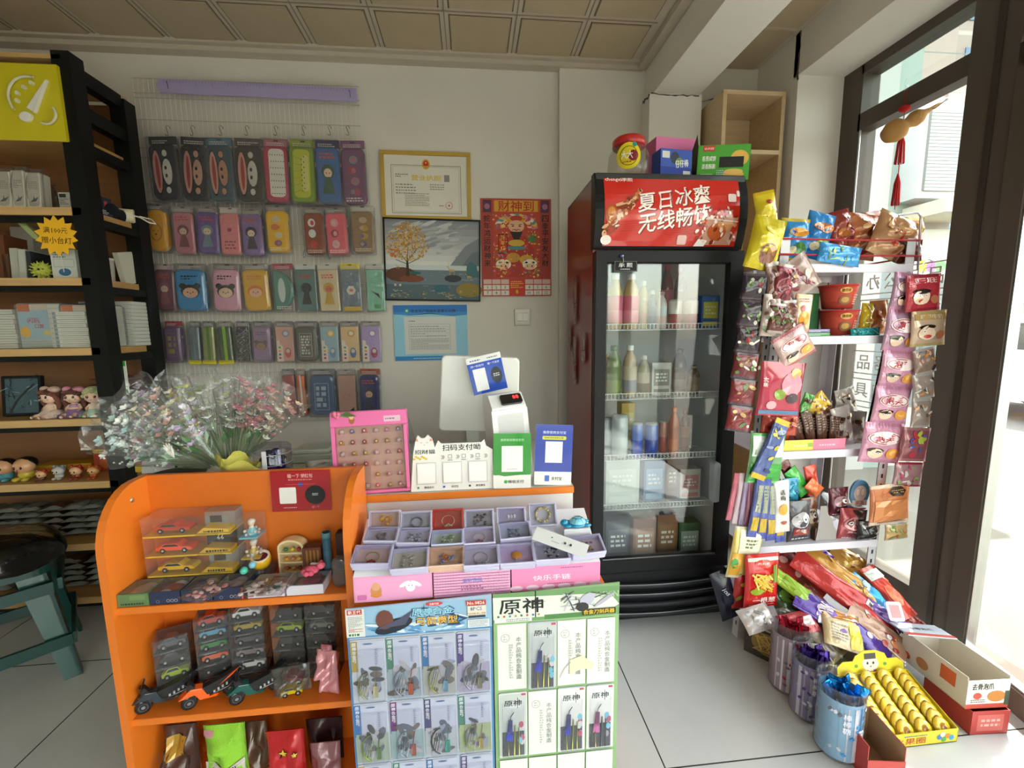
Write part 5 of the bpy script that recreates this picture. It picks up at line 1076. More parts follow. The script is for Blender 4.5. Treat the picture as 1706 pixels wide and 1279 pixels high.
# ================================================================ blister pack display boards
BYF=.93; 
def bx(px,py=1100): return at(px,py,Y=BYF).x
bl_,bm_,br_=bx(574,1015),bx(820,1000),bx(1033,985)
BH=.578
def vtext(b,t,u,w,ht,col): b.text(t,u,w,ht,col,vertical=True)
def dboard(lab,x0,x1,h,body,fn,zt=0):
    t=thing('display_board',lab,'display board',((x0+x1)/2,BYF,0.001)); w_=x1-x0-.003
    b=MB('paper'); b.box(-w_/2,w_/2,0,.028,0,h*.87,body,.001); b.plane(0); fn[0](b,w_,h*.87); b.build('backing',t)
    b=MB('paper'); hh=h*.13; b.add([(-w_/2,0,h*.87),(w_/2,0,h*.87),(w_/2,.003,h*.87),(-w_/2,.003,h*.87),(-w_/2,0,h+zt*-1),(w_/2,0,h+zt),(w_/2,.003,h+zt),(-w_/2,.003,h-zt)],[(3,2,1,0),(4,5,6,7),(0,1,5,4),(1,2,6,5),(2,3,7,6),(3,0,4,7)],body); b.plane(0); fn[1](b,w_,h*.87,h); b.build('header',t); return t,w_
def hdL(b,w,z0,z1):
    h=z1-z0; b.rect(-w/2,w/2,z0,z1-.004,'8fb4d0'); rd=random.Random(2)
    for i in range(50): b.dot(rd.uniform(-w*.34,w*.3),z0+h*rd.uniform(.05,.5),rd.uniform(.006,.02),rd.uniform(.0015,.004),rd.choice(('5c98c4','b4d0e0','3c78a8','d0dce4','244c70')),10,rd.uniform(-.4,.4))
    b.rect(-w/2,-w*.375,z0,z1-.006,'d4d4d0'); b.rect(-w*.49,-w*.39,z0+h*.74,z0+h*.9,'b02028'); b.text('新王代',-w*.44,z0+h*.82,.009,'f0e8e0',width=w*.085); b.scrib(-w*.485,-w*.39,z0+h*.3,z0+h*.68,8,'6c6c6c',3,.4); b.scrib(-w*.485,-w*.39,z0+h*.16,z0+h*.28,3,'b03030',5,.6)
    b.scrib(-w*.485,-w*.39,z0+h*.03,z0+h*.12,1,'207030',6,.8)
    b.dot(-w*.18,z0+h*.28,.045,.016,'1c2430',14,.3); b.dot(-w*.24,z0+h*.5,.02,.024,'6a3c34',12); b.dpoly([(-w*.3,z0+h*.2),(-w*.1,z0+h*.3),(-w*.05,z0+h*.75),(-w*.14,z0+h*.5)],'4a4c64')
    b.text('原神合金',w*.09,z0+h*.68,.021,'14305c',width=w*.30); b.text('原神合金',w*.088,z0+h*.69,.018,'9cd8ec',width=w*.28); b.text('弓箭模型',w*.12,z0+h*.36,.022,'2a2008',width=w*.30); b.text('弓箭模型',w*.118,z0+h*.37,.019,'e8b048',width=w*.28)
    b.star(w*.03,z0+h*.8,.012,'14305c',4,.0015); b.dot(w*.1,z0+h*.92,.02,.005,'d04048'); b.text('合金弓箭',w*.1,z0+h*.92,.005,'f0e0e0')
    b.rect(w*.32,w*.46,z0+h*.78,z0+h*.93,'c03028'); b.text('No.0826',w*.39,z0+h*.855,.008,'f4e8d8',width=w*.12); b.rect(w*.33,w*.46,z0+h*.4,z0+h*.76,'d8d0c0'); b.text('8PCS',w*.39,z0+h*.66,.009,'2c4878'); b.text('产品合格 放心选购',w*.39,z0+h*.5,.005,'b86820'); b.rect(w*.335,w*.455,z0+h*.36,z0+h*.44,'283848'); b.rect(w*.33,w*.48,z0+h*.03,z0+h*.3,'d0d4d8'); b.scrib(w*.34,w*.47,z0+h*.05,z0+h*.28,5,'6a7078',8,.4)
def bdL(b,w,h): b.rect(-w/2,w/2,0,h,'4c80b0'); b.rect(-w*.485,w*.485,0,h-.004,'a8b4c4')
def bdR(b,w,h):
    b.rect(-w/2,w/2,0,h,'8cae78')
    for r,(z1,z0) in enumerate(((h-.006,h-.178),(h-.186,h-.36),(h-.368,.01))):
        for c in range(4):
            u0=-w*.47+c*w*.237; b.rect(u0,u0+w*.225,z0,z1,'dcdcd6')
            if not((r==0 and c==1) or(r==1 and c!=1) or r==2):
                b.ring(u0+w*.06,z1-.035,.010,.002,'b4b2ac'); b.scrib(u0+w*.045,u0+w*.075,z1-.042,z1-.028,2,'b4b2ac',c)
                vtext(b,'本产品纯合金制造',u0+w*.165,z1-.04,.0125,'8c8c88'); b.scrib(u0+w*.09,u0+w*.12,z0+.03,z1-.05,14,'b8b6b0',c+4,.6)
    b.dpoly([(w*.1,h-.11),(w*.2,h-.10),(w*.3,h-.125),(w*.28,h-.14),(w*.2,h-.135),(w*.1,h-.15)],'d8dcb4'); b.line([(w*.02,h-.155),(w*.06,h-.13),(w*.11,h-.115)],.0015,'9a9c90')
def hdR(b,w,z0,z1):
    h=z1-z0; b.rect(-w/2,w/2,z0,z1-.002,'6c9460'); b.dpoly([(-w/2,z0+h*.1),(w*.4,z0+h*.1),(w*.5,z0+h*.35),(w*.42,z0+h*.75),(-w*.1,z0+h*.8),(-w/2,z0+h*.85)],'d4d8cc')
    b.rect(-w*.1,w*.3,z0,z0+h*.16,'4c7c44'); b.text('原神',-w*.28,z0+h*.52,h*.5,'141816',width=w*.34); b.star(-w*.17,z0+h*.62,.026,'141816',4,.003); b.line([(-w*.17,z0+h*.1),(-w*.17,z0+h*1.0)],.0025,'141816')
    for i in range(8): b.dot(-w*.46+i*w*.045,z0+h*.2,.0028,.0028,('3c6c4c','c04040','4870a0','b09040')[i%4],8)
    b.rect(-w*.49,-w*.2,z0+h*.0,z0+h*.13,'e0e0dc'); b.scrib(-w*.4,-w*.22,z0+h*.01,z0+h*.12,2,'787c78',3); b.text('GENSHIN',w*.36,z0+h*.72,.016,'a8c098',width=w*.26)
    rd=random.Random(4)
    for i in range(16): b.line([(w*(.02+rd.uniform(0,.36)),z0+h*rd.uniform(.2,.9)),(w*(.02+rd.uniform(0,.4)),z0+h*rd.uniform(.2,.9))],.002,rd.choice(('6a6c78','b8b8c4','3c3a40','9ca488')))
    b.dot(w*.24,z0+h*.6,.02,.014,'b4b4c4',14,.6); b.dot(w*.2,z0+h*.35,.016,.012,'302c30',12); b.dot(w*.38,z0+h*.55,.03,.005,'a8a4b4',12,.6)
    b.rect(w*.2,w*.47,z0+h*.06,z0+h*.26,'3a2c08'); b.text('合金刀剑兵器',w*.335,z0+h*.16,.011,'e8c838',width=w*.25)
tL,wL=dboard('blue headed display board hung with small bow and arrow blister packs',bl_,bm_,BH-.002,'9cb0c8',(bdL,hdL),.006)
tR,wR=dboard('green headed display board with several empty white slots',bm_,br_,BH+.006,'7c9c6c',(bdR,hdR),.006)
def blister(lab,cx,zt,w,h,side,bgc,weap,tall=True,right=False,seed=0,g=None):
    t=thing('blister_pack',lab,'blister pack',(cx,BYF-.0025,zt-h),(0,random.uniform(-.6,.6),0),g)
    b=MB('gloss'); b.slab(rrect(w,h,.004,2,0,h/2),-.001,.001,'b8bcc8'); b.plane(-.001); rd=random.Random(seed)
    if not right:
        b.rect(-w*.5,-w*.3,h*.45,h*.98,side); vtext(b,'原神合金弓',-w*.4,h*.93,.009,'dcdce4'); b.rect(-w*.3,w*.47,h*.5,h*.98,'b4b8cc'); b.rect(-w*.48,w*.48,h*.02,h*.5,bgc)
        for i in range(16): b.dot(rd.uniform(-w*.3,w*.3),h*rd.uniform(.1,.58),rd.uniform(.004,.010),rd.uniform(.006,.02),rd.choice(('4c5468','848ca0','30343c','a8a4ac','5c5450')),9,rd.uniform(0,3))
        b.dot(0,h*.94,w*.14,h*.012,'5c6c90'); b.scrib(w*.2,w*.28,h*.6,h*.85,8,'8890a8',3)
    else:
        b.rect(-w*.48,w*.48,h*.02,h*.98,'c0c4c0'); b.text('原神',0,h*.84,.016,'20242c',width=w*.62); b.line([(w*.17,h*.76),(w*.17,h*.92)],.0015,'20242c'); b.rect(w*.3,w*.46,h*.95,h*.98,'c05058'); b.rect(-w*.4,w*.4,h*.02,h*.4,'383c44')
        for i in range(6): b.dot(w*.3+rd.uniform(-.004,.004),h*rd.uniform(.2,.55),.006,.009,rd.choice(('b84868','d0c8cc','8c90a0','6cb8d0')),8)
    b.build('card',t)
    b=MB('metal'); c=weap
    if not right:
        a=[(w*.32*math.cos(R(q)),-.006,h*.28+h*.22*math.sin(R(q))) for q in range(95,275,15)]; b.tube(a,[.001+.0012*math.sin(PI*i/11) for i in range(12)],c[0],6)
        b.tube([a[0],(w*.05,-.006,h*.28),a[-1]],.0005,'d0d0d0',4); b.tube([(w*.1,-.007,h*.12),(w*.22,-.007,h*.5)],.0012,c[1],5); b.box(w*.1,w*.24,-.008,-.004,h*.08,h*.27,c[1],.001)
        for i in range(3): b.tube([(w*(-.3+.08*i),-.006,h*.12),(w*(-.15+.06*i),-.006,h*.42)],.0009,c[0],4)
    else:
        b.tube([(w*.02,-.006,h*.72),(-w*.08,-.006,h*.66),(-w*.12,-.006,h*.58)],.001,'303030',5)
        for i in range(7): b.tube([(w*(-.16+.02*i),-.006,h*.6),(w*(-.26+.035*i),-.006,h*.28)],.0011,c[0],4)
        b.tube([(w*.06,-.006,h*.52),(w*.02,-.006,h*.05)],.0018,c[1],5); b.tube([(-w*.2,-.006,h*.3),(-w*.18,-.006,h*.05)],.0022,'a8a058',5); b.tube([(w*.2,-.006,h*.48),(w*.2,-.006,h*.05)],.0016,c[1],5)
    b.build('toy',t)
    b=MB('clear'); b.slab(rrect(w*.78,h*.84,.006,3,w*.06 if not right else 0,h*.44),-.013,-.0012,'f8f8fc',.004); b.build('blister',t)
cL=(bl_+bm_)/2; SD=[('a08c4c','b0b4c0',('98a060','d8d0a0')),('4c7c68','8c9ca8',('8c94a4','c85020')),('3c6ca0','9c9c98',('a0a050','78a8c8')),('54487c','9c94b0',('a8a4b0','8c8468')),('3c6ca8','94a090',('9cb040','78a060')),('6c3c74','88a0a4',('9ca8b8','c87060')),('4c4c74','a8acb4',('38383c','38b0a0')),('4c7c6c','98a47c',('90a060','c8b060'))]
NM=('gold spined','green spined','blue spined','violet spined','pale blue spined','purple spined','slate spined','sea green spined')
for r in range(3):
    for c in range(4):
        k=(r*4+c)%8; s_,g_,w2=SD[k]
        blister(('bow toy blister pack, %s, %s row of blue board'%(NM[k],('top','middle','lowest')[r])),cL-wL*.365+c*wL*.243,BH*.87-.008-r*.163-.000*c,wL*.236,.158,s_,g_,w2,seed=k,g='bow toy blister packs on the blue board')
cR=(bm_+br_)/2
for r,c,col,lab in((0,1,('2c38b0','c8c050'),'sword charm pack with a blue tassel, alone in the green board top row'),(1,0,('2838b8','d0c848'),'sword charm pack with a blue tassel at the left of the second row'),(1,2,('3038a8','b8c038'),'sword charm pack with a blue crossbar in the second row'),(1,3,('c868a0','40404c'),'sword charm pack with a pink tassel at the right of the second row')):
    blister(lab,cR-wR*.3575+c*wR*.237,(BH+.006)*.87-(.003 if r==0 else .183),wR*.222,.176,'','',col,right=True,seed=r*4+c+20,g='sword charm packs on the green board')
# ================================================================ things standing on the desk
Zd=DZ+.0012
def card_sign(name,lab,px,Y,rot,fn,d=.003,z=None,r=.004,col='e8e6e2',lean=-6):
    x,zq,w_,h=wr(*px,Y); t=thing(name,lab,'sign',(x,Y,Zd if z is None else z),(lean,rot,0)); 
    b=MB('gloss'); b.slab(rrect(w_,h,r,3,0,h/2),-d,0,col); b.plane(-d); fn(b,w_,h); b.build('card',t); return t,w_,h
# pink ring display
x,zq,w_,h=wr(555,694,682,829,1.185)
t=thing('ring_display','pink framed display case full of childrens rings on the desk edge','display case',(x,1.19,Zd),(-5,-1.5,0))
b=MB('plastic')
for a in((-w_/2,w_/2,0,.008),(-w_/2,w_/2,h*.82,h),(-w_/2,-w_/2+.009,.008,h*.82),(w_/2-.009,w_/2,.008,h*.82)): b.box(a[0],a[1],-.012,.012,a[2],a[3],'e470a8',.002)
b.plane(-.012); b.dot(-w_*.22,h*.9,.008,.012,'a86838'); b.dot(-w_*.22,h*.93,.006,.006,'e0b088'); b.rect(w_*.2,w_*.42,h*.86,h*.93,'e0b8cc'); b.scrib(w_*.22,w_*.36,h*.88,h*.91,1,'806070',2); b.box(-w_/2+.008,w_/2-.008,.006,.011,.008,h*.82,'e0c4b8'); b.build('frame',t)
rd=random.Random(3)
for r in range(6):
    for c in range(6):
        if (r,c) in((1,2),): continue
        b=MB('plastic'); u=w_*(-.38+.15*c)+rd.uniform(-.002,.002); q=h*(.08+.135*r); col=rd.choice(('d06070','e0a0b0','8090b8','c8a030','d8d0d0','b05058','e8c8c8'))
        b.tube([(u+.008*math.cos(a*PI/4),.002+.002*math.sin(a*PI/4),q-.005) for a in range(8)],.0011,'c8b0a0',4,True); b.ball((u,-.002,q+.001),(.007,.004,.0065),col,8,5); b.ball((u,-.0055,q+.002),(.003,.0015,.003),'f0e8e8',6,4); b.build('ring',t)
b=MB('glass'); b.box(-w_/2+.008,w_/2-.008,-.010,-.009,.008,h*.82,'f4f0f0'); b.build('window',t)
# cardboard payment sign with cat ears
x,zq,w_,h=wr(684,766,822,828,1.18)
t=thing('payment_sign','white cut out payment sign with lucky cat and three blank code squares','sign',(x,1.18,Zd),(-5,0,0))
b=MB('paper'); hh=h*1.46
P=[(-w_/2,0),(w_/2,-.0),(w_/2,h),(w_*.5,h*1.02),(w_*.42,h*1.12),(w_*.40,h*1.3),(w_*.36,h*1.22),(-w_*.12,h*1.22),(-w_*.16,h*1.3),(-w_*.2,h*1.12),(-w_*.23,h*1.36),(-w_*.28,h*1.46),(-w_*.32,h*1.38),(-w_*.36,h*1.38),(-w_*.40,h*1.46),(-w_*.43,h*1.3),(-w_*.46,h)]
b.slab(P,-.003,0,'e8e6e2'); b.plane(-.003)
b.text('扫码支付呦',w_*.12,h*1.11,.0175,'141414',width=w_*.46); b.text('招财猫',-w_*.32,h*1.02,.012,'141414',width=w_*.24)
for sx in(-.36,-.29): b.line([(w_*sx-.003,h*1.26),(w_*sx+.003,h*1.26)],.0008,'303030')
b.dot(-w_*.325,h*1.2,.001,.0015,'d86c40'); 
for sx in(-.41,-.245): b.dpoly([(w_*sx-.004,h*1.3),(w_*sx+.004,h*1.3),(w_*sx,h*1.38)],'e89070')
for i in range(7): b.dot(-w_*.45+.0055*i,h*(.84+.03*((i*2)%3)),.0038,.003,'d8b838')
for u in(-.12,.06,.23,.40): b.line([(w_*u,h*.92),(w_*u+.003,h*.87),(w_*u,h*.82)],.0012,'202020'); b.line([(w_*u+.004,h*.92),(w_*u+.007,h*.87),(w_*u+.004,h*.82)],.0012,'202020')
for u in(-.02,.145,.315): b.frame(w_*u-.005,w_*u+.005,h*.84,h*.93,.0009,'202020'); b.scrib(w_*u-.007,w_*u+.007,h*.77,h*.81,1,'202020',4)
for i,(u,tx,cc) in enumerate(((-.31,'微信支付','2a9a48'),(.0,'支付宝','2868c8'),(.31,'添加微信','3a3a3a'))):
    b.frame(w_*u-w_*.115,w_*u+w_*.115,h*.19,h*.74,.0008,'8c8c8c'); b.rrect(w_*u-w_*.105,w_*u+w_*.105,h*.22,h*.71,.001,'f2f0ee'); b.dot(w_*u-w_*.1,h*.1,.0032,.0032,cc); b.text(tx,w_*u+w_*.03,h*.1,.0062,'303030')
b.build('card',t)
def gcard(b,w,h):
    b.rrect(-w/2,w/2,h*.24,h,.004,'1c8c2c'); b.dpoly([(-w/2,h*.26),(-w*.2,h*.22),(w*.2,h*.24),(w/2,h*.28),(w/2,h*.4),(-w/2,h*.4)],'1c8c2c'); b.text('推荐使用微信支付',0,h*.88,.0075,'a0d8a4',width=w*.62); b.rect(-w*.28,w*.28,h*.3,h*.77,'ecebe7'); b.scrib(-w*.14,w*.14,h*.34,h*.36,1,'808080',1); b.dot(-w*.17,h*.12,.005,.005,'20a040'); b.text('微信支付',w*.1,h*.12,.009,'383c38',width=w*.42)
card_sign('pay_sign','green and white payment card with a blank code square',(821,733,884,822),1.172,1.5,gcard,z=Zd)
def bcard(b,w,h):
    b.rrect(-w/2,w/2,h*.22,h,.004,'1838a0'); b.rect(-w/2,w/2,h*.22,h*.3,'1838a0'); b.text('推荐使用支付宝',0,h*.87,.0085,'c0ccf0',width=w*.62); b.rrect(-w*.32,w*.32,h*.75,h*.81,.003,'c8c830'); b.scrib(-w*.26,w*.26,h*.765,h*.795,1,'3c5030',1); b.rect(-w*.23,w*.23,h*.37,h*.72,'e4e4e8'); b.rrect(-w*.22,-w*.10,h*.06,h*.16,.002,'2060c0'); b.text('支付宝',w*.1,h*.11,.010,'202428')
card_sign('pay_sign','blue and white payment card with a blank code square, right desk end',(889,722,951,820),1.182,3.5,bcard)
# payment speaker: tall white unit leaning back, with a red digit display
t=thing('payment_speaker','tall white payment speaker box with perforated front and red digits','speaker',(at(852,800,Y=1.25).x,1.262,Zd+.004),(-5,-3.5,14))
b=MB('plastic'); W,D,Hh=.105,.10,.255
P=[(-D/2,0),(-D/2,Hh*.86),(-D/2+.03,Hh*1.0),(D/2-.01,Hh),(D/2,Hh*.9),(D/2,0)]
n=len(P); v=[(-W/2,p[0],p[1]) for p in P]+[(W/2,p[0],p[1]) for p in P]; f=[tuple(range(n-1,-1,-1)),tuple(range(n,2*n))]+[(j,(j+1)%n,n+(j+1)%n,n+j) for j in range(n)]
b.add(v,f,'d8d8d8'); b.box(-W/2-.003,W/2+.003,-D/2-.002,-D/2+.02,.01,Hh*.84,'dededc',.003); b.build('body',t)
b=MB('plastic'); b.plane(-D/2-.002); b.rrect(-W*.38,W*.38,Hh*.3,Hh*.78,.004,'c8c8c8')
for i in range(26):
    for j in range(16): b.rect(-W*.35+W*.7*j/15-.0006,-W*.35+W*.7*j/15+.0006,Hh*.32+Hh*.44*i/25-.0006,Hh*.32+Hh*.44*i/25+.0006,'8a8a8a')
b.build('speaker_grille',t)
b=MB('gloss'); b.M=Matrix.Translation((.012,-D/2+.012,Hh*.935))@Matrix.Rotation(R(-42),4,'X'); b.slab(rrect(.066,.034,.006,3),-.005,.004,'141416',.001); b.k='emit'; b.plane(-.005); b.text('88',.014,.004,.014,'d02020'); b.build('digit_display',t)
for i in range(4): b=MB('plastic'); b.box(W/2,W/2+.006,-.02,.01,Hh*(.50+.1*i),Hh*(.55+.1*i),'e0e0de',.002); b.build('button',t)
# monitor seen from behind
x,zq,w_,h=wr(729,592,866,722,1.36)
t=thing('monitor','white computer monitor seen from behind, leaning back over the desk','monitor',(x-.004,1.40,Zd))
b=MB('plastic'); b.M=Matrix.Translation((0,0,zq-Zd))@Matrix.Rotation(R(8),4,'X')@Matrix.Rotation(R(3),4,'Y'); P=rrect(w_,h,.016,5,0,h/2); P=[(p*(.94+.06*(1-q/h)) ,q) for p,q in P]; b.slab(P,-.010,.012,'dcdcd8',.005); b.build('screen_back',t)
b=MB('plastic'); b.box(-.04,.0,.0,.02,.0,zq-Zd+.06,'c8ccc4',.003); b.build('stand',t)
b=MB('plastic'); b.slab(rrect(.16,.1,.02),-.006,0,'b8beb0'); 
for i,v_ in enumerate(b.v): b.v[i]=Vector((v_.x-.02,v_.z,-v_.y+.0))
b.f=[q[::-1] for q in b.f]; b.build('base',t)
b=MB('plastic'); b.box(-.10,.05,-.03,.06,.075,.083,'c4c8bc',.002); b.box(-.06,-.03,0,.03,.0,.075,'b0b6aa'); single(b,'desk_riser','pale grey green small riser shelf under the monitor','riser',(x-.02,1.30,Zd))
t=thing('pay_card','blue and white payment card taped to the back of the monitor','card',tuple(at(818,652,Y=1.335)),(6,-12,0))
x2,zq2,w2,h2=wr(784,592,842,655,1.33)
b=MB('gloss'); b.box(-w2/2,w2/2,-.002,0,0,h2,'e4e4e4'); b.plane(-.002); b.rect(-w2/2,w2/2,0,h2*.84,'1c48b0'); b.text('扫一扫支付',-w2*.22,h2*.76,.007,'e0e4f4',width=w2*.38); b.text('碰一下支付',w2*.25,h2*.76,.007,'e0e4f4',width=w2*.34); b.rect(-w2*.38,-w2*.02,h2*.08,h2*.68,'e8e8ea'); b.dot(w2*.27,h2*.42,w2*.16,h2*.22,'141414',20); b.scrib(w2*.18,w2*.36,h2*.38,h2*.48,2,'c8c8c8',1); b.scrib(-w2*.4,-w2*.1,h2*.88,h2*.94,1,'304878',3); b.scrib(w2*.1,w2*.4,h2*.88,h2*.94,1,'606468',4); b.build('card',t)
# pen pot
p=at(718,770,Y=1.27)
t=thing('pen_pot','white pen pot holding scissors and pens behind the payment sign','pen holder',(p.x,1.255,Zd))
b=MB('plastic'); b.lathe([(.022,0),(.026,.06),(.024,.06),(.021,.004)],'c8c4cc',16,False); b.lathe([(.001,.002),(.022,.002)],'c8c4cc',16,False); b.build('pot',t)
def stick(name,lab,cat,dx,dy,L,r,col,tip,ln,z=.01):
    b=MB('plastic'); b.tube([(0,0,0),(0,0,L*.85)],r,col,8); b.tube([(0,0,L*.85),(0,0,L)],[r*1.1,r*.7],tip,8); single(b,name,lab,cat,(p.x+dx,1.255+dy,Zd+.006),ln)
stick('marker_pen','dark green marker pen in the pen pot','pen',-.010,-.004,.115,.0045,'2c4c38','20382a',(6,-12,0)); stick('pen','black pen in the pen pot','pen',.010,.002,.11,.0035,'202024','e0e0e0',(4,6,0)); stick('pen','white pen leaning in the pen pot','pen',-.006,.008,.085,.004,'d8c8c0','c05030',(4,-16,0))
b=MB('plastic'); b.tube([(-.004,0,0),(-.002,0,.05),(.006,0,.09),(.002,-.004,.12),(-.004,-.002,.13)],.0015,'30342c',5); single(b,'cable','thin dark cable tip sticking up from the pen pot','cable',(p.x-.008,1.262,Zd+.005))
t=thing('scissors','orange handled scissors standing handles up in the pen pot','scissors',(p.x+.002,1.25,Zd+.008),(3,8,0))
for s_ in(-1,1): b=MB('plastic'); b.tube([(s_*.011+.007*math.cos(a*PI/6),-.002*s_,.092+.017*math.sin(a*PI/6)) for a in range(12)],.0034,'e86c18',6,True); b.tube([(s_*.008,-.002*s_,.078),(0,0,.058)],.004,'e86c18',6); b.build('handle',t)
for s_ in(-1,1): b=MB('metal'); b.add([(-.003*s_,0,0),(.004,-.001*s_,.06),(-.004,-.001*s_,.06)],[(0,1,2),(2,1,0)],'b0b0b0'); b.build('blade',t)
# clear wrap cone and pink flower behind the ring display
b=MB('clear'); v=[];f=[]
for i in range(13):
    a=PI*i/12*1.6; v+=[(.006*math.cos(a),.006*math.sin(a),.0),(.035*math.cos(a),.03*math.sin(a),.20+.015*math.sin(5*a))]
for i in range(12): f.append((2*i,2*i+2,2*i+3,2*i+1))
b.add(v,f,'f0f0f0',True); single(b,'clear_wrap','tall cone of clear wrapping film behind the pen pot','wrap',(at(700,730,Y=1.42).x,1.42,Zd),(0,-22,0))
t=thing('foil_rose','single pink artificial flower with green leaves lying behind the ring display','flower',tuple(at(560,692,Y=1.192)))
b=MB('cloth'); rd=random.Random(3)
for i in range(9): b.ball((rd.uniform(-.008,.008),rd.uniform(-.006,.006),rd.uniform(-.006,.008)),.006,'d87890',7,5)
b.build('bloom',t); b=MB('leaf'); b.tube([(0,0,0),(.05,.01,-.012),(.1,.02,-.03)],.0018,'5c8048',5); b.add([(.01,0,0),(.03,-.01,.012),(.055,0,-.004),(.03,.006,-.006)],[(0,1,2,3)],'5c7c40'); b.build('stem',t)
b=MB('plastic'); b.box(-.07,.07,-.06,.06,0,.03,'a8ac9c',.004); b.box(-.06,.06,-.05,.05,.03,.045,'b8bcae',.004); single(b,'receipt_printer','pale grey printer at the back of the desk','printer',(at(525,738,Y=1.55).x,1.55,Zd))
b=MB('film'); b.pouch(.11,.06,.05,'b8b8b4',None,wr=2,seed=4); single(b,'white_bag','crumpled pale bag on the desk beside the ring display','bag',(at(535,775,Y=1.30).x,1.33,Zd),(0,0,12))
# ribbon bin: clear round boxes with purple and blue paper
t=thing('ribbon_box','clear round box with purple and blue paper and a white band','box',(at(455,780,Y=1.27).x,1.275,Zd))
b=MB('glass'); b.lathe([(.050,0),(.050,.12),(.046,.125)],'f0f0f4',28,False); b.lathe([(.001,.125),(.046,.125)],'f0f0f4',28,False); b.build('shell',t)
b=MB('foil'); rd=random.Random(8)
for i in range(34): a=rd.uniform(0,6.28); r_=rd.uniform(.0,.034); b.ball((r_*math.cos(a),r_*math.sin(a),rd.uniform(.015,.105)),(.014,.012,.010),rd.choice(('2c1c50','241c6c','1c1838','3c2c88','14122c')),7,5)
b.build('paper',t)
for z in(.04,.075,.105): b=MB('plastic'); b.tube([(.0505*math.cos(a*PI/12),.0505*math.sin(a*PI/12),z) for a in range(24)],.0012,'a8a8b8',4,True); b.build('rim',t)
b=MB('paper'); b.box(-.006,.006,-.0535,-.0515,.0,.12,'d8d8dc'); b.build('band',t)
# dark oval tray and leaflet behind the stand
b=MB('plastic'); b.lathe([(.06,0),(.085,.02),(.082,.02),(.058,.003),(.001,.003)],'3a352c',28,False); single(b,'dark_tray','dark round tray under the flower bunches','tray',(at(285,785,Y=1.35).x,1.36,Zd))
carton('leaflet','pale leaflet standing behind the orange stand','leaflet',at(260,760,Y=1.45).x,1.45,Zd,.10,.003,.10,'b8b8b8',tilt=-10)
carton('red_card','red card with a white round cat face print behind the orange stand','card',at(228,760,Y=1.45).x,1.47,Zd,.05,.003,.12,'8c1c24',deco=lambda b,w,h:(b.dot(0,h*.55,w*.26,h*.12,'d8d0c8'),b.rect(-w/2,w/2,0,h*.2,'c0a020')))
# ================================================================ flower bunches in clear wrap
def bunch(lab,px,py,Y,L,tilt,az,cols,seed,nf=46,R0=.05,wrapc='f4f4f4',leaf=True):
    base=at(px,py,Y=Y); t=thing('flower_bunch',lab,'flower bunch',(base.x,Y,max(Zd+.003,base.z)),(0,0,0),'bunches of artificial flowers in clear film behind the orange stand')
    t.rotation_euler=(Matrix.Rotation(R(az),4,'Z')@Matrix.Rotation(R(tilt),4,'Y')).to_euler()
    rd=random.Random(seed); b=MB('cloth'); tops=[]
    for i in range(nf):
        a=rd.uniform(0,6.28); r_=R0*rd.random()**.5; z=L*rd.uniform(.45,.98); x,y=r_*math.cos(a)*z/L*1.4,r_*math.sin(a)*z/L*1.4; tops.append((x,y,z)); c=rd.choice(cols)
        for k in range(5):
            q=k*1.257+a; b.M=Matrix.Translation((x+.0055*math.cos(q),y+.0055*math.sin(q),z))@Matrix.Rotation(q,4,'Z')@Matrix.Rotation(rd.uniform(-.8,-.2),4,'Y'); b.ball((0,0,0),(.0085,.006,.0016),c,6,4)
        b.M=Matrix(); b.ball((x,y,z+.001),.0022,'e0d060',5,4)
    for i in range(int(nf*1.4)):
        a=rd.uniform(0,6.28); r_=R0*1.15*rd.random()**.5; z=L*rd.uniform(.45,.95); b.ball((r_*math.cos(a)*z/L*1.5,r_*math.sin(a)*z/L*1.5,z),.0028,rd.choice(cols+['e8ece8']),5,4)
    b.build('blossoms',t)
    b=MB('leaf')
    for x,y,z in tops[::2]: b.tube([(0,0,0),(x*.6,y*.6,z*.55),(x,y,z)],.0009,'7c9068',4)
    if leaf:
        for i in range(10):
            a=rd.uniform(0,6.28); z=L*rd.uniform(.3,.6); r_=R0*z/L*1.3; c_,s_=math.cos(a),math.sin(a); b.add([(c_*r_*.4,s_*r_*.4,z-.015),(c_*r_-s_*.008,s_*r_+c_*.008,z+.004),(c_*r_*1.3,s_*r_*1.3,z+.02),(c_*r_+s_*.008,s_*r_-c_*.008,z+.004)],[(0,1,2,3)],rd.choice(('3c7c3c','4c9050','a0c0a0')))
    b.build('stems',t)
    b=MB('clear'); v=[];f=[]; n=22; ks=(0.02,.3,.6,.85,.97,1.03)
    for q,kk in enumerate(ks):
        for j in range(n):
            a=2*PI*j/n; r_=R0*1.45*kk**1.1*(1+.10*math.sin(3*a+seed)+.07*math.sin(9*a+q*1.3)*(q>2)); v.append((r_*math.cos(a)+.004,r_*math.sin(a),L*kk*(1+(.035*math.sin(4*a+seed)+.025*math.sin(7*a))*(q>3))))
    for q in range(len(ks)-1):
        for j in range(n): f.append((q*n+j,q*n+(j+1)%n,(q+1)*n+(j+1)%n,(q+1)*n+j))
    b.add(v,f,'fafafa',False); b.build('wrap',t)
    return t
BY=1.27
WH=['e4e8e4','c8d4d4','f0f0ea']
bunch('flower bunch with white and pale teal sprigs leaning far left over the stand end',352,778,BY,.27,-62,0,WH+['a8c8c4','98b8b8'],1,R0=.062)
bunch('flower bunch with lilac and white blossoms leaning left',358,776,BY+.03,.30,-48,0,WH+['c0a8c8','b098c0'],2,R0=.058)
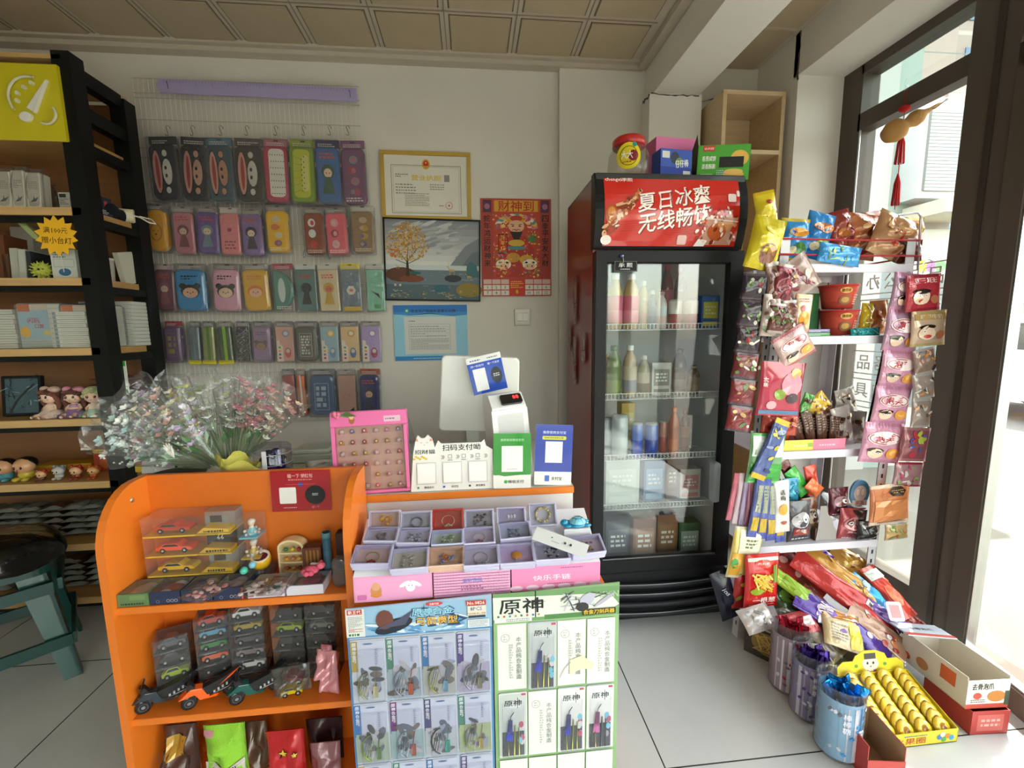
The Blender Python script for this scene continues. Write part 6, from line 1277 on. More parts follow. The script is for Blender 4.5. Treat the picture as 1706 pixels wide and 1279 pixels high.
bunch('flower bunch with pale blue sprigs low on the left side',350,780,BY-.02,.24,-70,-12,['a8ccd0','88b0b4','d8e4e0','b8a0b8'],3,R0=.058)
bunch('flower bunch with peach and yellow blossoms left of centre',366,776,BY+.02,.27,-32,0,['e0b0a0','e0c4b0','d8d070','e8e0d0'],4,R0=.056)
bunch('flower bunch with lilac glitter sprigs at the front',366,778,BY-.03,.19,-40,-14,['b8a4c4','d0c8d8','c89888'],5,R0=.055)
bunch('upright flower bunch with lime and white blossoms in the centre',378,776,BY+.03,.26,-10,0,WH+['c0c860','a8c088'],6,R0=.056)
bunch('upright flower bunch with white blossoms and grey green leaves',386,776,BY+.05,.275,8,0,WH+['b8c8b8'],7,R0=.05)
bunch('flower bunch with pink blossoms leaning right',392,776,BY+.02,.26,22,0,['d88c9c','e0a8b4','c87890','ece0e0'],8,R0=.05)
bunch('flower bunch with dusty pink sprigs leaning far right',398,778,BY+.04,.27,36,0,['d89aa0','e8d0c8','c8a098','e8e8e0'],9,R0=.045)
t=thing('yellow_wrap_bunch','flower bunch base in crumpled pale yellow paper at the front','wrapping paper',(at(385,780,Y=1.215).x,1.225,Zd+.002),(0,12,0))
b=MB('cloth'); v=[];f=[]; n=26
for q,(r_,z) in enumerate(((.012,0),(.016,.02),(.012,.035),(.035,.06),(.055,.085),(.06,.10))):
    for j in range(n): a=2*PI*j/n; k=1+(.16*math.sin(5*a+q)+.1*math.sin(9*a))*(q>2); v.append((r_*k*math.cos(a),r_*.6*k*math.sin(a),z*(1+.12*math.sin(4*a)*(q>3))))
for q in range(5):
    for j in range(n): f.append((q*n+j,q*n+(j+1)%n,(q+1)*n+(j+1)%n,(q+1)*n+j))
b.add(v,f,'d0c860',True); b.build('paper',t); b=MB('paper'); b.box(.0,.012,-.03,-.029,.015,.05,'e8e4d8'); b.build('ribbon',t)
b=MB('paper'); b.add([(0,0,0),(.09,.01,.0),(.10,0,.03),(.03,-.01,.055),(-.02,0,.03)],[(0,1,2,3,4),(4,3,2,1,0)],'c8a088'); single(b,'peach_paper','peach coloured wrapping paper under the flowers','wrapping paper',(at(325,786,Y=1.21).x,1.215,Zd+.002))
b=MB('cloth')
for i in range(8): a=i*PI/4; b.tube([(0,0,0),(.006*math.cos(a),-.004,.02+.008*math.sin(a)),(.010*math.cos(a),-.008,.034+.010*math.sin(a))],[.001,.003,.0015],'e8e8e0',5)
single(b,'white_lily','small white artificial lily hanging in front of the bunches','flower',tuple(at(290,762,Y=1.2)),(0,-15,0))
# ================================================================ drinks fridge
FX0,FX1,FY,FB,FZ=.446,.998,1.515,1.97,1.735
FO=((FX0+FX1)/2,1.74,0)
t=thing('drinks_fridge','tall black and red glass door drinks fridge with a red lettered header','fridge',FO)
IN='c4c6c8'
b=at0(MB('plastic'),FO)
b.box(FX0,FX0+.03,FY+.045,FB,.10,FZ-.01,'7c1c20',.004); b.box(FX1-.03,FX1,FY+.045,FB,.10,FZ-.01,'5a1418',.004)
b.box(FX0+.03,FX1-.03,FB-.03,FB,.10,FZ-.02,'5a1418'); b.box(FX0+.03,FX1-.03,FY+.05,FB-.03,.10,.20,'202022'); b.box(FX0+.001,FX1-.001,FY+.02,FB,FZ-.03,FZ,'1a1a1c',.004)
b.side(FX0,-1); b.text('chengxi',-(FY+.22),1.25,.05,'94484a',rot=PI/2,bold=False); b.build('cabinet',t)
b=at0(MB('plastic'),FO)
b.box(FX0+.03,FX0+.034,FY+.06,FB-.034,.2,FZ-.24,IN); b.box(FX1-.034,FX1-.03,FY+.06,FB-.034,.2,FZ-.24,IN); b.box(FX0+.03,FX1-.03,FB-.036,FB-.03,.2,FZ-.24,IN); b.box(FX0+.03,FX1-.03,FY+.06,FB-.03,.2,.206,IN); b.box(FX0+.03,FX1-.03,FY+.06,FB-.03,FZ-.24,FZ-.2,IN); b.build('liner',t)
# header
b=at0(MB('black'),FO); n=10; prof=[(FY+.045-.045*math.sin(PI*(.12+.76*i/n)),1.478+(FZ-1.478)*i/n) for i in range(n+1)]
def curved(b,x0,x1,pr,col,off=0):
    v=[];f=[]
    for y,z in pr: v+=[(x0,y-off,z),(x1,y-off,z)]
    m_=len(pr)
    for y,z in pr: v+=[(x0,FY+.06,z),(x1,FY+.06,z)]
    for i in range(m_-1):
        f+=[(2*i,2*i+1,2*i+3,2*i+2),(2*m_+2*i,2*i,2*i+2,2*m_+2*i+2),(2*i+1,2*m_+2*i+1,2*m_+2*i+3,2*i+3)]
    f+=[(1,0,2*m_,2*m_+1),(2*m_-2,2*m_-1,4*m_-1,4*m_-2)]
    return b.add(v,f,col,False)
curved(b,FX0-.004,FX1+.004,prof,'161618'); b.build('header_housing',t)
bx0,bx1,bz0,bz1=FX0+.028,FX1-.028,1.487,1.728
b=MB('gloss'); b.M=Matrix.Translation((-FO[0],-FO[1],0))
def hs(u,w,e): 
    i=max(0,min(n-1e-6,(w-1.478)/(FZ-1.478)*n)); k=int(i); q=i-k; return (u,prof[k][0]*(1-q)+prof[min(n,k+1)][0]*q-e-.001,w)
b.surf=hs; b.ly=0
W=bx1-bx0; H=bz1-bz0; cx=(bx0+bx1)/2
b.grect(bx0,bx1,bz0,bz1,'c8281e',2,14)
U=lambda f:bx0+W*f
Z=lambda f:bz0+H*f
def quadg(x0,x1,z0,z1,c): b.grect(U(x0),U(x1),Z(z0),Z(z1),c,1,max(1,int((z1-z0)*14)))
rd=random.Random(6)
for i in range(5): b.line([(U(0),Z(.18+.03*i)),(U(.25),Z(.22+.03*i)),(U(.5),Z(.12+.03*i)),(U(.8),Z(.2+.02*i))],.002,'a82018')
b.text('chengxi承熙',U(.11),Z(.93),.018,'f0e8e0',width=W*.2)
for tx,uc,zc in(('夏日冰爽',.51,.67),('无线畅饮',.52,.38)):
    b.text(tx,U(uc+.008),Z(zc-.012),.064,'7c1814',width=W*.54,rot=.15,shear=.12); b.text(tx,U(uc),Z(zc),.064,'f4ece4',width=W*.54,rot=.15,shear=.12)
# splash, left
for i in range(60):
    a=rd.random(); u=.0+.26*a; z_=.15+.62*a+rd.uniform(-.14,.14)*(1-a*.6); b.dot(U(u),Z(z_),rd.uniform(.004,.014),rd.uniform(.003,.009),rd.choice(('8a3c14','c0703c','e0a878','6c2810','e8d0b8')),9,rd.uniform(0,2))
b.dot(U(.05),Z(.42),.022,.034,'a85018',16); b.dot(U(.05),Z(.45),.014,.02,'d08038',14); b.dot(U(.02),Z(.08),.02,.016,'f0e0d8',12)
b.line([(U(.08),Z(.55)),(U(.2),Z(.62)),(U(.27),Z(.78))],.010,'d8a880'); b.line([(U(.08),Z(.52)),(U(.2),Z(.55)),(U(.25),Z(.66))],.007,'7c3414')
# glass and cubes, right
b.dpoly([(U(.70),Z(.02)),(U(.96),Z(.02)),(U(.99),Z(.4)),(U(.76),Z(.38))],'c08c78'); b.dot(U(.84),Z(.2),.035,.03,'b85830'); b.dot(U(.9),Z(.3),.03,.016,'d09060')
for i in range(46): b.dot(U(rd.uniform(.68,.98)),Z(rd.uniform(.05,.55)),rd.uniform(.003,.010),rd.uniform(.003,.007),rd.choice(('e8c8b8','a04020','d88858','f0e4dc','7c2c18')),8,rd.uniform(0,2))
b.line([(U(.76),Z(.38)),(U(.99),Z(.34))],.003,'f0e0d8'); b.line([(U(.85),Z(.3)),(U(.83),Z(.04))],.003,'f0e0d8')
b.rrect(U(.55),U(.62),Z(.02),Z(.15),.006,'e0b8b0'); b.rrect(U(.91),U(.97),Z(.62),Z(.74),.006,'e8d0cc'); b.rrect(U(.975),U(.998),Z(.70),Z(.79),.004,'f0dcd8')
for x in(.98,): b.dpoly([(U(.68),Z(0)),(U(.76),Z(0)),(U(.78),Z(.08)),(U(.71),Z(.1))],'f0e8e4')
b.build('header_sign',t)
# door
dz0,dz1=.245,1.470
b=at0(MB('black'),FO)
b.box(FX0,FX0+.040,FY,FY+.035,dz0,dz1,'161618',.004); b.box(FX1-.050,FX1,FY,FY+.035,dz0,dz1,'161618',.004); b.box(FX0+.04,FX1-.05,FY,FY+.035,dz1-.045,dz1,'161618',.003); b.box(FX0+.04,FX1-.05,FY,FY+.035,dz0,dz0+.055,'161618',.003)
b.plane(FY); b.rect(FX0+.065,FX0+.15,dz1-.075,dz1-.038,'0c0c0e'); b.frame(FX0+.068,FX0+.147,dz1-.073,dz1-.040,.0008,'8c8c8c'); b.text('承 熙',FX0+.107,dz1-.053,.015,'e0e0e0',width=.05); b.scrib(FX0+.088,FX0+.128,dz1-.07,dz1-.064,1,'c0c0c0',2)
b.k='metal'; b.box(FX0+.041,FX1-.051,FY+.004,FY+.008,dz0+.055,dz0+.058,'9a9a9c'); dr=b.build('door',t)
b=at0(MB('glass'),FO); b.box(FX0+.04,FX1-.05,FY+.014,FY+.019,dz0+.05,dz1-.04,'f2f6f6'); b.build('door_glass',dr)
b=at0(MB('plastic'),FO); b.box(FX1-.085,FX1-.06,FY-.018,FY+.013,.52,.68,'8c9294',.006); b.build('handle',dr)
# lower grille
b=at0(MB('black'),FO); b.box(FX0,FX1,FY+.01,FB,.035,.24,'1c1c1e',.006)
for z in(.195,.155,.115,.075):
    P=[(FX0+(FX1-FX0)*i/16,FY+.006-.022*math.sin(PI*i/16),z) for i in range(17)]; b.tube(P,.010,'26262a',8)
b.k='metal'; 
for z in(.200,.160,.080): b.tube([(FX0+(FX1-FX0)*i/16,FY-.003-.022*math.sin(PI*i/16),z+.004) for i in range(17)],.0018,'8a8c90',5)
b.build('lower_grille',t)
for x in(FX0+.03,FX1-.07): b=at0(MB('black'),FO); b.box(x,x+.04,FY+.06,FY+.1,.001,.035,'101010'); b.build('foot',t)
FSZ=[]
for py in(548,662,762,843):
    z=at(1085,py,Y=FY+.06).z; FSZ.append(z)
    b=at0(MB('plastic'),FO); x0,x1=FX0+.036,FX1-.036; y0,y1=FY+.05,FB-.04
    for k in range(34): x=x0+(x1-x0)*k/33; b.box(x-.001,x+.001,y0,y1,z-.003,z,'d8d8d6'); b.box(x-.001,x+.001,y0-.003,y0,z-.003,z+.018,'d8d8d6')
    for (yy,zz_) in((y0-.003,z+.018),(y0-.003,z-.004),(y0+.15,z-.004),(y1,z-.004)): b.box(x0,x1,yy,yy+.003,zz_,zz_+.0025,'dededc')
    b.build('wire_shelf',t)
# charm key
t=thing('key_charm','small key with a blue charm hanging from the fridge lock','key',tuple(at(1036,432,Y=FY-.006)))
b=MB('gloss'); b.ball((0,0,.012),(.009,.003,.006),'28306c',10,6); b.ball((.003,-.003,.012),(.003,.001,.003),'d8d8e0',6,4); b.build('charm',t); b=MB('metal'); b.tube([(.004,0,.008),(.006,0,-.004),(.004,0,-.018)],.0014,'a8a8a0',5); b.build('key',t)
# --- bottles, cans and cartons
def bottle(lab,px,xw,ytop,sh,Y,liq,cap,labc,lab2=None,kind='bottle'):
    zb_=FSZ[sh]+.001 if sh<4 else .2075; p=at(px,ytop,Y=Y); h=p.z-zb_; r=xw/712*Y*1.02/2
    t=thing('drink_'+kind,lab,kind,(p.x,Y,zb_),(0,0,0),'drinks in the fridge')
    b=MB('gloss')
    if kind=='bottle':
        b.lathe([(r*.85,0),(r,.006),(r,h*.3),(r*.94,h*.34),(r,h*.4),(r,h*.66),(r*.8,h*.78),(r*.42,h*.88),(r*.42,h*.93)],liq,16); b.build('body',t)
        b=MB('paper'); b.lathe([(r*1.015,h*.12),(r*1.015,h*.34),(r*1.015,h*.60)],[labc,lab2 or labc],16,False); b.build('label',t)
        b=MB('plastic'); b.lathe([(r*.5,h*.90),(r*.52,h*.92),(r*.52,h*.99),(r*.4,h)],cap,14); b.build('cap',t)
    elif kind=='can':
        b.lathe([(r*.8,0),(r,.006),(r,h*.5),(r,h*.94),(r*.82,h)],[labc,labc,lab2 or labc,'b8b8b8'],18); b.build('body',t)
    else:
        b.box(-r,r,-r*.8,r*.8,0,h,labc,.002); b.plane(-r*.8); b.rect(-r*.9,r*.9,h*.15,h*.5,lab2 or liq); b.scrib(-r*.6,r*.6,h*.55,h*.9,3,liq,int(px)); b.build('body',t)
Y1=FY+.085; Y2=FY+.18
for a in (('pink labelled juice bottle with a pale cap, leftmost on the top fridge shelf',1025,25,456,0,Y1,'c8a060','e8e0dc','e8889c','d85c7c'),
 ('pink labelled juice bottle, second from the left on the top fridge shelf',1052,25,457,0,Y1,'c8a060','e8e0dc','e8889c','d85c7c'),
 ('slim peach juice bottle beside the pink labelled ones',1072,17,468,0,Y1+.04,'c8a870','d8d0cc','c89888','b8a088'),
 ('slim dark blue bottle on the top fridge shelf',1087,15,484,0,Y1+.02,'34507c','c8ccd4','2c4880','485c90'),
 ('white and pink bottle on the top fridge shelf',1103,17,486,0,Y1,'e8d8d4','d8a8a8','e8c0bc','d8e0e0'),
 ('red and white tin, left one of two on the top fridge shelf',1125,22,499,0,Y1+.01,'','','a03038','d8d0cc','can'),
 ('red and white tin, right one of two on the top fridge shelf',1151,25,499,0,Y1+.01,'','','a03038','d8d0cc','can'),
 ('dark red bottle at the back of the top fridge shelf',1112,20,440,0,Y2+.08,'6c1c28','b83848','a83048','c05068'),
 ('bottle with a black label at the back of the top fridge shelf',1135,20,445,0,Y2+.08,'282428','b83038','38343c','584850'),
 ('green tea bottle, leftmost on the second fridge shelf',1023,23,575,1,Y1,'6c7c30','3c6c28','7c8c34','5c7028'),
 ('milk coffee bottle with a white cap on the second fridge shelf',1050,23,575,1,Y1,'c0a080','e0e0dc','8c8c98','c8b8a0'),
 ('small bottle with a dark label on the second fridge shelf',1073,20,592,1,Y1,'a89c80','d0c8c0','6c5840','b8a890'),
 ('orange drink bottle at the far left back of the second shelf',1010,14,590,1,Y2,'c87028','d8a030','b86828','d08038'),
 ('dark glass bottle on the second fridge shelf',1133,22,580,1,Y1+.03,'4c4438','3a342c','7c7464','5c5448'),
 ('round shouldered brown bottle at the right of the second shelf',1156,20,608,1,Y1+.03,'6c5c48','8c7c68','a08c74','8c7860'),
 ('white paper cup with black lettering on the third fridge shelf',1033,28,690,2,Y1,'202020','','dcdcda','d0d0d0','can'),
 ('second white cup behind the lettered one, third fridge shelf',1012,15,695,2,Y1+.05,'303030','','d0d0d0','c8c8ca','can'),
 ('blue can, left one on the third fridge shelf',1062,20,703,2,Y1,'','','2848b8','6c88d8','can'),
 ('blue can, right one on the third fridge shelf',1086,22,703,2,Y1,'','','2444a8','5c78c8','can'),
 ('red can on the third fridge shelf',1106,16,700,2,Y1+.04,'','','a84038','c88070','can'),
 ('orange soda bottle on the third fridge shelf',1124,17,678,2,Y1,'b85420','d05c20','c85c24','a84818'),
 ('cola coloured bottle at the right of the third fridge shelf',1142,16,682,2,Y1+.05,'4a2c1c','7c3020','6c3c28','8c5038')): bottle(*a[:11] if len(a)<11 else a[:10],**({'kind':a[10]} if len(a)>10 else {}))
def fbox(lab,xa,xb,yt,sh,Y,col,c2,d=.06,name='drink_carton',cat='carton'):
    zb_=FSZ[sh]+.001 if sh<4 else .2075; a=at(xa,yt,Y=Y); c=at(xb,yt,Y=Y)
    carton(name,lab,cat,(a.x+c.x)/2,Y,zb_,c.x-a.x,d,a.z-zb_,col,deco=lambda b,w,h:(b.rect(-w*.4,w*.4,h*.3,h*.8,c2),b.scrib(-w*.3,w*.3,h*.4,h*.7,3,'e8e4dc',int(xa)),b.rect(-w*.4,w*.4,h*.06,h*.2,'303030' if sh==9 else c2)),group='drinks in the fridge')
for a in (('blue and yellow box at the right of the top fridge shelf',1170,1200,492,0,Y1,'3c68a8','d8c840'),  # solid box in place of the outdoor reflection on the door glass
 ('striped white carton in the middle of the second fridge shelf',1087,1119,604,1,Y1+.01,'c8c4bc','8a847c'),
 ('yellow snack box on top row behind the blue cans',1036,1058,672,2,Y2,'c8a028','d8c060'),
 ('wide white carton on the fourth fridge shelf',1010,1066,768,3,Y1,'c4c8c0','d0d4cc'),
 ('small blue box on the fourth fridge shelf',1074,1108,768,3,Y1+.02,'5c7ca0','8ca8c8'),
 ('dark brown box on the fourth fridge shelf',1112,1130,765,3,Y1+.03,'4c3424','6c4c34'),
 ('pale box with a red round mark on the fourth fridge shelf',1134,1168,782,3,Y1+.03,'c8c0b4','c88880'),
 ('brown and white box on the fridge floor',1056,1094,864,4,Y1,'8c6450','a87860'),
 ('plain brown box on the fridge floor',1096,1130,858,4,Y1+.02,'8a5c34','9a6c40'),
 ('green and white box on the fridge floor',1132,1168,872,4,Y1+.02,'3c5c3c','a0a89c'),
 ('dark grey box at the left of the fridge floor',1010,1050,868,4,Y1+.03,'50505c','6a6a78')): fbox(*a)
# hanging bits on the fridge's red side
for i,(px,py,hh,lab) in enumerate(((949,560,.13,'clear hook packet on the red fridge side, furthest back'),(958,500,.20,'long clear packet hanging on the red fridge side'),(957,600,.20,'long clear packet low on the red fridge side'),(972,580,.12,'short packet with a white label, nearest the fridge door'))):
    p=at(px,py,x=FX0-.008); b=MB('clear'); b.M=Matrix.Rotation(R(-90),4,'Z'); b.pouch(.045,hh,.010,'d8b8b4',None,wr=.6,seed=i); b.k='plastic'; b.M=b.M@Matrix.Translation((0,0,0)); b.box(-.01,.01,-.004,.004,hh*.1,hh*.4,'c8c0bc' if i==3 else '9a6a64'); b.box(-.004,.004,-.003,.003,hh*.45,hh*.85,'b08880')
    single(b,'hook_packet',lab,'packet',(p.x,p.y,p.z-hh/2),(0,0,0),'small packets hanging on the fridge side')
# --- on top of the fridge
t=thing('candy_jar','clear plastic candy jar with a red lid and a yellow round label','jar',(at(1047,276,Y=1.66).x,1.66,FZ+.002))
b=MB('clear'); b.lathe([(.055,0),(.072,.012),(.078,.05),(.074,.10),(.060,.125),(.052,.135)],'f4f0ec',28); b.build('jar',t)
b=MB('plastic'); b.lathe([(.058,.128),(.061,.132),(.061,.152),(.054,.160),(.02,.162)],'c02828',28); b.build('lid',t)
b=MB('gloss'); R0=.0785
b.surf=lambda u,w,e:((R0+e)*math.sin(u/R0-.35),-(R0+e)*math.cos(u/R0-.35),w); b.ly=0
v=[];f=[]
b.M=Matrix()
def cdisc(r,c,zc=.075,uc=0):
    b.ly+=1; e=b.eps()+.0004; v=[b.surf(uc,zc,e)]; f=[]
    for q in(.5,1):
        for j in range(20): a=j*PI/10; v.append(b.surf(uc+r*q*math.cos(a),zc+r*q*1.05*math.sin(a),e))
    for j in range(20): f+=[(0,1+j,1+(j+1)%20),(1+j,21+j,21+(j+1)%20,1+(j+1)%20)]
    b.add(v,f,c)
cdisc(.044,'e0cc20'); cdisc(.032,'282018'); cdisc(.030,'d8c420'); cdisc(.018,'7c1828',.075,.016); b.xt+=.0012; b.text('大大',-.006,.078,.026,'f4f0e8',width=.04); b.scrib(-.02,.016,.05,.058,1,'a03028',2); b.xt=0; cdisc(.008,'1c8c80',.112,.02); b.build('label',t)
def tbox(lab,cx,Y,z,w,d,h,rz,cols,fn,ry=0):
    t=thing('snack_carton',lab,'carton',(cx,Y,z),(0,ry,rz))
    b=MB('paper'); b.box(-w/2,w/2,-d/2,d/2,0,h,cols,.0015); b.plane(-d/2); fn(b,w,h); b.build('box',t); return t,w,d,h
def fpk(b,w,h): b.rect(-w/2,w/2,0,h,'e87cb4'); b.dot(-w*.1,h*.6,w*.2,h*.14,'b83048'); b.text('好丽友果',-w*.06,h*.6,.012,'f0e0e0',width=w*.34); b.dot(w*.25,h*.62,w*.12,h*.12,'e0c0b0'); b.dot(-w*.38,h*.7,w*.05,h*.08,'3c2c34')
x_,z_,w_,h_=wr(1090,200,1160,240,1.72)
tbox('pink snack carton on the fridge, behind the blue one',x_-.004,1.74,FZ+.002,w_*1.05,.08,.188,6,'d868a0',fpk)
def fbl(b,w,h): b.rect(-w/2,w/2,0,h*.42,'1c3ca0'); b.rect(-w/2,w/2,h*.42,h,'3454b0'); b.dot(-w*.05,h*.72,w*.14,h*.2,'303848'); b.dot(w*.1,h*.6,w*.12,h*.14,'6c8c54'); b.rect(-w*.45,-w*.22,h*.7,h*.92,'d8d4d0'); b.text('仔仔棒',w*.18,h*.55,.026,'e8e8ec',rot=.15,width=w*.42); b.rect(w*.22,w*.45,h*.08,h*.32,'c8c8cc'); b.rect(-w/2,w/2,0,h*.1,'d8dcec')
x_,z_,w_,h_=wr(1093,228,1152,274,1.62)
tbox('blue and white snack carton on the fridge, in front of the pink one',x_,1.635,FZ+.002,w_*.95,.06,.108,8,'2c4cac',fbl)
t=thing('biscuit_carton','green biscuit carton with an open lid and a black window on the fridge','carton',(at(1205,270,Y=1.62).x,1.66,FZ+.002),(0,2,-14))
W,D,H_=.185,.13,.125
b=MB('paper'); b.box(-W/2,W/2,-D/2,-D/2+.002,0,H_,'48a030'); b.box(-W/2,W/2,D/2-.002,D/2,0,H_,'3a8428'); b.box(-W/2,-W/2+.002,-D/2,D/2,0,H_,'3a6c2c'); b.box(W/2-.002,W/2,-D/2,D/2,0,H_,'3a8428'); b.box(-W/2,W/2,-D/2,D/2,0,.002,'8a7c5c'); b.plane(-D/2)
b.rect(-W*.40,-W*.18,H_*.82,H_*.98,'c83830'); b.text('达利园',-W*.29,H_*.9,.008,'f0e0d8',width=W*.18); 
for i,tx in enumerate(('香葱咸饼','清香酥脆')): b.text(tx,-W*.28,H_*(.62-.22*i),.018,'e8f0e0',width=W*.26)
b.dot(W*.30,H_*.62,W*.17,H_*.22,'e0b050',18); b.rect(-W*.08,W*.38,H_*.36,H_*.66,'0c0c0a'); b.dot(W*.2,H_*.16,W*.2,H_*.1,'d8a84c',14); b.dot(W*.2,H_*.24,W*.18,H_*.08,'e0b864',14); b.scrib(-W*.12,W*.04,H_*.14,H_*.3,3,'b8c0d0',2); b.scrib(-W*.42,-W*.2,H_*.1,H_*.2,2,'c0d8a8',4); b.build('box',t)
b=MB('paper'); b.M=Matrix.Translation((0,D/2,H_))@Matrix.Rotation(R(28),4,'X'); b.box(-W/2,W/2,-D*.98,0,0,.002,'4c9a38'); b.M=Matrix(); b.add([(-W/2,-D/2,H_),(-W/2,D/2,H_),(-W/2-.0,D/2,H_+.0),(-W/2,-D*.3,H_+.05)],[(0,1,3),(3,1,0)],'2c5c24'); b.build('lid',t)
# --- plain wooden cubby shelf in the corner
x0c,x1c=1.155,1.455; CO=((x0c+x1c)/2,2.09,0)
t=thing('wooden_cubby','pale unpainted wooden cubby shelf between the two pillars','shelf',CO)
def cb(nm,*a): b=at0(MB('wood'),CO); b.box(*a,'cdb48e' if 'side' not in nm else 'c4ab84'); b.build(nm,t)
zt=at(1240,150,Y=1.97).z; zm=at(1280,250,Y=1.97).z
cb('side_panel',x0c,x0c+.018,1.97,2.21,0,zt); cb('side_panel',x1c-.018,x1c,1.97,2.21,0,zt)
for z in(zt,zm,1.36,1.0,.65,.3): cb('shelf_board',x0c+.018,x1c-.018,1.97,2.2,z-.018,z)
cb('back_panel',x0c+.018,x1c-.018,2.2,2.206,.02,zt-.02)
# ================================================================ slotted steel snack rack by the window
RY,RB=1.42,1.74
Lb,Lt=at(1228,1065,Y=RY).x,at(1302,395,Y=RY).x; Rb_,Rt=at(1452,1000,Y=RY).x,at(1524,425,Y=RY).x
zLb,zLt=at(1228,1065,Y=RY).z,at(1302,395,Y=RY).z
def lx(z): return Lb+(Lt-Lb)*(z-zLb)/(zLt-zLb)
def rx_(z): return Rb_+(Rt-Rb_)*(z-.35)/1.05
RO=(1.25,1.58,0)
t=thing('snack_rack','white slotted steel rack of snacks standing between fridge and window','rack',RO)
for fx0,nm in((lx,0),(rx_,1)):
    for yy in(RY,RB):
        fx=fx0 if(yy==RY or nm) else (lambda z:max(lx(z),1.004))
        b=at0(MB('plastic'),RO); s_=1 if nm==0 else -1; zt=zLt
        for (dx0,dx1,dy0,dy1) in((0,.035*s_,0,.002),(0,.002*s_,0,.035*(1 if yy==RY else -1))):
            p=[]
            for z in(0.001,zt): p+=[(fx(z)+min(dx0,dx1),yy+min(dy0,dy1),z),(fx(z)+max(dx0,dx1),yy+min(dy0,dy1),z),(fx(z)+max(dx0,dx1),yy+max(dy0,dy1),z),(fx(z)+min(dx0,dx1),yy+max(dy0,dy1),z)]
            b.hexa(p,'c8c6cc')
        if yy==RY:
            for i in range(36):
                z=.05+i*.038; x=fx(z)+.018*s_; b.surf=lambda u,w,e:(u,RY-e,w); b.ly=0; b.rect(x-.004,x+.004,z,z+.016,'2c2a30')
                b.surf=lambda u,w,e,s_=s_,fx=fx:(fx(w)-e*s_,u,w); b.rect(RY+.012,RY+.02,z,z+.016,'2c2a30')
        b.build('post',t)
RZ=[at(1400,y,Y=RY).z for y in(440,560,749,903)]+[.06]
for z in RZ:
    b=at0(MB('plastic'),RO); x0,x1=lx(z)+.002,rx_(z)-.002
    b.box(max(x0,1.003),x1,RY+.001,RB,z-.004,z,'d4d0d8'); b.box(x0,x1,RY-.001,RY+.003,z-.028,z+.001,'d6d2dc',.001); b.box(max(x0,1.003),x1,RB-.002,RB,z-.03,z,'c8c6cc'); b.build('shelf_board',t)
# top guard of red cord
t=thing('guard_cord','two red guard cords stretched round the top of the snack rack','cord',(1.25,RY,RZ[0]))
for py in(397,423):
    a=at(1296,py,Y=RY-.006); c=at(1534,py+3,Y=RY-.006); b=MB('cloth'); b.M=Matrix.Translation((-1.25,-RY,-RZ[0])); b.tube([a,(a+c)/2-Vector((0,0,.003)),c,(c.x+.003,RB-.05,c.z)],.0032,'b02c38',6); b.build('cord',t)
b=MB('metal'); c=at(1534,360,Y=RY-.004); d=at(1530,440,Y=RY-.004); b.tube([(d.x,RY-.004,d.z-.02),(c.x,RY-.004,c.z),(c.x-.01,RY-.002,c.z+.012),(c.x-.04,RY+.04,c.z+.014)],.0035,'b8b4bc',6); single(b,'end_hoop','bent steel hoop at the right end of the rack top','hoop')
b=MB('plastic'); b.tube([(0,0,0),(.012,-.01,.02),(.03,-.01,.012),(.024,-.01,-.006),(.0,-.01,-.012),(-.004,-.008,-.03)],.0018,'b0acb0',5); single(b,'wire_hook','curly wire hook at the right end of the rack','hook',tuple(at(1536,442,Y=RY-.01)))
RD=random.Random(11)
def f_band(c,tx=None,tc='f4e8d8',th=.02):
    def f(b,w,h):
        b.grect(-w*.44,w*.44,h*.55,h*.8,c)
        if tx: b.text(tx,0,h*.68,th,tc,width=w*.6)
    return f
def f_oval(c,tc,tx,c2):
    def f(b,w,h): b.dot(0,h*.66,w*.34,h*.11,c,16); b.text(tx,0,h*.66,h*.1,tc,width=w*.5); b.dot(w*.1,h*.3,w*.26,h*.14,c2,12); b.dot(-w*.16,h*.24,w*.14,h*.09,'e8d8b0',10)
    return f
def f_mess(cs,seed=1,n=12,tx=None,tc='f0e0d0'):
    def f(b,w,h):
        rd=random.Random(seed)
        for i in range(n): b.dot(rd.uniform(-w*.36,w*.36),h*rd.uniform(.14,.86),w*rd.uniform(.05,.16),h*rd.uniform(.03,.08),rd.choice(cs),8,rd.uniform(0,3))
        if tx: b.text(tx,0,h*.7,h*.13,tc,width=w*.6)
    return f
def f_puff(b,w,h):     # pink puff packet: cream cloud with the two characters and a round child face
    b.dot(0,h*.62,w*.40,h*.17,'f0dcdc',18); b.ring(0,h*.62,w*.36,w*.02,'a03840',18,h*.14); b.text('泡芙',0,h*.62,h*.20,'b83038',width=w*.46)
    b.dot(-w*.18,h*.24,w*.17,h*.13,'ecc8b0',12); b.dot(-w*.18,h*.32,w*.19,h*.06,'2c2018',10)
    for sx in(-.24,-.12): b.dot(w*sx,h*.25,w*.03,h*.025,'ffffff',8); b.dot(w*sx,h*.25,w*.015,h*.015,'181210',6)
    b.dot(w*.24,h*.25,w*.18,h*.13,'e8a050',12); b.dot(w*.24,h*.27,w*.1,h*.07,'f0c070',10)
    for i in range(12): b.line([(w*(-.44+.075*i),h*.88),(w*(-.44+.075*i),h*.99)],w*.012,'b87090')
